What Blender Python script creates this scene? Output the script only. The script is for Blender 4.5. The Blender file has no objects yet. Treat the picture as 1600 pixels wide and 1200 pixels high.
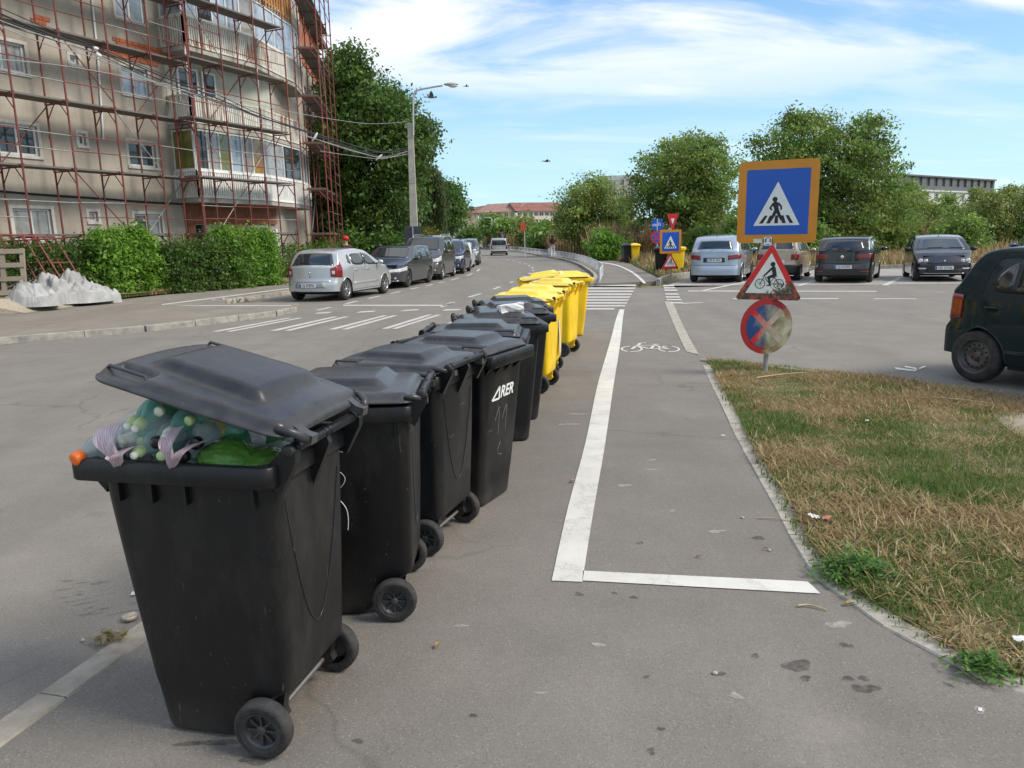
import bpy, bmesh, math, random
import numpy as np
from mathutils import Vector, Matrix, noise
random.seed(7); np.random.seed(7)
C = bpy.context.scene.collection
SC = bpy.context.scene
R = math.radians
PI = math.pi
# ---------------------------------------------------------------- camera
FPX = 1180.0; CAMH = 1.7; ROLL = 0.0218; PITCH = math.atan((600-371)/FPX)
cd = bpy.data.cameras.new('camera'); cam = bpy.data.objects.new('camera', cd); C.objects.link(cam)
cd.sensor_width = 36; cd.lens = 36*FPX/1600; cd.clip_start = .05; cd.clip_end = 3000
E1 = Vector((1,0,0)); FW = Vector((0, math.cos(PITCH), -math.sin(PITCH))); E2 = Vector((0, math.sin(PITCH), math.cos(PITCH)))
cr, sr = math.cos(ROLL), math.sin(ROLL)
RT = E1*cr - E2*sr; UP = E1*sr + E2*cr
m3 = Matrix((RT, UP, -FW)).transposed()
cam.matrix_world = Matrix.Translation((0,0,CAMH)) @ m3.to_4x4()
SC.camera = cam
# ---------------------------------------------------------------- light
SUN_EL, SUN_AZ = R(45), R(104)      # direction TO the sun: azimuth measured from +Y towards +X
w = bpy.data.worlds.new('World'); SC.world = w; w.use_nodes = True
wn, wl = w.node_tree.nodes, w.node_tree.links
wn.clear()
def wnode(t, **k):
    n = wn.new(t)
    for a, b in k.items(): setattr(n, a, b)
    return n
w_out = wnode('ShaderNodeOutputWorld'); w_bg = wnode('ShaderNodeBackground')
w_sky = wnode('ShaderNodeTexSky', sky_type='NISHITA', sun_disc=False, sun_elevation=SUN_EL, sun_rotation=SUN_AZ, air_density=1.0, dust_density=.6, ozone_density=1.6)
SKY_STRENGTH = .125
w_bg.inputs['Strength'].default_value = SKY_STRENGTH
w_tc = wnode('ShaderNodeTexCoord'); w_sep = wnode('ShaderNodeSeparateXYZ')
wl.new(w_tc.outputs['Generated'], w_sep.inputs[0])
def wmath(op, a, b=None, c=None, clamp=False):
    n = wnode('ShaderNodeMath', operation=op, use_clamp=clamp)
    for i, v in enumerate((a, b, c)):
        if v is None: continue
        if isinstance(v, (int, float)): n.inputs[i].default_value = v
        else: wl.new(v, n.inputs[i])
    return n.outputs[0]
zc = wmath('MAXIMUM', w_sep.outputs[2], .015)
den = wmath('ADD', zc, .22)
cx = wmath('DIVIDE', w_sep.outputs[0], den); cy = wmath('DIVIDE', w_sep.outputs[1], den)
w_cmb = wnode('ShaderNodeCombineXYZ'); wl.new(cx, w_cmb.inputs[0]); wl.new(cy, w_cmb.inputs[1])
CL_OFF = (2.2, 7.9, 0)
def wcloud(rot, scale, loc, detail, rough, dist, lo, hi):
    mp = wnode('ShaderNodeMapping'); mp.inputs['Rotation'].default_value = (0,0,rot); mp.inputs['Scale'].default_value = scale; mp.inputs['Location'].default_value = loc
    wl.new(w_cmb.outputs[0], mp.inputs[0])
    nz = wnode('ShaderNodeTexNoise'); nz.inputs['Scale'].default_value = 1; nz.inputs['Detail'].default_value = detail; nz.inputs['Roughness'].default_value = rough; nz.inputs['Distortion'].default_value = dist
    wl.new(mp.outputs[0], nz.inputs['Vector'])
    mr = wnode('ShaderNodeMapRange', interpolation_type='SMOOTHSTEP'); mr.inputs[1].default_value = lo; mr.inputs[2].default_value = hi
    wl.new(nz.outputs[0], mr.inputs[0]); return mr.outputs[0]
c1 = wcloud(R(-28), (.85, 2.3, 1), CL_OFF, 9, .57, .45, .37, .56)
c2 = wcloud(R(-35), (.8, 2.4, 1), (1.7, 4.2, 0), 8, .60, .9, .50, .78)
hi_ = wnode('ShaderNodeMapRange', interpolation_type='SMOOTHSTEP'); hi_.inputs[1].default_value = .11; hi_.inputs[2].default_value = .25
wl.new(w_sep.outputs[2], hi_.inputs[0])
mid = wmath('MULTIPLY_ADD', hi_.outputs[0], .92, .08)
cl = wmath('ADD', wmath('MULTIPLY', c1, mid), wmath('MULTIPLY', c2, .42), clamp=True)
cl = wmath('MULTIPLY', cl, .93)
w_mix = wnode('ShaderNodeMixRGB'); wl.new(cl, w_mix.inputs[0])
gr = wnode('ShaderNodeMapRange', interpolation_type='SMOOTHSTEP'); gr.inputs[1].default_value = -.02; gr.inputs[2].default_value = .42; wl.new(w_sep.outputs[2], gr.inputs[0])
w_gr = wnode('ShaderNodeMixRGB'); w_gr.inputs[1].default_value = (3.7,6.1,7.0,1); w_gr.inputs[2].default_value = (1.2,2.75,5.9,1); wl.new(gr.outputs[0], w_gr.inputs[0])
w_hue = wnode('ShaderNodeMixRGB'); w_hue.inputs[0].default_value = .8; wl.new(w_sky.outputs[0], w_hue.inputs[1]); wl.new(w_gr.outputs[0], w_hue.inputs[2]); wl.new(w_hue.outputs[0], w_mix.inputs[1])
w_mix.inputs[2].default_value = (6.9, 7.0, 7.1, 1)
wl.new(w_mix.outputs[0], w_bg.inputs[0]); wl.new(w_bg.outputs[0], w_out.inputs[0])
sd = bpy.data.lights.new('sun', 'SUN'); sun = bpy.data.objects.new('sun', sd); C.objects.link(sun)
sd.energy = 2.8; sd.angle = R(22); sd.color = (1, .93, .83)
sdir = Vector((math.sin(SUN_AZ)*math.cos(SUN_EL), math.cos(SUN_AZ)*math.cos(SUN_EL), math.sin(SUN_EL)))
sun.rotation_euler = sdir.to_track_quat('Z', 'Y').to_euler()
SC.view_settings.view_transform = 'Standard'; SC.view_settings.look = 'None'; SC.view_settings.gamma = 1
SC.view_settings.use_curve_mapping = False; SC.view_settings.exposure = 0.38
SC.render.engine = 'CYCLES'
SC.cycles.max_bounces = 6; SC.cycles.transparent_max_bounces = 12; SC.cycles.use_denoising = True
# ---------------------------------------------------------------- place from the photograph
def ray(px, py):
    u = (px-800)/FPX; v = -(py-600)/FPX
    return (FW + RT*u + UP*v)
def G(px, py, z=0.0):
    d = ray(px, py); t = (z-CAMH)/d.z
    return Vector((d.x*t, d.y*t, z))
def V(px, py, Y):
    d = ray(px, py); t = Y/d.y
    return Vector((d.x*t, Y, CAMH + d.z*t))
# ---------------------------------------------------------------- materials
MATS = {}
def M(name, col, rough=.6, metal=0., var=.12, scale=6., bump=0., bscale=60., spec=.5, coat=0., tint=None, rand=0., trans=0., detail=4):
    """procedural plain material: colour broken up by noise, optional fine bump"""
    if name in MATS: return MATS[name]
    m = bpy.data.materials.new(name); m.use_nodes = True; MATS[name] = m
    n, l = m.node_tree.nodes, m.node_tree.links
    b = n['Principled BSDF']
    b.inputs['Roughness'].default_value = rough; b.inputs['Metallic'].default_value = metal
    b.inputs['Specular IOR Level'].default_value = spec; b.inputs['Coat Weight'].default_value = coat; b.inputs['Coat Roughness'].default_value = .06
    if trans: b.inputs['Transmission Weight'].default_value = trans
    tc = n.new('ShaderNodeTexCoord')
    nz = n.new('ShaderNodeTexNoise'); nz.inputs['Scale'].default_value = scale; nz.inputs['Detail'].default_value = detail; nz.inputs['Roughness'].default_value = .6
    l.new(tc.outputs['Object'], nz.inputs['Vector'])
    mx = n.new('ShaderNodeMixRGB'); c = Vector(col)
    t2 = Vector(tint) if tint else c*(1+var*1.4)
    mx.inputs[1].default_value = (*(c*(1-var)), 1); mx.inputs[2].default_value = (*t2, 1)
    mr = n.new('ShaderNodeMapRange'); mr.inputs[1].default_value = .32; mr.inputs[2].default_value = .68
    l.new(nz.outputs[0], mr.inputs[0]); l.new(mr.outputs[0], mx.inputs[0])
    out = mx.outputs[0]
    if rand:
        oi = n.new('ShaderNodeObjectInfo'); hs = n.new('ShaderNodeHueSaturation')
        m2 = n.new('ShaderNodeMapRange'); m2.inputs[3].default_value = 1-rand; m2.inputs[4].default_value = 1+rand
        l.new(oi.outputs['Random'], m2.inputs[0]); l.new(m2.outputs[0], hs.inputs['Value']); l.new(out, hs.inputs['Color']); out = hs.outputs[0]
    l.new(out, b.inputs['Base Color'])
    if bump:
        n2 = n.new('ShaderNodeTexNoise'); n2.inputs['Scale'].default_value = bscale; n2.inputs['Detail'].default_value = 3
        l.new(tc.outputs['Object'], n2.inputs['Vector'])
        bp = n.new('ShaderNodeBump'); bp.inputs['Strength'].default_value = bump; bp.inputs['Distance'].default_value = .01
        l.new(n2.outputs[0], bp.inputs['Height']); l.new(bp.outputs[0], b.inputs['Normal'])
    return m
# ---------------------------------------------------------------- mesh helpers
class MB:
    def __init__(s): s.v = []; s.f = []; s.mi = []; s.cur = 0; s.sm = []; s.smooth = False
    def add(s, vs, fs, smooth=None):
        o = len(s.v); s.v += [tuple(p) for p in vs]
        for f in fs: s.f.append(tuple(i+o for i in f)); s.mi.append(s.cur); s.sm.append(s.smooth if smooth is None else smooth)
        return s
    def box(s, c, d, rot=None, bevel=0):
        hx, hy, hz = d[0]/2, d[1]/2, d[2]/2
        if bevel > 0:
            e = bevel; vs = []; 
            bm = bmesh.new(); bmesh.ops.create_cube(bm, size=1)
            for v in bm.verts: v.co = Vector((v.co.x*d[0], v.co.y*d[1], v.co.z*d[2]))
            bmesh.ops.bevel(bm, geom=bm.edges[:], offset=e, segments=2, affect='EDGES', profile=.6)
            bm.verts.index_update()
            vs = [v.co.copy() for v in bm.verts]; fs = [tuple(v.index for v in f.verts) for f in bm.faces]; bm.free()
        else:
            vs = [Vector((x,y,z)) for x in (-hx,hx) for y in (-hy,hy) for z in (-hz,hz)]
            fs = [(0,1,3,2),(4,6,7,5),(0,4,5,1),(2,3,7,6),(0,2,6,4),(1,5,7,3)]
        if rot is not None: vs = [rot @ v for v in vs]
        c = Vector(c); return s.add([v+c for v in vs], fs)
    def bar(s, a, b, w, h=None, up=(0,0,1)):
        a, b = Vector(a), Vector(b); h = h or w; d = (b-a); L = d.length
        if L < 1e-6: return s
        x = d/L; u = Vector(up)
        if abs(x.dot(u)) > .98: u = Vector((1,0,0))
        y = u.cross(x).normalized(); z = x.cross(y)
        return s.box((a+b)/2, (L, w, h), Matrix((x,y,z)).transposed())
    def tube(s, pts, r, seg=8, cap=True, smooth=True):
        pts = [Vector(p) for p in pts]; n = len(pts); rs = r if isinstance(r, (list, tuple)) else [r]*n
        vs = []; fs = []; prev = None
        for i, p in enumerate(pts):
            t = (pts[min(i+1,n-1)] - pts[max(i-1,0)]).normalized()
            if prev is None:
                u = Vector((0,0,1)) if abs(t.z) < .9 else Vector((1,0,0)); a = t.cross(u).normalized()
            else: a = (prev - t*prev.dot(t)).normalized()
            prev = a; b = t.cross(a)
            for k in range(seg):
                an = 2*PI*k/seg; vs.append(p + (a*math.cos(an) + b*math.sin(an))*rs[i])
        for i in range(n-1):
            for k in range(seg):
                k2 = (k+1) % seg; fs.append((i*seg+k, i*seg+k2, (i+1)*seg+k2, (i+1)*seg+k))
        s.add(vs, fs, smooth)
        if cap: s.add([vs[k] for k in range(seg)][::-1], [tuple(range(seg))], False); s.add(vs[-seg:], [tuple(range(seg))], False)
        return s
    def lathe(s, prof, seg=24, c=(0,0,0), axis='Z', smooth=True):
        """prof: list of (radius, height)"""
        vs = []; fs = []; c = Vector(c)
        for r, h in prof:
            for k in range(seg):
                a = 2*PI*k/seg; x, y = r*math.cos(a), r*math.sin(a)
                p = Vector((x,y,h)) if axis == 'Z' else (Vector((x,h,y)) if axis == 'Y' else Vector((h,x,y)))
                vs.append(p + c)
        for i in range(len(prof)-1):
            for k in range(seg):
                k2 = (k+1) % seg; q = (i*seg+k, i*seg+k2, (i+1)*seg+k2, (i+1)*seg+k)
                fs.append(q if axis != 'Y' else q[::-1])
        return s.add(vs, fs, smooth)
    def prism(s, poly, z0, z1, tf=None):
        """poly: list of (x, y) counter-clockwise, extruded z0..z1; tf maps Vector -> Vector"""
        n = len(poly); vs = [Vector((p[0],p[1],z0)) for p in poly] + [Vector((p[0],p[1],z1)) for p in poly]
        if tf: vs = [tf(v) for v in vs]
        fs = [tuple(range(n))[::-1], tuple(range(n,2*n))] + [(i,(i+1)%n,(i+1)%n+n,i+n) for i in range(n)]
        return s.add(vs, fs, False)
    def rings(s, rings, close=True, cap0=False, cap1=False, smooth=True):
        n = len(rings[0]); vs = [p for r in rings for p in r]; fs = []
        for i in range(len(rings)-1):
            for k in range(n if close else n-1):
                k2 = (k+1) % n; fs.append((i*n+k, i*n+k2, (i+1)*n+k2, (i+1)*n+k))
        s.add(vs, fs, smooth)
        if cap0: s.add(rings[0][::-1], [tuple(range(n))], False)
        if cap1: s.add(rings[-1], [tuple(range(n))], False)
        return s
    def ellip(s, c, r, seg=12, rg=8, rot=None):
        vs = []; fs = []; c = Vector(c)
        for i in range(rg+1):
            th = PI*i/rg
            for k in range(seg):
                a = 2*PI*k/seg; p = Vector((r[0]*math.sin(th)*math.cos(a), r[1]*math.sin(th)*math.sin(a), r[2]*math.cos(th)))
                if rot is not None: p = rot @ p
                vs.append(c+p)
        for i in range(rg):
            for k in range(seg):
                k2 = (k+1)%seg; fs.append((i*seg+k, (i+1)*seg+k, (i+1)*seg+k2, i*seg+k2))
        return s.add(vs, fs, True)
    def build(s, name, mats, parent=None, fix=False):
        me = bpy.data.meshes.new(name); me.from_pydata(s.v, [], s.f)
        for m in (mats if isinstance(mats, (list, tuple)) else [mats]): me.materials.append(m)
        me.polygons.foreach_set('material_index', s.mi); me.polygons.foreach_set('use_smooth', s.sm)
        if fix:
            bm = bmesh.new(); bm.from_mesh(me); bmesh.ops.remove_doubles(bm, verts=bm.verts, dist=1e-5); bmesh.ops.recalc_face_normals(bm, faces=bm.faces); bm.to_mesh(me); bm.free()
        me.update()
        return link(name, me, parent)
def link(name, me, parent=None):
    o = bpy.data.objects.new(name, me); C.objects.link(o)
    if parent is not None: o.parent = parent
    return o
def tag(o, label=None, cat=None, group=None, kind=None):
    for k, v in (('label',label),('category',cat),('group',group),('kind',kind)):
        if v: o[k] = v
    return o
def thing(name, label, cat, loc=(0,0,0), rz=0, group=None):
    o = bpy.data.objects.new(name, None); C.objects.link(o); o.location = loc; o.rotation_euler = (0,0,rz); o.empty_display_size = .1
    return tag(o, label, cat, group)
def copy_tree(o, parent=None):
    c = o.copy(); C.objects.link(c)
    if parent is not None: c.parent = parent
    for ch in list(o.children): copy_tree(ch, c)
    return c
def rrect(w, h, r, n=5, cx=0, cy=0):
    """rounded rectangle, counter-clockwise"""
    pts = []
    for sx, sy, a0 in ((1,1,0),(-1,1,PI/2),(-1,-1,PI),(1,-1,1.5*PI)):
        for k in range(n+1):
            a = a0 + PI/2*k/n; pts.append((cx+sx*(w/2-r)+r*math.cos(a), cy+sy*(h/2-r)+r*math.sin(a)))
    return pts
def smooth_path(pts, n=6):
    P = [Vector(p) for p in pts]; out = []
    for i in range(len(P)-1):
        p0 = P[max(i-1,0)]; p1 = P[i]; p2 = P[i+1]; p3 = P[min(i+2,len(P)-1)]
        for k in range(n):
            t = k/n; out.append(.5*((2*p1)+(-p0+p2)*t+(2*p0-5*p1+4*p2-p3)*t*t+(-p0+3*p1-3*p2+p3)*t**3))
    out.append(P[-1]); return out
def offset_path(pts, d):
    out = []; n = len(pts)
    for i, p in enumerate(pts):
        t = (pts[min(i+1,n-1)] - pts[max(i-1,0)]); t.z = 0; t.normalize(); out.append(p + Vector((-t.y, t.x, 0))*d)
    return out
def strip(mb, left, right):
    n = len(left); mb.add(list(left)+list(right), [(i, n+i, n+i+1, i+1) for i in range(n-1)], False); return mb
def text_mesh(txt, size=1.0, align='CENTER', depth=0.0, shear=0.0, bold=0.0):
    cu = bpy.data.curves.new('lettering', 'FONT'); cu.body = txt; cu.size = size; cu.align_x = align; cu.align_y = 'CENTER'; cu.extrude = depth; cu.shear = shear; cu.offset = bold
    o = bpy.data.objects.new('lettering', cu); C.objects.link(o)
    dg = bpy.context.evaluated_depsgraph_get(); dg.update()
    me = bpy.data.meshes.new_from_object(o.evaluated_get(dg)); bpy.data.objects.remove(o); bpy.data.curves.remove(cu)
    return me
# ================================================================ GROUND MATERIALS
def asphalt(name, base, warm, seed, crack=.5):
    m = bpy.data.materials.new(name); m.use_nodes = True
    n, l = m.node_tree.nodes, m.node_tree.links; b = n['Principled BSDF']
    b.inputs['Specular IOR Level'].default_value = .35
    geo = n.new('ShaderNodeNewGeometry')
    def nz(scale, det, ro=.6, off=0):
        mp = n.new('ShaderNodeMapping'); mp.inputs['Location'].default_value = (seed+off, seed*2.3, 0); l.new(geo.outputs['Position'], mp.inputs[0])
        t = n.new('ShaderNodeTexNoise'); t.inputs['Scale'].default_value = scale; t.inputs['Detail'].default_value = det; t.inputs['Roughness'].default_value = ro
        l.new(mp.outputs[0], t.inputs['Vector']); return t.outputs[0]
    def rng(v, a, c, lo=0., hi=1.):
        r = n.new('ShaderNodeMapRange'); r.inputs[1].default_value = a; r.inputs[2].default_value = c; r.inputs[3].default_value = lo; r.inputs[4].default_value = hi; l.new(v, r.inputs[0]); return r.outputs[0]
    def mix(f, a, c, mode='MIX'):
        x = n.new('ShaderNodeMixRGB'); x.blend_type = mode
        for i, v in ((0,f),(1,a),(2,c)):
            if isinstance(v, (int,float)): x.inputs[i].default_value = v
            elif isinstance(v, tuple): x.inputs[i].default_value = (*v,1)
            else: l.new(v, x.inputs[i])
        return x.outputs[0]
    c = mix(rng(nz(.35, 5), .35, .65), base, warm)
    c = mix(rng(nz(1.6, 6, .65, 9), .35, .7, .0, .6), c, tuple(v*.74 for v in base))
    mpw = n.new('ShaderNodeMapping'); mpw.inputs['Rotation'].default_value = (0,0,R(-9)); mpw.inputs['Scale'].default_value = (1.1,.10,1); l.new(geo.outputs['Position'], mpw.inputs[0]); tw = n.new('ShaderNodeTexNoise'); tw.inputs['Scale'].default_value = 1; tw.inputs['Detail'].default_value = 5; l.new(mpw.outputs[0], tw.inputs['Vector']); c = mix(rng(tw.outputs[0], .48, .66, 0, .42), c, tuple(v*.70 for v in base))
    c = mix(rng(nz(42, 3, .7, 3), .3, .7, .75, 1.27), (0,0,0), c, 'MIX') if False else mix(1., c, mix(rng(nz(90, 4, .8, 3), .32, .68), (.88,.88,.88), (1.12,1.12,1.12)), 'MULTIPLY')
    vo = n.new('ShaderNodeTexVoronoi'); vo.inputs['Scale'].default_value = 210; l.new(geo.outputs['Position'], vo.inputs['Vector'])
    sp = n.new('ShaderNodeSeparateColor'); l.new(vo.outputs['Color'], sp.inputs[0])
    c = mix(rng(sp.outputs[0], .91, .98, 0, .38), c, (.40,.37,.33))
    c = mix(rng(sp.outputs[1], .90, .98, 0, .45), c, (.06,.058,.055))
    # dried spill spots
    v2 = n.new('ShaderNodeTexVoronoi'); v2.inputs['Scale'].default_value = 1.15; v2.inputs['Randomness'].default_value = 1
    wob = n.new('ShaderNodeMixRGB'); wob.blend_type = 'ADD'; wob.inputs[0].default_value = .16
    nn = n.new('ShaderNodeTexNoise'); nn.inputs['Scale'].default_value = 7; l.new(geo.outputs['Position'], nn.inputs['Vector'])
    l.new(geo.outputs['Position'], wob.inputs[1]); l.new(nn.outputs['Color'], wob.inputs[2]); l.new(wob.outputs[0], v2.inputs['Vector'])
    s2 = n.new('ShaderNodeSeparateColor'); l.new(v2.outputs['Color'], s2.inputs[0])
    spot = n.new('ShaderNodeMath'); spot.operation = 'MULTIPLY'
    l.new(rng(v2.outputs['Distance'], .03, .11, 1, 0), spot.inputs[0]); l.new(rng(s2.outputs[0], .55, .75, 0, .34), spot.inputs[1])
    c = mix(spot.outputs[0], c, tuple(v*.38 for v in base))
    # pale dust
    c = mix(rng(nz(.9, 8, .75, 21), .60, .82, 0, .42), c, (.34,.30,.25))
    # hairline cracks
    v3 = n.new('ShaderNodeTexVoronoi'); v3.feature = 'DISTANCE_TO_EDGE'; v3.inputs['Scale'].default_value = .42
    w2 = n.new('ShaderNodeMixRGB'); w2.blend_type = 'ADD'; w2.inputs[0].default_value = .5
    n3 = n.new('ShaderNodeTexNoise'); n3.inputs['Scale'].default_value = 2.2; n3.inputs['Detail'].default_value = 8; l.new(geo.outputs['Position'], n3.inputs['Vector'])
    l.new(geo.outputs['Position'], w2.inputs[1]); l.new(n3.outputs['Color'], w2.inputs[2]); l.new(w2.outputs[0], v3.inputs['Vector'])
    ck = n.new('ShaderNodeMath'); ck.operation = 'MULTIPLY'
    l.new(rng(v3.outputs['Distance'], .002, .009, 1, 0), ck.inputs[0]); l.new(rng(nz(.5, 2, .5, 30), .50, .60, 0, crack), ck.inputs[1])
    c = mix(ck.outputs[0], c, (.035,.033,.03))
    l.new(c, b.inputs['Base Color'])
    l.new(rng(nz(4, 3), .3, .7, .78, .92), b.inputs['Roughness'])
    bp = n.new('ShaderNodeBump'); bp.inputs['Strength'].default_value = .5; bp.inputs['Distance'].default_value = .006
    ad = n.new('ShaderNodeMath'); ad.operation = 'MULTIPLY_ADD'; l.new(nz(240, 3, .7), ad.inputs[0]); ad.inputs[1].default_value = 1; l.new(nz(14, 4), ad.inputs[2])
    l.new(ad.outputs[0], bp.inputs['Height']); l.new(bp.outputs[0], b.inputs['Normal'])
    return m
A_ROAD = asphalt('road_asphalt', (.205,.187,.160), (.24,.216,.180), 3.1, .3)
A_PATH = asphalt('path_asphalt', (.194,.175,.150), (.226,.203,.173), 11.7, .22)
A_LEFT = asphalt('pavement_asphalt', (.235,.208,.172), (.28,.246,.20), 23.3, .25)
A_BAY = asphalt('bay_concrete', (.33,.31,.27), (.40,.37,.33), 37.9, .6)
M_KERB = M('kerb_concrete', (.345,.312,.252), .85, var=.2, scale=9, bump=.5, bscale=70, tint=(.44,.405,.335))
M_KERB2 = M('dirty_kerb_concrete', (.27,.255,.22), .85, var=.25, scale=6, bump=.5, bscale=70, tint=(.40,.37,.32))
def paint_mat(name, col, wear):
    m = M(name, col, .7, var=.08, scale=3, bump=.35, bscale=140); n, l = m.node_tree.nodes, m.node_tree.links
    b = n['Principled BSDF']; src = b.inputs['Base Color'].links[0].from_socket
    geo = n.new('ShaderNodeNewGeometry')
    t = n.new('ShaderNodeTexNoise'); t.inputs['Scale'].default_value = 9; t.inputs['Detail'].default_value = 10; t.inputs['Roughness'].default_value = .78; l.new(geo.outputs['Position'], t.inputs['Vector'])
    r = n.new('ShaderNodeMapRange'); r.inputs[1].default_value = wear; r.inputs[2].default_value = wear+.05; l.new(t.outputs[0], r.inputs[0])
    x = n.new('ShaderNodeMixRGB'); l.new(r.outputs[0], x.inputs[0]); l.new(src, x.inputs[1]); x.inputs[2].default_value = (.21,.195,.18,1)
    # a few thin cracks through the paint
    v3 = n.new('ShaderNodeTexVoronoi'); v3.feature = 'DISTANCE_TO_EDGE'; v3.inputs['Scale'].default_value = 2.3
    w2 = n.new('ShaderNodeMixRGB'); w2.blend_type = 'ADD'; w2.inputs[0].default_value = .35
    l.new(geo.outputs['Position'], w2.inputs[1]); l.new(t.outputs['Color'], w2.inputs[2]); l.new(w2.outputs[0], v3.inputs['Vector'])
    r3 = n.new('ShaderNodeMapRange'); r3.inputs[1].default_value = .003; r3.inputs[2].default_value = .012; r3.inputs[3].default_value = .55; r3.inputs[4].default_value = 0; l.new(v3.outputs['Distance'], r3.inputs[0])
    x2 = n.new('ShaderNodeMixRGB'); l.new(r3.outputs[0], x2.inputs[0]); l.new(x.outputs[0], x2.inputs[1]); x2.inputs[2].default_value = (.20,.18,.16,1)
    l.new(x2.outputs[0], b.inputs['Base Color']); return m
P_FRESH = paint_mat('fresh_white_paint', (.60,.58,.52), .64)
P_WORN = paint_mat('worn_white_paint', (.52,.50,.455), .60)
def earth(name, c1, c2, c3, sc=.5):
    m = M(name, c1, .95, var=.2, scale=sc, tint=c2, bump=.9, bscale=24, detail=9); n, l = m.node_tree.nodes, m.node_tree.links
    b = n['Principled BSDF']; src = b.inputs['Base Color'].links[0].from_socket
    geo = n.new('ShaderNodeNewGeometry'); t = n.new('ShaderNodeTexNoise'); t.inputs['Scale'].default_value = 30; t.inputs['Detail'].default_value = 6; l.new(geo.outputs['Position'], t.inputs['Vector'])
    r = n.new('ShaderNodeMapRange'); r.inputs[1].default_value = .42; r.inputs[2].default_value = .62; l.new(t.outputs[0], r.inputs[0])
    x = n.new('ShaderNodeMixRGB'); l.new(r.outputs[0], x.inputs[0]); l.new(src, x.inputs[1]); x.inputs[2].default_value = (*c3,1); l.new(x.outputs[0], b.inputs['Base Color']); return m
E_FIELD = earth('dry_field', (.24,.19,.10), (.33,.27,.15), (.15,.14,.06), .3)
E_VERGE = earth('verge_soil', (.21,.155,.08), (.30,.225,.12), (.13,.115,.05), 1.3)
E_DIRT = earth('pale_dirt', (.36,.30,.22), (.46,.40,.31), (.28,.24,.18), 1.0)
# ================================================================ SHEETS
def sheet(name, pts, z, mat, th=0.0):
    mb = MB(); pts = [Vector((p[0],p[1],z)) for p in pts]
    a = sum(pts[i].x*pts[(i+1)%len(pts)].y - pts[(i+1)%len(pts)].x*pts[i].y for i in range(len(pts)))
    if a < 0: pts = pts[::-1]
    n = len(pts); mb.add(pts, [tuple(range(n))], False)
    if th:
        low = [p - Vector((0,0,th)) for p in pts]
        mb.add(pts+low, [(i, i+n, (i+1)%n+n, (i+1)%n) for i in range(n)], False)
    o = mb.build(name, mat); o['kind'] = 'structure'; return o
sheet('ground', [(-900,-60),(900,-60),(900,1500),(-900,1500)], -.06, E_FIELD)
RK = smooth_path([(1.9,24.6,0),(3.1,28.6,0),(3.73,36.4,0),(3.97,50.4,0),(2.93,66,0),(.35,94,0),(-5,122,0),(-16,150,0)], 8)   # street, right kerb
LK = smooth_path([(-8.15,21.3,0),(-7.26,25.2,0),(-6.35,28,0),(-5.2,33,0),(-4.5,38,0),(-4.2,45,0),(-4.6,60,0),(-6.6,82,0),(-13,112,0),(-26,140,0)], 8)  # street, left kerb
sheet('road', [(-60,-8),(60,-8),(60,24.6)] + [(p.x,p.y) for p in RK] + [(-20,152),(-40,152),(-60,120)], 0, A_ROAD)
# left pavement, a real step above the road
LZ = .12
front = [G(*p, LZ) for p in ((-330,553),(-150,542),(0,526.5),(120,517),(230,508),(330,497),(400,489),(436,484.5),(456,479.5))]
tipc = [G(468,477,LZ), G(466,473.5,LZ), G(440,473.5,LZ), G(350,474.5,LZ)]
sheet('pavement', [(p.x,p.y) for p in front] + [(p.x,p.y) for p in tipc] + [(p.x,p.y) for p in LK[1:]] + [(-60,140),(-60,8)], LZ, A_LEFT, .2)
# the near footpath with the cycle lane
KL = smooth_path([(-2.55,-.4,0),(-2.16,1.0,0),(-1.80,2.33,0),(-1.62,3.1,0),(-1.30,4.3,0),(-.92,6.2,0),(-.45,8.6,0),(.05,11.2,0),(.55,13.8,0),(1.0,16.4,0)], 6)
KRpx = ((1600,1088),(1480,1042),(1390,988),(1300,930),(1252,878),(1212,800),(1152,690),(1112,604),(1098,572))
KR = smooth_path([(3.6,.1,0),(3.1,1.35,0)] + [G(*p) for p in KRpx], 6)
farR = [G(1086,553), G(1068,520), G(1043,474)]
path_poly = [(p.x,p.y) for p in KL] + [(G(912,487).x, G(912,487).y), (G(972,480).x, G(972,480).y), (farR[2].x,farR[2].y), (farR[1].x,farR[1].y), (farR[0].x,farR[0].y)] + [(p.x,p.y) for p in KR[::-1]] + [(3.6,-8),(-2.7,-8)]
sheet('footpath', path_poly, .004, A_PATH)
# far footpath beyond the side road, one step up
FZ = .09
fr = smooth_path([G(*p, FZ) for p in ((1036,439),(1012,426),(986,414),(958,407.5),(925,404.5),(880,402.5))] + [Vector((4.9,70,FZ)), Vector((2.4,96,FZ)), Vector((-3.2,124,FZ)), Vector((-14,152,FZ))], 6)
fl = [Vector((p.x+.02,p.y,FZ)) for p in RK if p.y > 26.6]
fl[0] = G(921,443,FZ); FLINE = fl
sheet('far_footpath', [(p.x,p.y) for p in fl] + [(p.x,p.y) for p in fr[::-1]], FZ, A_PATH, .2)
# parking bays
bay = [G(1040,446.5), G(1240,446.5), G(1480,444), G(1700,442), Vector((34,33,0)), Vector((8.2,33.8,0)), G(1080,434)]
sheet('parking_bay', [(p.x,p.y) for p in bay], .006, A_BAY)
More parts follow.
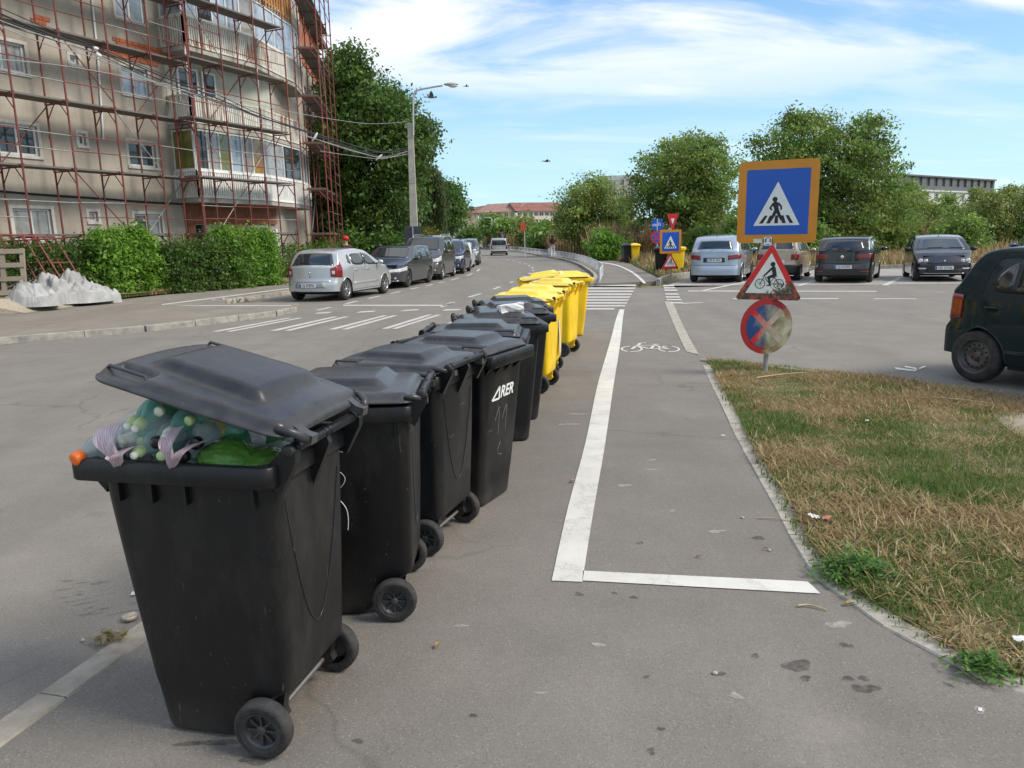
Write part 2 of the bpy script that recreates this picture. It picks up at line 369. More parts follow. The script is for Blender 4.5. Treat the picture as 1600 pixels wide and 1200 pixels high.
# green strips
vp = [Vector((p.x,p.y,0)) for p in offset_path(KR, -.125)]
topk = smooth_path([G(1101,563), G(1250,579), G(1400,596), G(1500,610), G(1570,621), Vector((5.35,6.6,0)), Vector((6.1,5.0,0)), Vector((7.1,2.6,0)), Vector((8.2,0,0))], 5)
vpoly = [(p.x,p.y) for p in vp] + [(p.x,p.y) for p in topk] + [(9,-8),(4.2,-8)]
sheet('verge', vpoly, .018, E_VERGE, .1)
sheet('bare_soil', [(p.x,p.y) for p in smooth_path([G(*p) for p in ((1548,650),(1575,642),(1640,646),(1700,660),(1690,700),(1620,694),(1580,678),(1548,650))], 4)[:-1]], .024, E_DIRT)
sheet('dry_grass_strip', [(8.0,34.0),(60,30.5),(60,70),(30,70),(5.3,60),(5.4,50)], .05, E_FIELD)
sheet('grass_corner', [(p.x,p.y) for p in [G(1038,438), G(1012,425.5), G(986,413.5), G(958,407), Vector((5.2,60,0)), Vector((9.5,60,0)), Vector((9.6,36,0)), G(1090,428)]], .10, E_FIELD, .14)
# left garden: bare earth and hedge ground rising a little towards the building
gx = (-320,-60,40,110,165,230,300,440,470)
row0 = [G(x,y,LZ+.006) for x,y in zip(gx,(514,497,489,480,468.5,460,452.5,443.5,434.5))]
row1 = [V(x,y,Y) for x,y,Y in zip(gx,(486,470,465,463,461,457,451.5,443,434),(14.2,17.6,19.6,21.2,22.3,23.8,25.8,29,33))]
row2 = [V(x,y,Y) for x,y,Y in zip(gx,(470,455,450,447,445,442,438,430,425),(17,20.5,22.5,24,25,27,29.5,34,40))]
row3 = [Vector((p.x-6,p.y+5,.35)) for p in row2]
def gsheet(name, rows, mat):
    mb = MB(); mb.rings(rows, False, False, False, False); o = mb.build(name, mat, fix=True)
    if o.data.polygons[0].normal.z < 0: o.data.flip_normals()
    o['kind'] = 'structure'; return o
gsheet('bare_dirt', [row0, row1], E_DIRT); gsheet('garden_ground', [row1, row2, row3], E_VERGE)
# ================================================================ KERBS, stone by stone
def kerb(name, path, width, z0, z1, stone, mat, jit=.004, gap=.008, side=1):
    root = bpy.data.objects.new(name, None); C.objects.link(root); root['kind'] = 'structure'
    pts = [Vector(p) for p in path]; cum = [0]
    for i in range(1, len(pts)): cum.append(cum[-1] + (pts[i]-pts[i-1]).length)
    def at(s):
        s = min(max(s,0), cum[-1]-1e-6); i = max(k for k in range(len(cum)) if cum[k] <= s); i = min(i, len(pts)-2)
        t = (s-cum[i])/(cum[i+1]-cum[i]); return pts[i].lerp(pts[i+1], t)
    nst = max(1, int(cum[-1]/stone)); L = cum[-1]/nst
    for k in range(min(nst, 290)):
        a = at(k*L+gap/2); b = at((k+1)*L-gap/2); t = (b-a); t.z = 0; t.normalize(); nrm = Vector((-t.y,t.x,0))*side
        j = random.uniform(-jit, jit); zt = z1 + random.uniform(-jit, jit)*.7; c = .008
        mb = MB()
        prof = [(0,z0),(0,zt-c),(c,zt),(width-c,zt),(width,zt-c),(width,z0)]
        ra = [Vector((a.x,a.y,0)) + nrm*(p+j) + Vector((0,0,q)) for p, q in prof]; rb = [Vector((b.x,b.y,0)) + nrm*(p+j) + Vector((0,0,q)) for p, q in prof]
        mb.rings([ra, rb], True, True, True, False); mb.build('kerb_stone', mat, root, fix=True)
    return root
kerb('kerb', KL, .135, -.15, .012, .78, M('beige_kerb_concrete', (.285,.25,.19), .88, var=.22, scale=7, bump=.6, bscale=60, tint=(.36,.325,.26)), side=1)
kerb('kerb', KR, .125, -.15, .010, .5, M_KERB, side=-1)
kerb('kerb', [p+Vector((0,0,0)) for p in topk[:41]], .12, -.15, .03, .5, M_KERB, side=-1)
kerb('kerb', [Vector((p.x,p.y,0)) for p in front], .14, -.15, LZ+.004, 1.0, M_KERB2, side=-1)
kerb('kerb', [G(456,480,LZ), G(468,477,LZ), G(466,473.5,LZ)], .14, -.15, LZ-.02, .45, M_KERB, side=1)
kerb('kerb', LK[1:46], .14, -.15, LZ+.006, 1.0, M_KERB, side=1)
kerb('kerb', [Vector((p.x,p.y,0)) for p in FLINE[:52]], .14, -.15, .125, 1.0, M_KERB, side=-1)
kerb('kerb', smooth_path([G(1031,444), G(1040,438.5), G(1056,434.5), G(1082,431), Vector((9.6,33.6,0)), Vector((20,33.0,0)), Vector((34,32,0))], 5), .14, -.1, .17, .9, M_KERB2, side=1)
# ================================================================ PAINTED MARKINGS
def mark(name, quads, z, mat):
    mb = MB()
    for q in quads:
        q = [Vector((p[0],p[1],z)) for p in q]
        if (q[1]-q[0]).cross(q[2]-q[0]).z < 0: q = q[::-1]
        mb.add(q, [tuple(range(len(q)))], False)
    o = mb.build(name, mat); o['kind'] = 'structure'; return o
def pxq(*pts, z=0): return [G(*p, z) for p in pts]
def ribbon(name, lpx, rpx, z, mat, n=6):
    L = smooth_path([G(*p, z) for p in lpx], n); Rr = smooth_path([G(*p, z) for p in rpx], n)
    mb = MB(); strip(mb, L, Rr); o = mb.build(name, mat); o['kind'] = 'structure'; return o
def line(name, path, width, z, mat):
    L = offset_path(path, width/2); Rr = offset_path(path, -width/2); mb = MB()
    strip(mb, [Vector((p.x,p.y,z)) for p in L], [Vector((p.x,p.y,z)) for p in Rr]); o = mb.build(name, mat); o['kind'] = 'structure'; return o
ribbon('cycle_lane_line', ((862,907),(888,790),(915,690),(934,600),(950,545),(957,520),(962,500),(968,483.5)), ((910,909),(927,800),(946,690),(959,600),(968,545),(971,520),(973,500),(975.5,483.5)), .009, P_FRESH)
mark('lane_end_line', [pxq((911,894),(910,909.5),(1282,930),(1262,911))], .009, P_FRESH)
ribbon('edge_band', ((1038,471),(1054,510),(1072,549)), ((1051,471),(1068,510),(1092,554)), .010, M_KERB, 3)
ribbon('far_lane_line', ((1005,442.5),(993,431),(978,421),(955,413),(915,407.5)), ((1010,442.5),(998,431),(982,421),(957.5,412.2),(917,406.8)), FZ+.005, P_FRESH)
rows = [(446.2,916,994),(450.6,914,992.5),(455.6,913,990),(460.2,912,987.5),(464.8,911,985),(469.2,910,982.5),(473.9,909,980),(478.4,908,977),(483.2,905,960)]
mark('zebra_crossing', [pxq((a,y-1.15),(b,y-1.15),(b-.6,y+1.0),(a,y+1.0)) for y, a, b in rows], .008, P_WORN)
rows2 = [(446.8,1036,1053),(450.4,1037,1055),(454.2,1038,1058),(460.2,1039,1060),(464.8,1040,1062),(469,1041,1064.5),(474,1047,1067)]
mark('zebra_crossing', [pxq((a,y-1.1),(b,y-1.1),(b+.6,y+1.0),(a+.6,y+1.0)) for y, a, b in rows2], .012, P_WORN)
S = [((330,342,352,362,518.5),(448,456,465,474,497)), ((421,434,443,454,517),(520,529,537,546,495)), ((513,524,533,543,515),(599,607,614,622,493)), ((596,606,612,620,514),(668,676,683,690,492)), ((680,690,696,706,513),(738,746,752,760,491))]
qs = []
for (a,b,c,d,y0),(e,f_,g,h,y1) in S: qs += [pxq((a,y0),(b,y0),(f_,y1),(e,y1)), pxq((c,y0),(d,y0),(h,y1),(g,y1))]
mark('zebra_crossing', qs, .005, P_WORN)
mark('stop_line', [pxq((536,476.5),(536,478.2),(691,478.2),(692,476.5)), pxq((690,478.2),(694,478.2),(712,473.2),(708,473))] + [pxq((a,y-1),(b,y2-1),(b-5,y2+1),(a-6,y+1)) for a,y,b,y2 in ((497,489.6,519,488.5),(562,488,588,486.7),(631,485.8,656,484.2),(696,484.7,722,484))], .005, P_WORN)
dl = smooth_path([G(*p) for p in ((496,485),(540,475),(576,466.5),(610,459),(641,452),(666,447),(686,442),(704,438),(729,431),(745,424),(752,418))], 10)
qs = []
for k in range(0, len(dl)-5, 10):
    seg = dl[k:k+6]; L = offset_path(seg, .06); Rr = offset_path(seg, -.06)
    for i in range(len(seg)-1): qs.append([L[i],Rr[i],Rr[i+1],L[i+1]])
mark('parking_lane_dashes', qs, .005, P_WORN)
cl_ = smooth_path([G(*p) for p in ((690,480),(715,470),(771,452),(823,430.5),(833,420.5),(822,413),(804,408.5),(785,405))], 12)
qs = []
acc = 0; on = True; last = 0
for i in range(1, len(cl_)):
    acc += (cl_[i]-cl_[i-1]).length
    if on and acc < 1.5:
        L = offset_path([cl_[i-1],cl_[i]], .06); Rr = offset_path([cl_[i-1],cl_[i]], -.06); qs.append([L[0],Rr[0],Rr[1],L[1]])
    if acc > 3: acc = 0
mark('centre_line_dashes', qs, .005, P_WORN)
mark('pavement_lines', [pxq((253,475.5),(253,477.2),(455,451.2),(455,449.8),z=LZ), pxq((253,476),(257,476),(312,478),(306,478.8),z=LZ), pxq((308,477.4),(308,478.8),(455,478.6),(455,477.4),z=LZ)], LZ+.006, P_WORN)
mark('parking_lane_line', [pxq((1075,454.2),(1075,455.6),(1370,456),(1370,454.8)), pxq((1145,466.6),(1145,467.8),(1310,467.4),(1310,466.2)), pxq((1365,466.6),(1365,467.6),(1432,467.6),(1432,466.8)), pxq((1064,474),(1066,475),(1100,473.2),(1096,472.6))], .005, P_WORN)
mark('bay_lines', [pxq((1092,455),(1100,455),(1180,439),(1170,439)), pxq((1243,447),(1252,447),(1276,439),(1269,439)), pxq((1377,446.5),(1387,446.5),(1413,433),(1405,433)), pxq((1512,445),(1522,445),(1548,433),(1540,433))], .011, P_WORN)
mark('painted_mark', [pxq((1397,574.5),(1400,577.5),(1425,580.5),(1428,578)), pxq((1424,580),(1428,581),(1448,573),(1444,572)), pxq((1414,572),(1413,574),(1434,578),(1436,576))], .005, P_FRESH)
# ---- bicycle symbols
def bike_symbol(name, org, ex, ey, z, mat, wd=.045):
    """org ground point, ex along the bike, ey up the bike"""
    qs = []
    def P(u, v): return org + ex*u + ey*v
    def seg(a, b, w=wd):
        a, b = P(*a), P(*b); t = (b-a); t.normalize(); nn = Vector((-t.y,t.x,0))*w/2; qs.append([a+nn,a-nn,b-nn,b+nn])
    for cxx in (-.55,.55):
        N = 22
        for k in range(N):
            if k in (4,5,15) : continue
            a0, a1 = 2*PI*k/N, 2*PI*(k+1)/N; r1, r0 = .33, .27
            qs.append([P(cxx+r1*math.cos(a0), .33+r1*math.sin(a0)), P(cxx+r1*math.cos(a1), .33+r1*math.sin(a1)), P(cxx+r0*math.cos(a1), .33+r0*math.sin(a1)), P(cxx+r0*math.cos(a0), .33+r0*math.sin(a0))])
    for a, b in (((-.55,.33),(-.32,.80)),((-.36,.72),(.18,.72)),((-.36,.66),(-.02,.33)),((.0,.33),(.20,.82)),((.02,.33),(.55,.33)),((.18,.72),(.55,.33)),((.08,.86),(.32,.86)),((-.32,.80),(-.27,1.0)),((-.27,1.0),(-.08,1.02))): seg(a, b)
    return mark(name, qs, z, mat)
c0 = G(1017,551); ex_ = (G(1060,547)-G(974,547)); ex_.normalize(); ey_ = Vector((-ex_.y,ex_.x,0))
bike_symbol('bicycle_symbol', c0, ex_*.50, ey_*.95, .010, P_FRESH)
c0 = G(386,467.5,LZ); ex_ = (G(408,462,LZ)-G(364,465,LZ)); ex_.normalize(); bike_symbol('bicycle_symbol', c0, ex_*.95, Vector((-ex_.y,ex_.x,0))*1.2, LZ+.006, P_WORN, .06)
# ================================================================ GRASS
def in_poly(x, y, poly):
    inside = np.zeros(len(x), bool); n = len(poly); j = n-1
    for i in range(n):
        xi, yi = poly[i][:2]; xj, yj = poly[j][:2]
        c = ((yi > y) != (yj > y)) & (x < (xj-xi)*(y-yi)/((yj-yi) or 1e-9)+xi); inside ^= c; j = i
    return inside
def fbm(x, y, s, seed=0):
    rs = np.random.RandomState(seed); v = np.zeros(len(x)); a = 1.
    for o in range(4):
        for k in range(3):
            an = rs.uniform(0, 2*PI); ph = rs.uniform(0, 2*PI); f = s*2**o*rs.uniform(.7,1.3)
            v += a*np.sin(f*(x*math.cos(an)+y*math.sin(an))+ph)
        a *= .6
    return v/3.2
def attr_mat(name, rough=.7, transl=.35, spec=.25):
    if name in MATS: return MATS[name]
    m = bpy.data.materials.new(name); m.use_nodes = True; MATS[name] = m
    n, l = m.node_tree.nodes, m.node_tree.links; b = n['Principled BSDF']
    at = n.new('ShaderNodeAttribute'); at.attribute_name = 'tone'
    b.inputs['Roughness'].default_value = rough; b.inputs['Specular IOR Level'].default_value = spec
    l.new(at.outputs['Color'], b.inputs['Base Color'])
    tr = n.new('ShaderNodeBsdfTranslucent'); l.new(at.outputs['Color'], tr.inputs[0])
    mx = n.new('ShaderNodeMixShader'); mx.inputs[0].default_value = transl
    l.new(b.outputs[0], mx.inputs[1]); l.new(tr.outputs[0], mx.inputs[2]); l.new(mx.outputs[0], n['Material Output'].inputs[0]); return m
def np_mesh(name, verts, faces, fcol, mat, parent=None, nper=4):
    """verts (n,3), faces (m,nper), fcol (m,3)"""
    me = bpy.data.meshes.new(name); nf = len(faces)
    me.vertices.add(len(verts)); me.vertices.foreach_set('co', np.ascontiguousarray(verts, dtype=np.float32).ravel())
    me.loops.add(nf*nper); me.loops.foreach_set('vertex_index', np.ascontiguousarray(faces, dtype=np.int32).ravel())
    me.polygons.add(nf); me.polygons.foreach_set('loop_start', np.arange(0, nf*nper, nper, dtype=np.int32))
    me.update(calc_edges=True); me.validate()
    at = me.attributes.new('tone', 'FLOAT_COLOR', 'FACE'); c4 = np.ones((nf,4), np.float32); c4[:,:3] = fcol
    at.data.foreach_set('color', c4.ravel()); me.materials.append(mat); return link(name, me, parent)
GREEN = np.array([[.10,.18,.034],[.12,.20,.04],[.17,.23,.06],[.075,.14,.03],[.21,.23,.08]]); STRAW = np.array([[.44,.33,.16],[.36,.25,.12],[.30,.20,.095],[.50,.41,.23],[.27,.21,.10]])
def grass(name, poly, n, lmin, lmax, seed, zb, green_bias=0., w0=.0035, lie=.9, dens=None, box=None, mat_=False):
    rs = np.random.RandomState(seed); px = np.array([p[0] for p in poly]); py = np.array([p[1] for p in poly])
    b = box or (px.min(), px.max(), py.min(), py.max())
    x = rs.uniform(b[0], b[1], n*4); y = rs.uniform(b[2], b[3], n*4)
    k = in_poly(x, y, poly)
    if dens is not None: k &= rs.rand(len(x)) < dens(x, y)
    x, y = x[k][:n], y[k][:n]; n = len(x)
    g = fbm(x, y, 1.7, seed+1)*.8 + fbm(x, y, 5., seed+2)*.35 + green_bias + rs.normal(0,.25,n)
    isg = g > 0
    L = rs.uniform(lmin, lmax, n)*np.where(isg, .85, 1.15)*(1+.5*np.clip(fbm(x,y,3.,seed+5),-1,1))
    a = rs.uniform(0, 2*PI, n); tilt = np.abs(rs.normal(0, lie, n)); tilt = np.clip(np.where(isg, tilt*.75, tilt*1.25), 0, 1.45)
    if mat_: tilt = np.where(isg, rs.uniform(.25,1.35,n), rs.uniform(.85,1.62,n)); zb = zb+np.where(isg, 0, rs.uniform(0,.022,n)); L = L*np.where(isg, 1.15, 1.2)
    dx, dy = np.cos(a), np.sin(a); wv = w0*rs.uniform(.7,1.4,n)*(L/lmax+.4)
    zb = np.zeros(n)+zb; k1 = .92 if mat_ else .5; base = np.stack([x, y, zb], 1); side = np.stack([-dy*wv, dx*wv, np.zeros(n)], 1)
    m1 = base + np.stack([dx*np.sin(tilt*k1)*L*.55, dy*np.sin(tilt*k1)*L*.55, np.cos(tilt*k1)*L*.55], 1)
    tp = m1 + np.stack([dx*np.sin(tilt*1.1)*L*.5, dy*np.sin(tilt*1.1)*L*.5, np.cos(tilt*1.1)*L*.5], 1); tp[:,2] = np.maximum(tp[:,2], zb+.004)
    v = np.stack([base-side, base+side, m1-side*.8, m1+side*.8, tp], 1).reshape(-1,3)
    i5 = np.arange(n)*5
    tri = np.concatenate([np.stack([i5,i5+1,i5+3],1), np.stack([i5,i5+3,i5+2],1), np.stack([i5+2,i5+3,i5+4],1)])
    col = np.where(isg[:,None], GREEN[rs.randint(0,len(GREEN),n)], STRAW[rs.randint(0,len(STRAW),n)])*rs.uniform(.75,1.25,(n,1))
    o = np_mesh(name, v, tri, np.concatenate([col,col,col]), attr_mat('grass_blades'), None, 3); o['kind'] = 'stuff'; return o
def spill(p, d=.0): return p
vin = [(p.x,p.y) for p in offset_path(KR, -.10)] + [(p.x,p.y) for p in topk] + [(8.6,-1.5),(4.2,-2)]
soil = [G(1548,650), G(1640,646), G(1690,700), G(1580,678)]
sx, sy = G(1640,668).x, G(1640,668).y
def vdens(x, y):
    d = np.exp(-(((x-sx)/.55)**2+((y-sy)/.5)**2)*1.2); f = fbm(x, y, 2.3, 44)
    return np.clip(1 - d*1.2, 0, 1)*np.clip(.75+.5*f, .25, 1)
grass('grass', vin, 260000, .025, .066, 3, .018, .0, .0017, 1.05, vdens, (1.6, 8.2, 2.0, 10.3), True)
# lush weeds along the kerb
edge = offset_path(KR, -.19)
def edens(x, y):
    P = np.array([(p.x,p.y) for p in edge]); d = np.min((x[:,None]-P[None,:,0])**2+(y[:,None]-P[None,:,1])**2, 1)
    return np.exp(-d/(.15**2))*np.clip(.35+1.1*fbm(x,y,2.0,9), 0, 1)
grass('grass', [(p.x,p.y) for p in offset_path(KR,-.03)] + [(p.x,p.y) for p in offset_path(KR,-.7)[::-1]], 22000, .02, .06, 21, .016, 2., .0042, .8, edens)
grass('grass', [(8.2,34.1),(34,32.6),(40,60),(6,58)], 60000, .15, .45, 31, .05, -.75, .022, .6)
grass('grass', [(p.x,p.y) for p in [G(1038,438), G(1012,425.5), G(986,413.5), G(960,407), Vector((7.8,56,0)), Vector((9.4,56,0)), Vector((9.5,36.5,0)), G(1088,428)]], 16000, .06, .2, 33, .10, .1, .012, .6)
grass('grass', [(p.x,p.y) for p in [row0[4], row0[5], row0[6], row1[6], row1[5], row1[4]]], 9000, .05, .18, 35, LZ+.05, .4, .010, .6)
# ================================================================ APARTMENT BUILDING WITH SCAFFOLDING
def hdir(px, py): d = ray(px, py); v = Vector((d.x,d.y,0)); return v.normalized()
dA = hdir(1345, 359); nA = Vector((dA.y,-dA.x,0)); dB = hdir(655, 374); nB = Vector((dB.y,-dB.x,0))
OA = V(85, 200, 24.0); OA.z = 0              # a point of the outer scaffold plane of facade A
WALL = -1.45                                 # wall plane behind the outer scaffold plane
def onA(px, py, n=WALL):
    d = ray(px, py); o = Vector((0,0,CAMH)); p0 = OA + nA*n; t = (p0-o).dot(nA)/d.dot(nA); p = o+d*t; return (p-OA).dot(dA), p.z
def PA(u, z, n=WALL): p = OA + dA*u + nA*n; return Vector((p.x,p.y,z))
uC = onA(430, 200)[0]; CB = PA(uC, 0)
def PB(v, z, n=0.): p = CB + dB*v + nB*n; return Vector((p.x,p.y,z))
PLAST = M('grey_plaster', (.35,.305,.25), .9, var=.15, scale=.7, tint=(.44,.39,.325), bump=.6, bscale=14, detail=9)
n_, l_ = PLAST.node_tree.nodes, PLAST.node_tree.links
_b = n_['Principled BSDF']; _s = _b.inputs['Base Color'].links[0].from_socket; _g = n_.new('ShaderNodeNewGeometry'); _m = n_.new('ShaderNodeMapping'); _m.inputs['Scale'].default_value = (1.3,1.3,.22); l_.new(_g.outputs['Position'], _m.inputs[0])
_t = n_.new('ShaderNodeTexNoise'); _t.inputs['Scale'].default_value = 1.1; _t.inputs['Detail'].default_value = 9; _t.inputs['Roughness'].default_value = .7; l_.new(_m.outputs[0], _t.inputs['Vector'])
_r = n_.new('ShaderNodeMapRange'); _r.inputs[1].default_value = .50; _r.inputs[2].default_value = .72; _r.inputs[4].default_value = .55; l_.new(_t.outputs[0], _r.inputs[0])
_x = n_.new('ShaderNodeMixRGB'); l_.new(_r.outputs[0], _x.inputs[0]); l_.new(_s, _x.inputs[1]); _x.inputs[2].default_value = (.205,.178,.145,1); l_.new(_x.outputs[0], _b.inputs['Base Color'])
PVC = M('white_window_frame', (.66,.66,.64), .45, var=.06, scale=5); REND = M('pale_reveal_render', (.52,.49,.44), .85, var=.12, scale=4)
WGL = M('dark_window_glass', (.025,.028,.03), .05, var=.3, scale=1.5, tint=(.06,.065,.065), spec=.9); WGL2 = M('curtained_glass', (.26,.25,.235), .10, var=.18, scale=5, spec=.8, coat=.6); WGLG = M('green_curtain_glass', (.30,.30,.03), .08, var=.35, scale=1.6, spec=.8, coat=.6, tint=(.10,.11,.02)); WGLB = M('pale_blue_glass', (.30,.36,.42), .08, var=.3, scale=2, spec=.8, coat=.6)
BRICK = M('orange_brick', (.36,.105,.045), .85, var=.2, scale=9, rand=.25, bump=.3); MORT = M('brick_mortar', (.27,.20,.15), .9, var=.15); DBRICK = M('dark_brick', (.20,.07,.04), .85, var=.25, scale=5, tint=(.28,.11,.06))
SLAB = M('stained_slab_concrete', (.36,.33,.28), .85, var=.2, scale=2.5, tint=(.47,.44,.39), bump=.3, bscale=30); RAILW = M('rust_streaked_railing', (.66,.62,.53), .7, var=.12, scale=2, tint=(.72,.69,.61))
_n, _l = RAILW.node_tree.nodes, RAILW.node_tree.links; _b = _n['Principled BSDF']; _s = _b.inputs['Base Color'].links[0].from_socket; _g = _n.new('ShaderNodeNewGeometry'); _m = _n.new('ShaderNodeMapping'); _m.inputs['Scale'].default_value = (7,7,.7); _l.new(_g.outputs['Position'], _m.inputs[0])
_t = _n.new('ShaderNodeTexNoise'); _t.inputs['Scale'].default_value = 1; _t.inputs['Detail'].default_value = 6; _l.new(_m.outputs[0], _t.inputs['Vector']); _t2 = _n.new('ShaderNodeTexNoise'); _t2.inputs['Scale'].default_value = .55; _l.new(_g.outputs['Position'], _t2.inputs['Vector'])
_a = _n.new('ShaderNodeMath'); _a.operation = 'MULTIPLY_ADD'; _l.new(_t2.outputs[0], _a.inputs[0]); _a.inputs[1].default_value = .9; _l.new(_t.outputs[0], _a.inputs[2])
_r = _n.new('ShaderNodeMapRange'); _r.inputs[1].default_value = .99; _r.inputs[2].default_value = 1.14; _r.inputs[4].default_value = .85; _l.new(_a.outputs[0], _r.inputs[0]); _x = _n.new('ShaderNodeMixRGB'); _l.new(_r.outputs[0], _x.inputs[0]); _l.new(_s, _x.inputs[1]); _x.inputs[2].default_value = (.22,.085,.03,1); _l.new(_x.outputs[0], _b.inputs['Base Color'])
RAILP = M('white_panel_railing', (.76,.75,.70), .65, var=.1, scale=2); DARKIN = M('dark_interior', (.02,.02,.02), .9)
def wall_holes(P, n, u0, u1, z0, z1, holes, depth):
    """wall sheet with real openings and reveals; P(u,z) -> point, n outward"""
    mb = MB(); us = sorted({u0,u1}|{h[0] for h in holes}|{h[2] for h in holes}); zs = sorted({z0,z1}|{h[1] for h in holes}|{h[3] for h in holes})
    for i in range(len(us)-1):
        for j in range(len(zs)-1):
            cu, cz = (us[i]+us[i+1])/2, (zs[j]+zs[j+1])/2
            if any(h[0]<cu<h[2] and h[1]<cz<h[3] for h in holes): continue
            mb.add([P(us[i],zs[j]),P(us[i+1],zs[j]),P(us[i+1],zs[j+1]),P(us[i],zs[j+1])], [(0,1,2,3)], False)
    for a,b,c,d in holes:
        q = [P(a,b),P(c,b),P(c,d),P(a,d)]; r = [p-n*depth for p in q]; mb.add(q+r, [(0,4,5,1),(1,5,6,2),(2,6,7,3),(3,7,4,0)], False)
    return mb
def framed(P, n, a, b, c, d, parent, pane_mats, splits, depth=.10, fw=.07, surround=True, fm=PVC):
    """a window: frame, mullions and one pane per light"""
    o = lambda u, z, k: P(u,z)+n*k
    def bar(mb, u0, z0, u1, z1, k0, k1):
        vs = [o(u0,z0,k0),o(u1,z0,k0),o(u1,z1,k0),o(u0,z1,k0),o(u0,z0,k1),o(u1,z0,k1),o(u1,z1,k1),o(u0,z1,k1)]; mb.add(vs, [(3,2,1,0),(4,5,6,7),(0,1,5,4),(1,2,6,5),(2,3,7,6),(3,0,4,7)], False)
    mb = MB(); k0, k1 = -depth, -depth+.06
    bar(mb, a, b, c, b+fw, k0, k1); bar(mb, a, d-fw, c, d, k0, k1); bar(mb, a, b+fw, a+fw, d-fw, k0, k1); bar(mb, c-fw, b+fw, c, d-fw, k0, k1)
    cuts = [a+(c-a)*s for s in splits]
    for s in cuts: bar(mb, s-fw*.5, b+fw, s+fw*.5, d-fw, k0, k1-.001)
    w_ = mb.build('window', fm, parent)
    ed = [a]+cuts+[c]
    for i in range(len(ed)-1):
        mb = MB(); bar(mb, ed[i]+.02, b+.02, ed[i+1]-.02, d-.02, k0+.012, k0+.022); mb.build('pane', pane_mats[i%len(pane_mats)], w_)
    if surround:
        mb = MB(); s = .10; e = .018
        bar(mb, a-s, b-s*.9, c+s, b-.0, 0.002, e+.03); bar(mb, a-s, d, c+s, d+s, .002, e); bar(mb, a-s, b, a, d, .002, e-.002); bar(mb, c, b, c+s, d, .002, e-.002); mb.build('window_surround', REND, w_)
    return w_
bld = thing('apartment_building', 'grey plastered apartment block under renovation with rusty balconies behind red scaffolding', 'building', (0,0,0))
# windows read on the photograph: (x0, top, x1, bottom)
WIN = [(17,322,87,380,(WGL2,),(.5,)),(135,327,157,350,(WGL2,),()),(208,331,257,376,(WGL,WGL2),(.5,)),
       (-8,190,64,246,(WGL,),(.5,)),(119,205,138,231,(WGL,),()),(198,219,247,264,(WGL,),(.5,)),
       (-40,58,44,113,(WGLB,WGL2),(.5,)),(105,83,126,104,(WGLB,),()),(187,103,235,152,(WGLB,),(.48,)),
       (88,-30,112,-8,(WGLB,),()),(176,-22,228,35,(WGLB,),(.5,)),(-80,-85,30,-22,(WGLB,),(.5,)),
       (-220,325,-130,392,(WGL2,),(.5,)),(-260,190,-150,258,(WGL,),(.5,)),(-280,50,-170,120,(WGL,),(.5,))]
holes = []; wd = []
for x0,y0,x1,y1,pm,sp in WIN:
    ym = (y0+y1)/2; xm = (x0+x1)/2; a = onA(x0,ym)[0]; c = onA(x1,ym)[0]; d = onA(xm,y0)[1]; b = onA(xm,y1)[1]
    a += .10; c -= .10; b += .08; d -= .08
    holes.append((a,b,c,d)); wd.append((a,b,c,d,pm,sp))
ZT = 14.3; PWa = lambda u, z: PA(u, z)
uL = -18.0
# door and shop openings below the balcony
def uA(px, py=330): return onA(px, py)[0]
low = [(uA(303),.3,uA(317),2.45),(uA(335),.3,uA(351),2.3)]
mb = wall_holes(PWa, nA, uL, uC, 0, ZT, holes+low, .22); mb.build('wall', PLAST, bld)
for a,b,c,d,pm,sp in wd: framed(PWa, nA, a, b, c, d, bld, pm, sp, .14)
for k, h in enumerate(low):
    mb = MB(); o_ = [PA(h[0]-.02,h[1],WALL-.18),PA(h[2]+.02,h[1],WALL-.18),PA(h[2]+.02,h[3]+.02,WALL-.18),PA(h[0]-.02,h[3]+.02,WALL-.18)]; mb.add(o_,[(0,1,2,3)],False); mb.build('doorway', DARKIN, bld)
def pboxA(mb, u0, u1, z0, z1, n0, n1):
    vs = [PA(u,z,n) for n in (n0,n1) for u,z in ((u0,z0),(u1,z0),(u1,z1),(u0,z1))]; mb.add(vs, [(3,2,1,0),(4,5,6,7),(0,1,5,4),(1,2,6,5),(2,3,7,6),(3,0,4,7)], False)
# brick pier, ochre and white wall fields under the balconies
mb = MB(); pboxA(mb, uA(290), uA(302), .1, 3.2, WALL+.003, WALL+.05); mb.build('brick_pier', DBRICK, bld)
mb = MB(); pboxA(mb, uA(352), uA(384), .1, 3.0, WALL+.003, WALL+.03); mb.build('ochre_panel', M('ochre_render', (.42,.30,.16), .85, var=.12, scale=2), bld)
mb = MB(); pboxA(mb, uA(394), uA(416), .1, 2.8, WALL+.003, WALL+.03); mb.build('pale_panel', M('pale_render', (.46,.44,.40), .85, var=.14, scale=2), bld)
mb = MB(); pboxA(mb, uA(288), uA(429), 2.5, 3.25, WALL+.055, WALL+.10); mb.build('brick_lintel', DBRICK, bld)
framed(PWa, nA, uA(417), .9, uA(424), 2.2, bld, (WGL2,), (), -.05, surround=False); framed(PWa, nA, uA(425.5), .3, uA(428.5), 2.3, bld, (WGL,), (), -.05, surround=False)
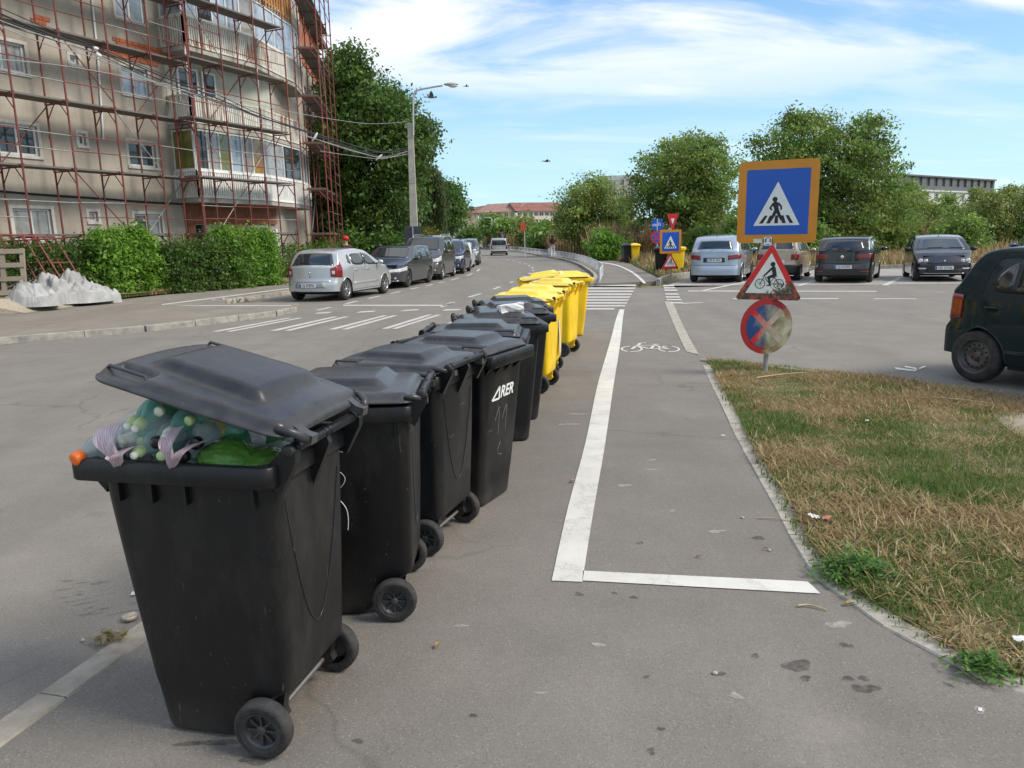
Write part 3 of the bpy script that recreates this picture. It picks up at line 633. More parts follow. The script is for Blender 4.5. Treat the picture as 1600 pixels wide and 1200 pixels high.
# thermal-joint strip of exposed bricks, real bricks
mb = MB(); rs = random.Random(3)
ua, za = onA(145,66); ub, zb_ = onA(266,100); nb = int((ub-ua)/.26)
for r_ in range(5):
    for k in range(nb+1):
        u0 = ua+k*.26+(r_%2)*.13; 
        if r_ > 2 and k < 3 or r_ == 0 and k > nb-3: continue
        z = (za+zb_)/2-.34+r_*.135+.08; pboxA(mb, u0, u0+.245, z, z+.12, WALL+.002, WALL+rs.uniform(.02,.04))
o = mb.build('exposed_bricks', BRICK, bld); o['kind'] = 'stuff'
mb = MB(); ua, za = onA(48,34); ub, _ = onA(78,36)
for r_ in range(4):
    for k in range(int((ub-ua)/.26)): u0 = ua+k*.26+(r_%2)*.13; z = za-.27+r_*.135; pboxA(mb, u0, u0+.245, z, z+.12, WALL+.002, WALL+rs.uniform(.02,.04))
o = mb.build('exposed_bricks', BRICK, bld); o['kind'] = 'stuff'
# string of old cable and pipes on the wall
mb = MB(); mb.tube([PA(onA(143,-20)[0]+.0,13.5,WALL+.05),PA(onA(143,20)[0],8,WALL+.05),PA(onA(146,100)[0],5.3,WALL+.05)], .035, 8); mb.build('drain_pipe', PVC, bld)
mb = MB(); mb.tube(smooth_path([PA(onA(x,y)[0],onA(x,y)[1],WALL+.04) for x,y in ((-120,290),(0,299),(60,304),(150,310),(230,316),(288,319))],4), .035, 6); mb.build('wall_cable', CAB if 'CAB' in globals() else DARKIN, bld)
mb = MB(); mb.tube([PA(uA(281),.2,WALL+.05),PA(uA(281),2.1,WALL+.05),PA(uA(300),2.1,WALL+.05)], .03, 6); mb.build('gas_pipe', M('yellow_pipe', (.45,.33,.10), .5), bld)
# roof slab
# facade B and its openings
holesB = []; 
for fl in range(5):
    for v0 in (3.2, 6.4, 9.8, 13.2): holesB.append((v0, .95+2.7*fl, v0+1.4, 2.3+2.7*fl))
PWb = lambda v, z: PB(v, z)
LB = 19.0
mb = wall_holes(PWb, nB, 0, LB, 0, ZT, holesB, .2); mb.build('wall', PLAST, bld)
mb = MB(); q_ = [PB(v,z,.03) for v,z in ((7.5,11.6),(LB,11.6),(LB,14.2),(7.5,14.2))]; mb.add(q_ + [p-nB*.03 for p in q_], [(0,1,2,3),(0,4,5,1),(1,5,6,2),(2,6,7,3),(3,7,4,0)], False); mb.build('brick_field', BRICK, bld)
for h in holesB: framed(PWb, nB, *h, bld, (WGL,), (.5,), .14, surround=False)
mb = MB()
for p0, p1, nn in ((PA(uL,0),CB,nA),(CB,PB(LB,0),nB)):
    a, b = Vector((p0.x,p0.y,ZT)), Vector((p1.x,p1.y,ZT)); mb.add([a+nn*.5,b+nn*.5,b+nn*.5+Vector((0,0,.25)),a+nn*.5+Vector((0,0,.25)), a-nn*9,b-nn*9,b-nn*9+Vector((0,0,.25)),a-nn*9+Vector((0,0,.25))], [(0,1,2,3),(3,2,6,7),(0,4,5,1),(1,5,6,2),(0,3,7,4),(4,7,6,5)], False)
mb.build('roof', M('roof_edge', (.16,.07,.05), .8, var=.2), bld)
mb = MB(); a, b = PB(LB,0), PB(LB,0,-9); mb.add([a,b,b+Vector((0,0,ZT)),a+Vector((0,0,ZT))],[(0,1,2,3)],False); a, b = PA(uL,0), PA(uL,0,WALL-9); mb.add([a,b,b+Vector((0,0,ZT)),a+Vector((0,0,ZT))],[(0,1,2,3)],False); mb.build('end_wall', PLAST, bld)
# ---- balconies round the corner
NB = WALL+1.15
u1 = onA(296,150,NB)[0]; u2 = onA(411,230,NB)[0]
bp_ = [PA(u1,0,WALL), PA(u1,0,NB), PA(u2,0,NB), PB(1.5,0,.80), PB(4.0,0,.80), PB(4.0,0,0)]
def rail_panel(parent, a, b, z0, z1, mat, slat=.07, gap=.035):
    mb = MB(); d = (b-a); L = d.length; d = d/L; n = Vector((d.y,-d.x,0)); k = max(1,int(L/(slat+gap)))
    for i in range(k):
        p = a+d*((i+.5)*L/k); mb.box((p.x,p.y,(z0+z1)/2), (slat,.03,z1-z0-.12), Matrix((d,n,Vector((0,0,1)))).transposed())
    o = mb.build('railing_slats', mat, parent); o['kind'] = 'stuff'
    mb = MB()
    for z in (z0+.03, z1-.02): mb.bar(Vector((a.x,a.y,z)), Vector((b.x,b.y,z)), .07, .07)
    for q in range(int(L/1.1)+2): p = a.lerp(b, min(1,q*1.1/L)); mb.box((p.x,p.y,(z0+z1)/2),(.06,.06,z1-z0))
    mb.build('railing_frame', mat, parent)
for f in range(4):
    zf = 3.42+2.7*f; bal = bpy.data.objects.new('balcony', None); C.objects.link(bal); bal.parent = bld
    mb = MB(); mb.prism([(p.x,p.y) for p in bp_][::-1], zf-.16, zf) ; mb.build('slab', SLAB, bal, fix=True)
    mt = RAILP if f == 0 else RAILW
    for i in range(4): 
        if i == 3 and f > 1: pass
        rail_panel(bal, bp_[i], bp_[i+1], zf+.02, zf+1.02, mt)
    if f in (0,2,3):
        segs = [(bp_[0],bp_[1],1),(bp_[1],bp_[2],6 if f==0 else 5),(bp_[2],bp_[3],2),(bp_[3],bp_[4],3)]
        cyc = {0:[WGLG,WGL,WGL2,WGLG,WGLB,WGL2,M('ochre_curtain_glass',(.30,.17,.05),.1,coat=.6,spec=.8),WGL2,WGL],2:[WGLB,WGLB,WGL,WGLB,WGLB,WGL2,WGLB],3:[WGL,WGLB,WGL2,WGL]}[f]; ci = 0
        for a, b, k in segs:
            d = b-a; L = d.length; d = d/L; nn = Vector((d.y,-d.x,0)); P_ = (lambda a, d: lambda u, z: Vector((a.x+d.x*u, a.y+d.y*u, z)))(a, d)
            pms = [cyc[(ci+q)%len(cyc)] for q in range(k)]; ci += k
            framed(P_, nn, .03, zf+1.03, L-.03, zf+2.50, bal, pms, [q/k for q in range(1,k)], .05, .06, surround=False)
    else:
        for p in (bp_[1],bp_[2],bp_[3]): mb = MB(); mb.tube([Vector((p.x,p.y,zf+1)),Vector((p.x,p.y,zf+2.54))], .035, 6); mb.build('corner_post', PVC, bal)
        mb = MB(); pboxA(mb, u1+.02, uC-.1, zf+.02, zf+2.5, WALL+.004, WALL+.02); mb.build('painted_back_wall', M('pale_green_render', (.42,.44,.34), .85, var=.1, scale=1.5, tint=(.50,.49,.44)), bal)
        framed(PWa, nA, u1+.5, zf+.9, u1+1.5, zf+2.2, bal, (WGL,), (.5,), -.06, surround=False); framed(PWa, nA, u1+1.7, zf+.1, u1+2.4, zf+2.2, bal, (WGL,), (), -.06, surround=False)
# orange timber field high on the corner balcony
mb = MB(); a, b = bp_[2], bp_[3]
for i in range(14):
    p = a.lerp(b, (i+.5)/14); d = (b-a).normalized(); mb.box((p.x+nA.x*.06,p.y+nA.y*.06,12.15),(.15,.03,1.5), Matrix((d,Vector((d.y,-d.x,0)),Vector((0,0,1)))).transposed())
mb.build('timber_boards', M('orange_timber', (.38,.17,.04), .7, var=.3, scale=5), bld)
# ================================================================ SCAFFOLDING
SRED = M('red_scaffold_paint', (.30,.052,.035), .6, .1, var=.3, scale=5, tint=(.16,.055,.045), rand=.25); SGALV = M('scaffold_galvanised', (.33,.32,.30), .55, .6, var=.2, scale=6); PLANK = M('scaffold_plank', (.20,.185,.165), .85, var=.25, scale=4, tint=(.13,.115,.10), bump=.3, bscale=30)
LV = [2.05+2.03*k for k in range(7)]
def scaffold(label, PF, posts, n_out, n_in, levels, ztop, seed, plank_lv=None):
    """PF(u, z, n); posts = u positions of the frames"""
    rs = random.Random(seed); t = thing('scaffolding', label, 'scaffolding', (0,0,0))
    nm = (n_out+n_in)/2
    for i, u in enumerate(posts):
        for n in (n_out, n_in):
            jz = ztop+rs.uniform(-.3,.3); mb = MB(); mb.tube([PF(u+rs.uniform(-.02,.02),.1,n), PF(u+rs.uniform(-.03,.03),jz,n)], .030, 8)
            for z in levels: mb.tube([PF(u,z-.06,n),PF(u,z+.06,n)], .042, 8); mb.tube([PF(u,z+.98,n),PF(u,z+1.06,n)], .040, 8)
            mb.build('scaffold_pole', SRED, t)
        for z in levels:
            mb = MB(); mb.tube([PF(u,z-.04,n_in),PF(u,z-.04,n_out)], .026, 6)
            for n, s in ((n_out,-1),(n_in,1)): 
                sg = 1 if n_out > n_in else -1; mb.tube([PF(u,z-.50,n), PF(u,z-.06,n+s*sg*.36)], .018, 5)
            mb.build('frame_bracket', SRED, t)
    for i in range(len(posts)-1):
        a, b = posts[i], posts[i+1]
        for k, z in enumerate(levels):
            if plank_lv is not None and k not in plank_lv: continue
            mb = MB(); q = (n_out-n_in); 
            for j in range(2):
                na, nb_ = n_in+q*(.13+.38*j), n_in+q*(.13+.38*j+.36); vs = [PF(uu, zz, nn) for zz in (z, z+.055) for uu, nn in ((a+.02,na),(b-.02,na),(b-.02,nb_),(a+.02,nb_))]
                mb.add(vs, [(3,2,1,0),(4,5,6,7),(0,1,5,4),(1,2,6,5),(2,3,7,6),(3,0,4,7)], False)
            mb.build('platform', PLANK, t, fix=True)
        for k, z in enumerate(levels):
            for h in (.55, 1.02):
                if rs.random() < .12: continue
                mb = MB(); mb.tube([PF(a,z+h,n_out*.999),PF(b,z+h+rs.uniform(-.03,.03),n_out*.999)], .017, 6); mb.build('guard_rail', SGALV if rs.random() < .35 else SRED, t)
            z0 = levels[k-1] if k else .2
            if (i+k) % 2 == 0: mb = MB(); mb.tube([PF(a,z0+.1,n_in),PF(b,z-.1,n_in)] if (i//2+k)%2 else [PF(a,z-.1,n_out),PF(b,z0+.15,n_out)], .017, 6); mb.build('diagonal_brace', SRED if rs.random() < .6 else SGALV, t)
    return t
FA = lambda u, z, n: PA(u, z, n)
uo = [onA(x, y, 0)[0] for x, y in ((85,0),(160,0),(226,0),(287,0))]; st = (uo[3]-uo[0])/3
po = [uo[0]-3*st, uo[0]-2*st, uo[0]-st] + uo
scaffold('red scaffolding across the plain plastered front with long grey plank decks', FA, po, 0, -1.0, LV, 14.6, 1)
u3 = [onA(x, 0, .78)[0] for x in (337,391,438)]; s3 = (u3[2]-u3[0])/2
scaffold('red scaffolding standing out in front of the rusty balconies', FA, [u3[0]-.9*s3+.0] + u3, .80, -.10, [z+.0 for z in LV], 14.6, 2)
FB = lambda u, z, n: PB(u, z, n)
b0 = .6
scaffold('red scaffolding tower round the far corner of the building, nearest the trees', FB, [b0, b0+1.9, b0+4.0, b0+6.1], 2.0, .95, LV, 15.2, 3)
# ================================================================ FAR BUILDINGS
CREAM = M('cream_render', (.60,.47,.30), .85, var=.07, scale=.3); CREAM2 = M('pale_render_far', (.60,.54,.45), .85, var=.07, scale=.3); TILE = M('red_roof_tiles', (.20,.075,.055), .8, var=.2, scale=.5, tint=(.27,.115,.085), bump=.4, bscale=8); TILE2 = M('faded_roof_tiles', (.30,.17,.13), .8, var=.15, scale=.5, bump=.4, bscale=8)
WHT = M('white_render', (.58,.58,.56), .8, var=.06, scale=.2); DKR = M('dark_cladding', (.10,.105,.11), .6, var=.15, scale=.3)
def far_wall(parent, a, b, z0, z1, mat, floors, cols, ww=1.3, wh=1.3, gl=WGL, fm=PVC, bal=()):
    a, b = Vector((a[0],a[1],0)), Vector((b[0],b[1],0)); d = b-a; L = d.length; d = d/L; n = Vector((d.y,-d.x,0)); P_ = lambda u, z: Vector((a.x+d.x*u, a.y+d.y*u, z)); H = []
    fh = (z1-z0)/floors
    for f in range(floors):
        for c in range(cols):
            u = (c+.5)*L/cols; z = z0+f*fh+fh*.36; H.append((u-ww/2, z, u+ww/2, z+wh))
    wall_holes(P_, n, 0, L, z0-.5, z1, H, .3).build('wall', mat, parent)
    for h in H: framed(P_, n, *h, parent, (gl,), (.5,), .22, .11, surround=False, fm=fm)
    for f, c, w_, mt in bal:
        u = (c+.5)*L/cols; z = z0+f*fh+.1; mb = MB(); vs = [P_(uu,zz)+n*k for k in (.01,1.1) for uu,zz in ((u-w_/2,z),(u+w_/2,z),(u+w_/2,z+1.1),(u-w_/2,z+1.1))]; mb.add(vs, [(3,2,1,0),(4,5,6,7),(0,1,5,4),(1,2,6,5),(2,3,7,6),(3,0,4,7)], False); mb.build('balcony', mt, parent)
    return P_, n, L
def gable_roof(parent, a, b, n, depth, z, h, mat, over=.6):
    a, b = Vector((a[0],a[1],z)), Vector((b[0],b[1],z)); d = (b-a).normalized(); A, B = a+n*over-d*over, b+n*over+d*over; A2, B2 = a-n*(depth+over)-d*over, b-n*(depth+over)+d*over; m = -n*(depth/2+over)
    R0, R1 = A+m+Vector((0,0,h)), B+m+Vector((0,0,h)); R0 += d*.4; R1 -= d*.4
    mb = MB(); mb.add([A,B,R1,R0,A2,B2], [(0,1,2,3),(5,4,3,2),(1,5,2),(4,0,3),(0,4,5,1)], False); mb.build('roof', mat, parent)
t = thing('apartment_block', 'long cream apartment block with red tiled roof closing the end of the street', 'building', (0,0,0))
OCH = M('ochre_balcony', (.52,.30,.11), .8, var=.1)
pts = [(V(712,340,250),V(747,340,226)),(V(748,340,224),V(806,340,218)),(V(808,340,217),V(884,340,222))]
for (a, b), cols, mt, rf, bal in zip(pts, (5,6,9), (CREAM,CREAM,CREAM2), (TILE,TILE2,TILE), (((2,3,2.4,OCH),(1,3,2.4,OCH)), ((2,1,2.6,OCH),(1,1,2.6,OCH),(2,4,2.6,OCH)), ((2,3,3,OCH),(2,6,3,OCH),(1,3,3,OCH),(1,6,3,OCH)))):
    _, n, L = far_wall(t, a, b, 0, 8.9, mt, 4, cols, 1.2, 1.2, bal=bal); gable_roof(t, a, b, n, 11, 8.9, 2.6, rf)
t = thing('shed', 'plain grey flat roofed building beyond the parked cars', 'building', (0,0,0))
a, b = V(699,360,112), V(731,360,118); P_, n, L = far_wall(t, a, b, 0, 3.2, M('grey_cladding', (.36,.37,.38), .7, var=.08, scale=.3), 1, 1, .9, 1.0)
mb = MB(); d = (Vector((b.x-a.x,b.y-a.y,0))).normalized(); vs = [Vector((p.x,p.y,z))-n*k for p in (a,b) for z in (0,3.3) for k in (-.1,8)]; mb.add(vs, [(2,3,7,6),(1,3,2,0),(4,6,7,5),(3,1,5,7)], False); mb.build('shell', M('grey_cladding', (.36,.37,.38)), t)
t = thing('apartment_block', 'white apartment tower whose flat top shows above the trees', 'building', (0,0,0))
a, b = V(938,300,235), V(992,300,232); P_, n, L = far_wall(t, a, b, 0, 18.2, CREAM2, 6, 4); mb = MB(); vs = [Vector((p.x,p.y,z))-n*k for p in (a,b) for z in (17.9,19.2) for k in (-.2,10)]; mb.add(vs, [(2,3,7,6),(0,2,6,4),(0,1,3,2),(4,6,7,5),(1,5,7,3)], False); mb.build('parapet', WHT, t)
t = thing('apartment_block', 'long modern white block with dark clad top storey beyond the bushes on the right', 'building', (0,0,0))
a, b = V(1395,290,128), V(1562,290,152); far_wall(t, a, b, 0, 8.0, WHT, 3, 12, 1.5, 1.5)
a2 = Vector((a.x,a.y,0)); b2x = Vector((b.x,b.y,0)); d = (b2x-a2).normalized(); n = Vector((d.y,-d.x,0)); a3, b3 = a2-n*.6+d*.5, b2x-n*.6-d*.8
far_wall(t, a3, b3, 8.2, 10.5, DKR, 1, 14, 1.2, 1.5, fm=DKR); mb = MB(); vs = [Vector((p.x,p.y,z))-n*k for p in (a3,b3) for z in (10.5,10.75) for k in (-.3,10)]; mb.add(vs, [(2,3,7,6),(0,2,6,4),(0,1,3,2),(4,6,7,5)], False); mb.build('roof', DKR, t); mb = MB(); vs = [Vector((p.x,p.y,z))-n*k for p in (a,b) for z in (8.0,8.25) for k in (-.25,10)]; mb.add(vs, [(2,3,7,6),(0,2,6,4),(0,1,3,2),(4,6,7,5)], False); mb.build('ledge', WHT, t)
# ================================================================ BUILDING MATERIAL LYING ABOUT ON THE LEFT
gz = LZ+.01
WOOD = M('grey_wood', (.33,.28,.22), .85, var=.2, scale=7, tint=(.24,.19,.14), bump=.3, bscale=40, rand=.1)
p0 = V(6,462,19.2); gz = p0.z-.03; t = thing('pallet', 'grey wooden pallet standing on edge at the left border, leaning on the red frames', 'pallet', (p0.x,p0.y,gz), R(14))
TL = Matrix.Rotation(R(-12),3,'X')
def pb(mb, c, d): mb.box(TL @ Vector(c), d, TL)
for z in (.10,.45,.80,1.15): mb = MB(); pb(mb, (0,0,z), (1.0,.025,.12)); mb.build('slat', WOOD, t)
for x in (-.45,0,.45): mb = MB(); pb(mb, (x,.06,.62), (.10,.09,1.22)); mb.build('stringer', WOOD, t)
p0 = V(55,455,20.3); gz = p0.z; t = thing('scaffold_frames', 'stack of leaning red scaffold frames behind the white sheeting', 'scaffold frames', (p0.x,p0.y+.5,gz), R(20))
for k in range(7):
    mb = MB(); x = -1.3+k*.30; ln = .30+.02*k; z1 = 1.55-.02*k
    mb.tube([(x,0,0),(x-ln*1.6,.35,z1)], .025, 6); mb.tube([(x+.35,.6,0),(x+.35-ln*1.6,.95,z1)], .025, 6); mb.tube([(x-ln*1.6,.35,z1),(x+.35-ln*1.6,.95,z1)], .025, 6); mb.tube([(x-ln*.8,.17,z1*.5),(x+.35-ln*.8,.77,z1*.5)], .02, 6); mb.build('frame', SRED, t)
mb = MB(); mb.tube([(-1.9,.3,1.30),(.6,.3,1.38)], .025, 6); mb.build('rail', SRED, t)
def heap(name, c, d, seed, mat, label, cat, sub=6):
    # cloth thrown over a mound: a height field with folds and an irregular hem
    N, K = 84, 60; mb = MB(); rows = []; sv = Vector((seed*3.1, seed*1.7, 0))
    for i in range(N+1):
        row = []
        for j in range(K+1):
            u, v = -1.15+2.3*i/N, -1.15+2.3*j/K; p = Vector((u*d[0], v*d[1], 0)); q = p*1.5+sv; wv = noise.noise_vector(q*1.3)*.55
            r = math.sqrt(u*u+v*v)*(1+.22*noise.noise(Vector((math.atan2(v,u)*1.3, seed, 0))))
            m = max(0, 1-r*r); base = m**.85*(.85+.5*noise.noise(q*1.3))
            f1 = min(1,1.9*abs(noise.noise((q+wv)*1.5))); f2 = min(1,1.9*abs(noise.noise((q+wv*1.6)*3.2+Vector((9,0,0))))); f3 = min(1,1.9*abs(noise.noise((q+wv*2)*6.5)))
            z = d[2]*(base + min(1,m*2.2+.12)*(.38*(f1-.45)+.22*(f2-.45)+.10*(f3-.5)))
            row.append(Vector((p.x+wv.x*.10, p.y+wv.y*.10, max(z, .01+.03*f2) if r < 1.0 else -.22)))
        rows.append(row)
    for i in range(N):
        for j in range(K):
            cu, cv = -1.15+2.3*(i+.5)/N, -1.15+2.3*(j+.5)/K; r = math.sqrt(cu*cu+cv*cv)*(1+.22*noise.noise(Vector((math.atan2(cv,cu)*1.3, seed, 0))))
            if r < 1.12+.08*noise.noise(Vector((cu*5,cv*5,seed))): mb.add([rows[i][j],rows[i+1][j],rows[i+1][j+1],rows[i][j+1]], [(0,1,2,3)], True)
    o = mb.build(name, mat, fix=True); o.location = (c[0],c[1],c[2]-.03); return tag(o, label, cat)
SHEET = M('white_sheeting', (.33,.325,.305), .75, var=.25, scale=3, tint=(.40,.395,.38), bump=.3, bscale=18)
p0 = V(84,460,20.6); gz = p0.z; o = heap('sheeting_heap', (p0.x,p0.y+.4,gz), (1.15,.80,.62), 2.2, SHEET, 'crumpled heap of dirty white construction sheeting in front of the hedge', 'sheeting'); o.rotation_euler = (0,0,R(16))
p0 = V(140,461,21.4); gz = p0.z; o = heap('sheeting_heap', (p0.x,p0.y+.3,gz), (.70,.50,.30), 7.7, SHEET, 'low right end of the white sheeting, spread beside the bright bush', 'sheeting', 5)
p0 = V(35,464,19.2); gz = p0.z; o = heap('sheeting_heap', (p0.x,p0.y+.3,gz), (.66,.48,.36), 4.4, SHEET, 'fold of white sheeting spilling to the left beside the pallet', 'sheeting', 5)
# ================================================================ TREES AND SHRUBS
LEAF = attr_mat('leaf', .48, .42, .35); BARK = M('bark', (.10,.08,.06), .9, var=.3, scale=5, tint=(.16,.135,.105), bump=.6, bscale=14)
def leaf_cloud(name, lobes, n, size, pal, seed, parent=None, per=60, spread=.34, up=.35, shell=.62, flat=.75, aspect=.55, gapn=.0):
    """lobes: (cx,cy,cz, rx,ry,rz, weight). leaves grow in clumps, most clumps near the lobe surface"""
    rs = np.random.RandomState(seed); L = np.array(lobes, float); wt = L[:,6]/L[:,6].sum(); nc = max(1, n//per)
    li = rs.choice(len(L), nc, p=wt); d = rs.normal(size=(nc,3)); d /= np.linalg.norm(d,axis=1)[:,None]
    rad = np.where(rs.rand(nc) < shell, rs.uniform(.78,1.06,nc), rs.uniform(.15,.95,nc)**.6)
    bump = 1+.20*np.sin(d[:,0]*4.1+seed)*np.sin(d[:,1]*3.7+2*seed)+.14*np.sin(d[:,2]*7+d[:,0]*5+seed)
    cc = L[li,:3] + d*L[li,3:6]*(rad*bump)[:,None]
    ctone = rs.normal(0,.16,nc) 
    k = np.repeat(np.arange(nc), per); m = len(k)
    off = rs.normal(size=(m,3))*spread*rs.uniform(.6,1.3,nc)[k][:,None]; off[:,2] *= flat
    c = cc[k]+off
    # leaf orientation: mostly drooping outwards
    nrm = rs.normal(size=(m,3))*.75 + d[k]*.45 + np.array([0,0,up]); nrm /= np.linalg.norm(nrm,axis=1)[:,None]
    t = rs.normal(size=(m,3)) + np.array([0,0,-.45]); t -= nrm*(t*nrm).sum(1)[:,None]; t /= np.linalg.norm(t,axis=1)[:,None]; b = np.cross(nrm,t)
    s = (size*rs.uniform(.55,1.4,m)*rs.uniform(.7,1.45,nc)[k])[:,None]
    v = np.stack([c-t*s*.5, c+b*s*aspect*.5-nrm*s*.06, c+t*s*.55-nrm*s*.12, c-b*s*aspect*.5-nrm*s*.06],1).reshape(-1,3)
    f = np.arange(m*4).reshape(m,4); pal = np.array(pal)
    col = pal[rs.randint(0,len(pal),nc)][k]*.55 + pal[rs.randint(0,len(pal),m)]*.45; col = col*(1+ctone[k]+rs.normal(0,.12,m))[:,None].clip(.45,1.7)
    return np_mesh(name, v, f, col.clip(0,1), LEAF, parent, 4)
DARKP = [(0.065,0.137,0.027),(0.087,0.177,0.036),(0.119,0.215,0.039),(0.163,0.261,0.046),(0.056,0.115,0.027)]
MIDP = [(0.131,0.242,0.047),(0.184,0.316,0.061),(0.250,0.356,0.070),(0.301,0.356,0.083),(0.109,0.206,0.043)]
OLIVE = [(0.223,0.287,0.070),(0.288,0.328,0.085),(0.171,0.233,0.057),(0.366,0.356,0.105),(0.131,0.206,0.047)]
BRIGHT = [(0.116,0.255,0.026),(0.155,0.321,0.032),(0.201,0.365,0.044),(0.085,0.190,0.024),(0.247,0.394,0.058)]
HEDGE = [(0.045,0.093,0.018),(0.063,0.128,0.024),(0.090,0.173,0.030),(0.150,0.225,0.045)]
def trunk(parent, base, top, r, limbs, seed):
    rs = random.Random(seed); mb = MB(); b, t = Vector(base), Vector(top)
    pts = [b.lerp(t, k/5)+Vector((rs.uniform(-.12,.12),rs.uniform(-.12,.12),0))*(k>0) for k in range(6)]
    mb.tube(pts, [r*(1.25 if k==0 else 1-.13*k) for k in range(6)], 10); mb.build('trunk', BARK, parent)
    mb = MB()
    for l in limbs:
        l = Vector(l); s = pts[rs.randint(2,5)]; m = s.lerp(l,.5)+Vector((rs.uniform(-.4,.4),rs.uniform(-.4,.4),rs.uniform(.1,.5)))
        mb.tube(smooth_path([s,m,l],4), [r*.5*(1-.085*k) for k in range(9)], 6)
        for q in range(3): e = l+Vector((rs.uniform(-1,1),rs.uniform(-1,1),rs.uniform(.1,1)))*1.1; mb.tube([m.lerp(l,.4+.2*q),e], [r*.16,r*.05], 5)
    if limbs: mb.build('limbs', BARK, parent)
def tree(label, base, lobes, n, size, pal, seed, r=.25, name='tree', cat='tree', group=None, trunk_top=None, **kw):
    t = thing(name, label, cat, base, 0, group); 
    limbs = [(l[0],l[1],l[2]) for l in lobes]; zt = trunk_top or max(1.5, sum(l[2] for l in lobes)/len(lobes)*.75)
    trunk(t, (0,0,-.05), (lobes[0][0]*.3,lobes[0][1]*.3,zt), r, limbs, seed)
    leaf_cloud('crown', lobes, n, size, pal, seed, t, **kw); return t
def shrub(label, base, lobes, n, size, pal, seed, name='shrub', cat='shrub', group=None, **kw):
    t = thing(name, label, cat, base, 0, group); rs = random.Random(seed); mb = MB()
    for l in lobes:
        for q in range(3): mb.tube([(l[0]*.4+rs.uniform(-.2,.2),l[1]*.4,0),(l[0]+rs.uniform(-.5,.5)*l[3],l[1]+rs.uniform(-.3,.3)*l[4],l[2]+rs.uniform(-.2,.5)*l[5])], [.035,.012], 5)
    mb.build('stems', BARK, t); leaf_cloud('foliage', lobes, n, size, pal, seed, t, **kw); return t
def lob_px(base, Y, items):
    """lobes from picture boxes: (px, py, half width px, half height px, depth m, weight)"""
    out = []
    for px, py, hw, hh, dp, wt in items:
        c = V(px,py,Y); out.append((c.x-base[0], 0+random.uniform(-.5,.5), c.z-base[2], hw*Y/FPX, dp, hh*Y/FPX, wt))
    return out
# --- tall dark walnut trees behind the scaffolding
Y = 47.; b = (V(575,380,Y).x, Y, LZ)
lobes = lob_px(b, Y, [(545,140,34,55,2.6,1.2),(590,190,52,60,3.2,1.8),(628,225,42,52,3.0,1.4),(560,250,58,70,3.4,2.2),(620,300,46,60,3.2,1.6),(545,340,50,58,3.0,1.8),(600,350,50,42,3.0,1.4),(535,205,34,70,2.6,1.4),(655,215,22,30,1.8,.5),(560,110,18,26,1.2,.35),(605,160,26,28,1.5,.5),(525,110,16,24,1.2,.35)])
tree('tall dark walnut tree rising between the scaffolding and the concrete lamp pole', b, lobes, 64000, .21, DARKP+[(.085,.115,.025)], 5, .34, spread=.42, flat=.6, trunk_top=5)
Y = 52.; b = (V(500,380,Y).x, Y, LZ); lobes = lob_px(b, Y, [(500,180,38,60,3,1),(505,270,40,70,3,1.2),(520,350,44,46,3,1)])
tree('dark tree partly behind the corner scaffolding', b, lobes, 15000, .32, DARKP, 8, .3, spread=.45, flat=.6, trunk_top=4)
# --- weeping willow
Y = 56.; b = (V(680,385,Y).x, Y, LZ); t = thing('willow_tree', 'weeping willow with long hanging strands right of the concrete lamp pole', 'tree', b); trunk(t, (0,0,0), (0,0,4.6), .25, [], 3)
rs = np.random.RandomState(12); ns = 430; vs = []; cols = []
for i in range(ns):
    px = rs.uniform(655,695); py0 = 300-45*math.sqrt(max(0,1-((px-672)/24.)**2)); py1 = rs.uniform(340,386); c0 = V(px,py0+rs.uniform(0,22),Y); z1 = V(px,py1,Y).z; dy = rs.uniform(-1.6,1.6)
    nl = int((c0.z-z1)/.085)+3; zz = np.linspace(c0.z, z1, nl); sw = rs.uniform(-.25,.25)
    for z in zz:
        vs.append((c0.x-b[0]+sw*((c0.z-z)/4)**1.5+rs.normal(0,.05), dy+rs.normal(0,.05), z-b[2])); 
vs = np.array(vs); m = len(vs); a = rs.uniform(0,2*PI,m); sx = np.stack([np.cos(a),np.sin(a),np.zeros(m)],1)*.035; dn = np.stack([rs.normal(0,.05,m),rs.normal(0,.05,m),-np.full(m,.22)],1)
V4 = np.stack([vs, vs+dn*.5+sx, vs+dn, vs+dn*.5-sx],1).reshape(-1,3); pal = np.array([(.075,.115,.035),(.10,.14,.045),(.055,.09,.028),(.125,.155,.055)])
np_mesh('crown', V4, np.arange(m*4).reshape(m,4), pal[rs.randint(0,4,m)]*rs.uniform(.75,1.25,(m,1)), LEAF, t, 4)
leaf_cloud('crown_top', lob_px(b, Y, [(672,290,18,28,1.4,1),(680,320,20,40,1.5,1)]), 5000, .20, [(.06,.095,.028),(.085,.12,.038)], 15, t, aspect=.25, spread=.3)
Y = 68.; b = (V(706,385,Y).x, Y, LZ); tree('round dark tree just beyond the willow', b, lob_px(b, Y, [(705,315,16,26,2,1),(712,330,13,22,2,.8),(700,345,14,22,2,.8)]), 8000, .24, DARKP, 18, .2, spread=.4, trunk_top=3)
Y = 50.; b = (V(662,388,Y).x, Y, LZ); shrub('yellowish shrub at the foot of the willow behind the dark sign', b, lob_px(b, Y, [(668,372,14,12,1,1)]), 2500, .16, [(.20,.18,.03),(.13,.14,.03)], 19)
Y = 44.; b = (V(590,392,Y).x, Y, LZ); shrub('dark undergrowth below the walnut tree behind the parked estate car', b, lob_px(b, Y, [(560,385,30,16,1.2,1),(600,388,30,16,1.2,1),(628,388,18,14,1.2,.7),(520,384,24,16,1.2,.8)]), 9000, .20, DARKP, 20)
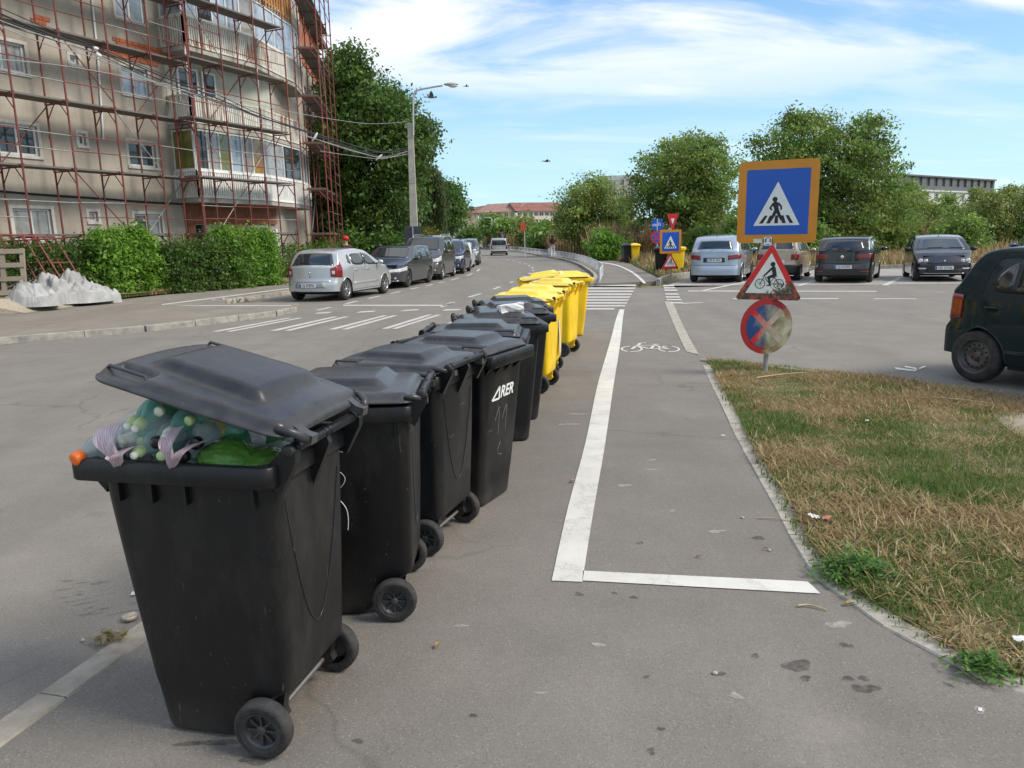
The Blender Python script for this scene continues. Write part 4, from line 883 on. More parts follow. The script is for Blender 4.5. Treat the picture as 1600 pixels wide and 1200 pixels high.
# --- far street trees
for px,py,hw,hh,Y,lab,pal,sd in ((768,352,16,14,125,'small round green tree beyond the driven van, in front of the red roofed block',MIDP,31),(790,358,16,13,118,'green tree just right of the small round one in front of the red roofed block',MIDP,32),(826,362,15,17,105,'thin branched tree before the cream block, left of the woman',OLIVE,33),(848,366,16,15,92,'low dense tree at the left end of the tree line by the rusty fence',MIDP,34),(735,368,8,8,115,'tiny tree beside the grey flat roofed building',DARKP,35)):
    b = (V(px,385,Y).x, Y, 0); tree(lab, b, lob_px(b, Y, [(px-hw*.4,py+hh*.2,hw*.7,hh*.8,2,1),(px+hw*.4,py+hh*.25,hw*.65,hh*.75,2,1),(px,py-hh*.3,hw*.6,hh*.7,2,1)]), 5500, .42, pal, sd, .18, spread=.5, trunk_top=2.5)
# --- right hand trees
Y = 66.; b = (V(925,390,Y).x, Y, 0)
tree('medium olive green walnut tree with thin crown, leftmost of the three big ones', b, lob_px(b, Y, [(925,300,30,24,2.4,1.3),(900,325,30,28,2.4,1.3),(950,325,32,30,2.4,1.3),(920,350,46,26,2.6,1.5),(965,350,26,24,2.2,.9),(885,350,18,22,1.8,.6),(935,285,14,12,1.2,.4)]), 21000, .20, OLIVE+MIDP, 41, .25, spread=.42, flat=.6, trunk_top=3)
Y = 55.; b = (V(1068,390,Y).x, Y, 0)
tree('big round walnut tree behind the far crossing sign, middle of the three big ones', b, lob_px(b, Y, [(1075,245,38,32,2.8,1.6),(1030,275,42,40,3,1.8),(1110,280,40,42,3,1.8),(1065,305,60,42,3.2,2.2),(1010,320,34,36,2.6,1.2),(1125,330,34,38,2.6,1.3),(1070,350,70,26,3,1.6),(1050,235,18,16,1.4,.4),(1100,235,20,18,1.4,.5)]), 36000, .19, MIDP+OLIVE[:2], 43, .32, spread=.42, flat=.55, trunk_top=3.2)
Y = 47.; b = (V(1285,392,Y).x, Y, 0)
tree('tallest light green walnut tree directly behind the near crossing sign', b, lob_px(b, Y, [(1270,215,40,34,2.6,1.5),(1215,245,44,40,2.8,1.6),(1330,235,46,42,2.8,1.7),(1280,270,70,42,3.2,2.2),(1200,280,34,30,2.2,1),(1370,275,36,34,2.4,1.2),(1300,325,74,36,3,1.8),(1235,320,50,34,2.6,1.2),(1385,320,34,34,2.2,1),(1255,190,20,14,1.2,.4),(1350,200,18,16,1.2,.4)]), 44000, .175, MIDP+[(.13,.16,.035),(.10,.14,.03)], 47, .30, spread=.40, flat=.55, trunk_top=3)
# --- shrubs along the field
SH = [(950,385,30,20,51,BRIGHT,'bright green bush growing over the rusty fence left of the lone yellow bin'),(1105,378,30,22,50,MIDP,'green shrub behind the rusty fence left of the pale blue car'),(1150,370,34,28,46,BRIGHT[:2]+MIDP,'light green shrub just left of the near crossing sign'),(1000,385,26,20,56,OLIVE,'olive shrub behind the lone yellow bin'),
      (1262,372,40,32,44,MIDP,'green shrub right of the near crossing sign above the beige car'),(1330,362,42,38,46,OLIVE,'olive shrub behind the black hatchback'),(1392,350,40,46,50,MIDP,'tall green shrub above the gap between the two black cars'),(1440,345,38,46,54,OLIVE+BRIGHT[:1],'tall olive shrub behind the black small car'),
      (1478,340,30,36,60,BRIGHT[2:]+MIDP,'yellow green young tree standing out behind the black small car'),(1500,368,42,32,48,MIDP,'low dark green shrub right of the black small car'),(1548,345,42,40,55,OLIVE,'olive shrub left of the blue SUV at the right edge'),(1600,340,44,46,56,OLIVE+MIDP[:1],'tall shrub above the blue SUV at the right edge'),
      (1655,340,50,50,54,MIDP,'shrub at the right border of the field'),(1420,312,26,26,70,MIDP,'far tree before the long modern block, left end'),(1530,315,24,20,80,OLIVE,'far tree before the long modern block, right end'),(1585,310,30,18,85,OLIVE,'far low trees at the right horizon'),(1205,385,30,18,44,MIDP,'low shrub hidden behind the near sign post')]
for i,(px,py,hw,hh,Y,pal,lab) in enumerate(SH):
    b = (V(px,400,Y).x, Y, 0); sc = Y/FPX
    shrub(lab, b, lob_px(b, Y, [(px-hw*.45,py+hh*.25,hw*.6,hh*.75,1.2,1),(px+hw*.45,py+hh*.2,hw*.6,hh*.8,1.2,1),(px,py-hh*.15,hw*.6,hh*.8,1.2,1),(px+random.uniform(-.4,.4)*hw,py-hh*.65,hw*.25,hh*.35,.7,.35),(px,py+hh*.9,hw*.95,hh*.5,1.2,.9)]), int(5200+hw*hh*2.2), .17, pal, 60+i, spread=.30)
# --- hedge and bushes in front of the building
gz_ = LZ+.01
def hedge_at(label, px0, py0, Y0, px1, py1, Y1, h, dp, n, pal, seed, name='hedge', cat='hedge', size=.085, var=.1, group=None):
    a, b2 = V(px0,py0,Y0), V(px1,py1,Y1); gz_ = min(a.z,b2.z)-.04; d = (b2-a); L = d.length; k = max(2,int(L/(h*.55))); lob = []; rs = random.Random(seed); nn = Vector((-d.y,d.x,0)).normalized()
    for i in range(k+1):
        p = d*(i/k)+nn*dp; hh = h*(1+rs.uniform(-var,var)); lob.append((p.x,p.y,hh*.5,L/k*.75,dp,hh*.52,1)); lob.append((p.x,p.y,hh*.14,L/k*.8,dp*1.05,hh*.16,.45)); lob.append((p.x,p.y,hh*.85,L/k*.6,dp*.8,hh*.22,.5))
    return shrub(label, (a.x,a.y,gz_), lob, n, size, pal, seed, name, cat, group, spread=.13, shell=.8, per=26, up=.6, flat=1, aspect=.6)
hedge_at('long dark clipped hedge behind the white sheeting', -160, 470, 17.4, 160, 459, 22.8, 1.42, .5, 24000, HEDGE, 90)
hedge_at('bright green leafy bush between the white sheeting and the clipped hedge', 194, 459, 23.2, 246, 456, 24.4, 1.85, .6, 34000, BRIGHT, 91, 'bush', 'bush', .10, .05)
hedge_at('clipped hedge section right of the bright bush', 290, 454, 25.2, 368, 449, 27.0, 1.60, .6, 24000, HEDGE+[(.075,.15,.022)], 92)
hedge_at('tall bright green bush at the right end of the hedge, left of the silver hatchback', 378, 449, 27.4, 432, 445, 28.8, 1.95, .65, 36000, BRIGHT, 93, 'bush', 'bush', .09, .05)
hedge_at('low green hedge behind the silver hatchback', 470, 430, 33, 540, 424, 38, 1.4, .6, 6000, BRIGHT[:2]+HEDGE, 94, 'hedge', 'hedge', .10)
# straw and reeds against the fence
for k,(poly,n,lo,hi,sd) in enumerate((([(5.9,52.2),(30,51.0),(30,54),(6.6,56)],26000,.7,1.7,71),([(6.4,56),(8.5,56),(7.6,72),(5.6,90),(2.4,112),(-3,130),(-4.6,130),(1,110),(4.4,90),(6.1,70)],26000,.8,1.8,72),([(34,31),(60,28),(70,56),(32,54)],16000,.2,.7,73))):
    grass('dry_reeds', poly, n, lo, hi, sd, 0, -1.1, .030, .30)
# ================================================================ WHEELED BINS  (rear = +X, front = -X)
def plastic(name, col, dust, rough, rand):
    m = M(name, col, rough, var=.10, scale=3, spec=.38, rand=rand, bump=.06, bscale=160)
    n, l = m.node_tree.nodes, m.node_tree.links; b = n['Principled BSDF']; src = b.inputs['Base Color'].links[0].from_socket
    tc = n.new('ShaderNodeTexCoord'); oi = n.new('ShaderNodeObjectInfo')
    ad = n.new('ShaderNodeVectorMath'); ad.operation = 'ADD'; l.new(tc.outputs['Object'], ad.inputs[0])
    cb = n.new('ShaderNodeCombineXYZ'); ml = n.new('ShaderNodeMath'); ml.operation = 'MULTIPLY'; ml.inputs[1].default_value = 37; l.new(oi.outputs['Random'], ml.inputs[0]); l.new(ml.outputs[0], cb.inputs[0]); l.new(cb.outputs[0], ad.inputs[1])
    def layer(scale, stretch, lo, hi, amt, colr, det=8):
        nonlocal src
        mp = n.new('ShaderNodeMapping'); mp.inputs['Scale'].default_value = stretch; l.new(ad.outputs[0], mp.inputs[0])
        t = n.new('ShaderNodeTexNoise'); t.inputs['Scale'].default_value = scale; t.inputs['Detail'].default_value = det; t.inputs['Roughness'].default_value = .72; l.new(mp.outputs[0], t.inputs['Vector'])
        r = n.new('ShaderNodeMapRange'); r.inputs[1].default_value = lo; r.inputs[2].default_value = hi; r.inputs[4].default_value = amt; l.new(t.outputs[0], r.inputs[0])
        x = n.new('ShaderNodeMixRGB'); l.new(r.outputs[0], x.inputs[0]); l.new(src, x.inputs[1]); x.inputs[2].default_value = (*colr,1); src = x.outputs[0]; return r.outputs[0]
    layer(3.0, (1,1,.35), .48, .78, .30, dust)
    layer(9, (1,1,.12), .60, .75, .22, dust)
    # fine scratches
    layer(60, (1,.04,.5), .70, .80, .55, tuple(min(1,v*1.6) for v in dust), 2)
    layer(70, (.5,1,.05), .71, .80, .5, tuple(min(1,v*1.6) for v in dust), 2)
    # splash dirt near the ground
    sp = n.new('ShaderNodeSeparateXYZ'); l.new(tc.outputs['Object'], sp.inputs[0])
    r = n.new('ShaderNodeMapRange'); r.inputs[1].default_value = .16; r.inputs[2].default_value = .0; r.inputs[4].default_value = .55; l.new(sp.outputs[2], r.inputs[0])
    t = n.new('ShaderNodeTexNoise'); t.inputs['Scale'].default_value = 14; t.inputs['Detail'].default_value = 8; l.new(ad.outputs[0], t.inputs['Vector'])
    q = n.new('ShaderNodeMath'); q.operation = 'MULTIPLY'; l.new(r.outputs[0], q.inputs[0]); l.new(t.outputs[0], q.inputs[1])
    x = n.new('ShaderNodeMixRGB'); l.new(q.outputs[0], x.inputs[0]); l.new(src, x.inputs[1]); x.inputs[2].default_value = (*dust,1)
    l.new(x.outputs[0], b.inputs['Base Color'])
    rr = n.new('ShaderNodeMapRange'); rr.inputs[3].default_value = rough-.08; rr.inputs[4].default_value = rough+.16; l.new(t.outputs[0], rr.inputs[0]); l.new(rr.outputs[0], b.inputs['Roughness'])
    return m
BK = plastic('black_bin_plastic', (.0065,.0065,.0072), (.105,.095,.083), .36, .25)
BKL = plastic('black_lid_plastic', (.015,.016,.019), (.13,.128,.125), .27, .25)
YL = plastic('yellow_bin_plastic', (.80,.52,.006), (.50,.36,.10), .36, .05)
YLL = plastic('yellow_lid_plastic', (.84,.60,.012), (.70,.62,.42), .36, .05)
RUB = M('black_rubber', (.022,.021,.021), .75, var=.3, scale=20, tint=(.05,.046,.042), bump=.3, bscale=90)
HUB = M('hub_plastic', (.03,.031,.034), .42, var=.2, scale=12, tint=(.06,.055,.05))
STEEL = M('zinc_steel', (.42,.42,.41), .45, .9, var=.2, scale=14, tint=(.30,.24,.18))
BX, BZ = .350, 1.040            # hinge bar
def rr3(xf, xr, hy, r, z, n=6): 
    return [Vector((p[0], p[1], z)) for p in rrect(xr-xf, 2*hy, r, n, (xf+xr)/2, 0)]
def lin(v, tab):
    for i in range(len(tab)-1):
        if v <= tab[i+1][0]:
            t = (v-tab[i][0])/(tab[i+1][0]-tab[i][0]); return [tab[i][k]+(tab[i+1][k]-tab[i][k])*t for k in range(1, len(tab[0]))]
    return list(tab[-1][1:])
BODY = [(0.0,-.218,.05,.195,.05),(.012,-.232,.065,.210,.055),(.03,-.238,.085,.216,.06),(.17,-.252,.222,.226,.055),(.20,-.255,.262,.229,.05),(.215,-.257,.268,.230,.05),(.55,-.293,.282,.250,.055),(.80,-.318,.290,.264,.06),(.925,-.33,.294,.271,.065)]
BODY = [(z_, a_, b_, h_*.955, r_) for z_, a_, b_, h_, r_ in BODY]
def build_bin(mb_, ml_, full=False):
    root = bpy.data.objects.new('wheeled_bin', None); C.objects.link(root)
    b = MB()
    rg = []
    for z in (0,.012,.03,.07,.12,.17,.2,.215,.3,.4,.5,.6,.7,.8,.87,.925):
        xf, xr, hy, r = lin(z, BODY); rg.append(rr3(xf, xr, hy, r, z))
    b.rings(rg, True, True, False, True)
    # collar with overhanging front comb
    co = [rr3(-.332,.296,.2585,.065,.9252), rr3(-.398,.308,.292,.035,.929), rr3(-.402,.310,.294,.035,.934), rr3(-.402,.310,.294,.035,.993), rr3(-.398,.306,.290,.034,.998), rr3(-.336,.292,.270,.06,.9985), rr3(-.326,.284,.262,.055,.985), rr3(-.31,.275,.25,.05,.80)]
    b.rings(co, True, False, True, True)
    # gussets below the collar
    for sy in (-1,1):
        for x in (-.24,-.12,.0,.235):
            hy = lin(.9, BODY)[2]; b.box((x, sy*(hy+.008), .895), (.010,.022,.07))
        b.prism([(-.39,.932),(-.25,.932),(-.27,.905),(-.305,.86)] if False else [(-.36,.930),(-.30,.930),(-.312,.875)], sy*.235-.006, sy*.235+.006, lambda v: Vector((v.x, v.z, v.y)))
    for y in (-.13,0,.13): b.prism([(-.385,.930),(-.315,.930),(-.325,.87)], y-.006, y+.006, lambda v: Vector((v.x, v.z, v.y)))
    # rear hinge brackets
    for sy in (-1,1):
        b.prism([(.28,.93),(.315,.90),(.372,1.005),(.374,1.036),(.352,1.052),(.325,1.04),(.28,.997)], sy*.232-.016, sy*.232+.016, lambda v: Vector((v.x, v.z, v.y)))
    b.prism([(.285,.925),(.30,.86),(.368,1.005),(.358,1.03),(.30,.985)], -.012, .012, lambda v: Vector((v.x, v.z, v.y)))
    # axle housings
    for sy in (-1,1): b.prism([(.05,.02),(.12,.055),(.215,.075),(.235,.10),(.225,.125),(.24,.20),(.14,.20),(.03,.06)], sy*.175-.018, sy*.175+.018, lambda v: Vector((v.x, v.z, v.y)))
    body = b.build('body', mb_, root, fix=True)
    # moulded V crease on the rear panel; lighter lid plastic paints in its sheen
    r = MB(); pts = []
    for k in range(25):
        t = -1+2*k/24; z = .36 + .50*abs(t)**1.9; xr = lin(z, BODY)[1]; pts.append((xr+.0005, t*.185, z))
    r.tube(pts, .0030, 6, False); r.build('rear_crease', ml_, root)
    bar = MB(); bar.tube([(BX,-.216,BZ),(BX,.216,BZ)], .0175, 14); 
    for y in (-.2,-.015,.015,.2): bar.lathe([(.0172,y-.004),(.0205,y-.002),(.0205,y+.002),(.0172,y+.004)], 14, (BX,0,BZ), 'Y')
    bar.build('handle', mb_, root)
    for sy in (-1,1):
        cp = MB(); cp.lathe([(.0,0),(.017,0),(.021,.004),(.021,.02)], 14, (BX, sy*.252 if sy<0 else .232, BZ), 'Y')
        cp.build('hinge_cap', M('hinge_hole', (.012,.012,.012), .6), root, fix=True)
    ax = MB(); ax.tube([(.19,-.27,.1),(.19,.27,.1)], .010, 10); ax.build('axle', STEEL, root)
    # lid: a height field on a rounded rectangle, hinge at its own origin
    lid = MB(); NX, NY = 64, 56; x0, x1, hw = -.700, -.036, .304
    def S(a, e0, e1): t = min(max((a-e0)/(e1-e0),0),1); return t*t*(3-2*t)
    def hgt(u, v):
        d = min(1-abs(u), 1-abs(v)); x = x0+(u+1)/2*(x1-x0); y = v*hw
        h = .040 + .018*(1-v*v) + .006*(1-u*u)
        h -= .028*(1-S(d, 0, .16))**2
        pl = S(x, -.60,-.53)*(1-S(x, -.215,-.15))*(1-S(abs(y), .155+.02*u, .195+.02*u)); h += .036*pl
        pk = S(x,-.665,-.64)*(1-S(x,-.545,-.52))*S(abs(y), .195,.215)*(1-S(abs(y), .272,.288)); h -= .024*pk
        return h
    def mp(u, v):
        # square to rounded rectangle
        x = x0+(u+1)/2*(x1-x0); y = v*hw; rx = .075
        ex = max(abs(u)-(1-2*rx/(x1-x0)*1.0), 0); 
        k = ex/(2*rx/(x1-x0)); lim = hw - rx*(1-math.sqrt(max(0,1-k*k)))*.95
        tap = 1 - .05*max(u,0)
        return x, v*lim*tap
    top = []; 
    for i in range(NX+1):
        u = -math.cos(PI*i/NX)*.35 + (-1+2*i/NX)*.65
        row = []
        for j in range(NY+1):
            v = -math.cos(PI*j/NY)*.35 + (-1+2*j/NY)*.65
            x, y = mp(u, v); row.append(Vector((x, y, hgt(u, v)))) 
        top.append(row)
    vs = [p for r_ in top for p in r_]; W_ = NY+1
    lid.add(vs, [(i*W_+j, (i+1)*W_+j, (i+1)*W_+j+1, i*W_+j+1) for i in range(NX) for j in range(NY)], True)
    per = [top[0][j] for j in range(NY+1)] + [top[i][NY] for i in range(1,NX+1)] + [top[NX][j] for j in range(NY-1,-1,-1)] + [top[i][0] for i in range(NX-1,0,-1)]
    cen = Vector(((x0+x1)/2,0,0))
    def pr(dz, sc): return [Vector((cen.x+(p.x-cen.x)*sc, p.y*sc, dz)) for p in per]
    outl = [p.copy() for p in per]
    lid.rings([outl, [p+Vector((0,0,0)) - Vector((0,0,p.z-.012)) for p in pr(0,1.012)] and pr(.012,1.012), pr(.006,1.012), pr(.006,.965), pr(.022,.95)], True, False, True, True)
    # lid arms to the bar
    for sy in (-1,1):
        lid.prism([(-.16,.030),(-.05,.030),(-.012,.016),(.017,.016),(.018,-.012),(-.016,-.010),(-.05,.006),(-.16,.008)], sy*.19-.02, sy*.19+.02, lambda v: Vector((v.x, v.z, v.y)))
        lid.tube([(-.075,sy*.268,.028),(-.045,sy*.262,.03),(-.016,sy*.245,.022),(0,sy*.214,.004)], [.010,.013,.014,.016], 8)
    lo = lid.build('lid', ml_, root, fix=True); lo.location = (BX,0,BZ)
    for sy in (-1,1):
        gp = MB(); gp.tube([(-.672,sy*.262,.028),(-.66,sy*.258,.050),(-.53,sy*.262,.052),(-.515,sy*.266,.032)], .006, 8)
        gp.build('lid_grip', ml_, lo)
    # wheels
    for sy in (-1,1):
        t = MB(); t.lathe([(.062,-.022),(.070,-.026),(.088,-.027),(.0965,-.021),(.100,-.010),(.0995,-.004),(.100,0.002),(.0995,.008),(.100,.012),(.0965,.021),(.088,.027),(.070,.026),(.062,.022)], 32, (0,0,0), 'Y')
        for rr_ in (.074,.080,.086): t.lathe([(rr_-.0018,sy*.0265),(rr_,sy*.0285),(rr_+.0018,sy*.0265)], 32, (0,0,0), 'Y')
        wo = t.build('wheel', RUB, root, fix=True); wo.location = (.19, sy*.257, .1)
        h = MB(); h.lathe([(.063,sy*.023),(.058,sy*.024),(.055,sy*.010),(.050,sy*.006)], 28, (0,0,0), 'Y'); h.lathe([(.050,sy*.0055),(.012,sy*.004)], 28, (0,0,0), 'Y')
        h.lathe([(.017,sy*.004),(.017,sy*.018),(.013,sy*.021),(.0,sy*.021)], 16, (0,0,0), 'Y')
        for k in range(8):
            a = 2*PI*k/8; h.bar((.014*math.cos(a), sy*.011, .014*math.sin(a)), (.053*math.cos(a), sy*.012, .053*math.sin(a)), .007, .010, (0,1,0))
        h.build('rim', HUB, wo, fix=True)
    return root
BINS = {}
BINS['k'] = build_bin(BK, BKL); BINS['y'] = build_bin(YL, YLL)
used_b = set()
def place_bin(kind, x, y, ang, label, group, open_=0., tilt=0., sc=1.0, z=.005):
    proto = BINS[kind]
    # a copied tree for every later bin
    o = proto if kind not in used_b else copy_tree(proto); 
    o.location = (x, y, z); o.rotation_euler = (0, 0, R(ang)); o.scale = (sc,sc,sc)
    tag(o, label, 'wheelie bin', group)
    for ch in o.children:
        if ch.name.startswith('lid'): ch.rotation_euler = (0, R(open_-(4.3 if open_ > 20 else .6)), R(tilt)); ch.location = (BX+.045, 0, BZ+.030) if open_ > 20 else (BX+.004, 0, BZ-.036)
    if kind not in used_b: used_b.add(kind); 
    return o
# prototypes are copied first so that nothing is inherited from a decorated bin
import itertools
BG, YG = 'black wheelie bins in the row along the footpath', 'yellow wheelie bins in the row along the footpath'
spec_b = [
 ('k',-.985,2.565,-13,'open black wheelie bin overflowing with plastic bottles, nearest the camera',BG,20.05,0),
 ('k',-.745,3.42,1,'closed black wheelie bin with scratched white curls on its side, second in the row',BG,1.5,0),
 ('k',-.575,4.19,-20,'dark grey wheelie bin with both wheels showing, between the scratched bin and the lettered bin',BG,1.,0),
 ('k',-.33,4.86,153,'black wheelie bin with white lettering on its front face',BG,0,0),
 ('k',-.27,5.58,176,'black wheelie bin just behind the lettered one, its body hidden from view',BG,0,0),
 ('k',-.12,6.36,187,'black wheelie bin with a crumpled white carton lying on its lid',BG,0,0),
 ('k',-.02,7.10,190,'black wheelie bin right behind the one carrying the carton',BG,.5,0),
 ('k',.0,7.80,188,'last black wheelie bin before the yellow ones',BG,1,0),
 ('y',.20,8.46,-16,'yellow wheelie bin nearest the black bins, lid slightly raised',YG,3,0),
 ('y',.34,9.42,-10,'yellow wheelie bin with a white strip down its rear, second of the yellow row',YG,2,0),
 ('y',.66,11.02,-21,'yellow wheelie bin with both rear wheels showing, third of the yellow row',YG,1,0),
 ('y',.52,12.05,172,'yellow wheelie bin with its lid propped up, hinge bar towards the road',YG,9,0),
 ('y',1.0,13.15,186,'farthest yellow wheelie bin of the row, green and white stickers on its front',YG,1,0)]
spec_far = [
 ('k',7.0,45.6,100,'black wheelie bin standing left behind the lone yellow bin by the rusty fence','far black bins',0,0),
 ('y',7.45,45.6,95,'lone yellow wheelie bin on the grass edge beside the rusty fence','far yellow bins',0,0),
 ('k',6.42,32.4,80,'black wheelie bin beside the yellow bin behind the far crossing sign','far black bins',0,0),
 ('y',6.98,32.0,5,'yellow wheelie bin standing behind the far crossing sign','far yellow bins',0,0)]
BOBJ = []
for k,x,y,a,lab,grp,op,ti in spec_b: BOBJ.append(place_bin(k,x,y,a,lab,grp,op,ti, 1.022 if op > 20 else 1.0))
for k,x,y,a,lab,grp,op,ti in spec_far: BOBJ.append(place_bin(k,x,y,a,lab,grp,op,ti, 1.0, .11))
# ---- writing and stickers on single bins
def flat_text(name, txt, size, mat, parent, mw, depth=.001, shear=0., bold=0.):
    me = text_mesh(txt, size, depth=depth, shear=shear, bold=bold); me.materials.clear(); me.materials.append(mat); me.name = name
    o = link(name, me, parent); o.matrix_local = mw; return o
WHITE_INK = M('white_ink', (.75,.75,.73), .6, var=.05); DARK_INK = M('dark_ink', (.03,.03,.035), .6, var=.1); GREEN_INK = M('green_ink', (.03,.22,.06), .5, var=.1)
PAPER = M('sticker_paper', (.62,.61,.57), .55, var=.14, scale=9, tint=(.75,.74,.70))
def on_front(z, y):   # matrix on the front panel of a bin, text reading from outside
    xf = lin(z, BODY)[0]; xa = lin(z+.05, BODY)[0]; tl = math.atan2(xf-xa, .05)
    ex = Vector((0,-1,0)); ez = Vector((-math.cos(tl),0,-math.sin(tl))); ey = ez.cross(ex)
    m = Matrix((ex,ey,ez)).transposed().to_4x4(); m.translation = Vector((xf,y,z)) + ez*.002; return m
b4 = BOBJ[3]
flat_text('lettering', 'RER', .105, WHITE_INK, b4, on_front(.735,-.035), shear=.25, bold=.0022)
mbA = MB(); mbA.bar((-.075,-.036,0),(.02,.042,0),.014,.0015,(0,0,1)); mbA.bar((.02,.042,0),(.02,-.036,0),.016,.0015,(0,0,1)); mbA.bar((-.06,-.034,.0002),(.018,-.034,.0002),.012,.0015,(0,0,1))
oa = mbA.build('lettering', WHITE_INK, b4); oa.matrix_local = on_front(.735,.085)
SCR = M('scratch_white', (.62,.62,.61), .7, var=.25, scale=40)
def curve_on_side(parent, pts, r, sy=-1, name='scratch'):
    mb = MB(); P3 = []
    for x, z in pts:
        hy = lin(z, BODY)[2]; P3.append((x, sy*(hy+.0006), z))
    mb.tube(smooth_path(P3, 5), r, 5, True); return mb.build(name, SCR, parent)
b2 = BOBJ[1]
curve_on_side(b2, [(-.10,.80),(-.05,.805),(.0,.795)], .0012)
curve_on_side(b2, [(-.14,.70),(-.085,.72),(-.03,.71),(.0,.675),(-.02,.635),(-.07,.61),(-.13,.605)], .0016)
curve_on_side(b2, [(-.14,.585),(-.085,.59),(-.035,.575),(-.005,.53),(-.0,.48),(-.005,.43)], .0020)
def curve_on_front(parent, pts, r):
    mb = MB(); mb.tube(smooth_path([(lin(z,BODY)[0]-.0006, y, z) for y, z in pts], 4), r, 5, True); return mb.build('chalk_mark', M('chalk_grey', (.20,.19,.18), .8, var=.3, scale=30), parent)
for oy in (.05,-.05): curve_on_front(b4, [(oy+.05,.56),(oy,.64),(oy-.002,.52),(oy-.003,.46)], .0018)
curve_on_front(b4, [(.0,.40),(.03,.36),(.02,.32),(-.03,.31)], .0018)
# sticker strip on the second yellow bin's rear, stickers on the last yellow bin
mb = MB(); mb.prism(rrect(.10,.62,.01,3), 0, .002); s_ = mb.build('sticker', PAPER, BOBJ[9])
m = Matrix((Vector((0,1,0)),Vector((-.03,0,1)).normalized(),Vector((1,0,.03)).normalized())).transposed().to_4x4(); m.translation = Vector((.288,-.16,.60)); s_.matrix_local = m
mb = MB(); mb.prism(rrect(.20,.50,.01,3), 0, .002); s_ = mb.build('sticker', PAPER, BOBJ[12]); s_.matrix_local = on_front(.50,.02)
for q in range(7):
    mb = MB(); mb.box((random.uniform(-.03,.03), -.2+q*.022, .0026), (random.uniform(.05,.12),.007,.001)); r_ = mb.build('print', DARK_INK, s_)
mb = MB(); mb.prism(rrect(.22,.17,.015,3), 0, .002); s_ = mb.build('sticker', GREEN_INK, BOBJ[12]); s_.matrix_local = on_front(.845,.02)
mb = MB(); mb.prism(rrect(.165,.115,.01,3), .002, .0035); mb.build('label_field', PAPER, s_)
flat_text('lettering', 'E', .10, GREEN_INK, s_, Matrix.Translation((0,0,.0042)), bold=.003)
# crumpled carton lying on a black lid
mb = MB(); rs = random.Random(5)
bm = bmesh.new(); bmesh.ops.create_cube(bm, size=1); bmesh.ops.subdivide_edges(bm, edges=bm.edges[:], cuts=3, use_grid_fill=True)
for v in bm.verts:
    nn = noise.noise_vector(v.co*3.1); v.co = Vector((v.co.x*.20, v.co.y*.11, v.co.z*.085)) + nn*.022
me = bpy.data.meshes.new('carton'); bm.to_mesh(me); bm.free(); me.materials.append(M('white_carton', (.72,.71,.68), .5, var=.1, scale=12, tint=(.55,.54,.52)))
o = link('carton', me); o.location = (.0,6.28,1.115); o.rotation_euler = (0,R(-4),R(20)); tag(o, 'crumpled white carton lying on top of a black bin lid', 'carton')
# ================================================================ RUBBISH IN THE OPEN BIN
def bottle_mat(name, col, rough=.08, alpha=.55):
    if name in MATS: return MATS[name]
    m = bpy.data.materials.new(name); m.use_nodes = True; MATS[name] = m
    n, l = m.node_tree.nodes, m.node_tree.links; b = n['Principled BSDF']
    b.inputs['Base Color'].default_value = (*col,1); b.inputs['Roughness'].default_value = rough; b.inputs['Specular IOR Level'].default_value = .8
    tr = n.new('ShaderNodeBsdfTransparent'); tr.inputs[0].default_value = (*[min(1,.35+.75*c) for c in col],1)
    tl = n.new('ShaderNodeBsdfTranslucent'); tl.inputs[0].default_value = (*col,1)
    m1 = n.new('ShaderNodeMixShader'); m1.inputs[0].default_value = .45; l.new(b.outputs[0], m1.inputs[1]); l.new(tl.outputs[0], m1.inputs[2])
    lw = n.new('ShaderNodeLayerWeight'); lw.inputs[0].default_value = .35
    mr = n.new('ShaderNodeMapRange'); mr.inputs[3].default_value = alpha; mr.inputs[4].default_value = .05; l.new(lw.outputs['Facing'], mr.inputs[0])
    mx = n.new('ShaderNodeMixShader'); l.new(mr.outputs[0], mx.inputs[0]); l.new(m1.outputs[0], mx.inputs[1]); l.new(tr.outputs[0], mx.inputs[2]); l.new(mx.outputs[0], n['Material Output'].inputs[0]); return m
PET_T = bottle_mat('teal_pet', (.34,.70,.60), .08, .34); PET_G = bottle_mat('green_pet', (.16,.52,.24), .08, .34); PET_C = bottle_mat('clear_pet', (.66,.72,.70), .1, .5)
CAP_L = M('lime_cap', (.55,.68,.30), .4, var=.05); CAP_W = M('cream_cap', (.74,.76,.62), .4, var=.05); CAP_K = M('dark_cap', (.014,.010,.012), .35, var=.1); CAP_O = M('orange_cap', (.86,.16,.015), .38, var=.04)
b1m = BOBJ[0]; 
bpy.context.view_layer.update()
B1 = Matrix.Translation((spec_b[0][1],spec_b[0][2],.005)) @ Matrix.Rotation(R(spec_b[0][3]),4,'Z')
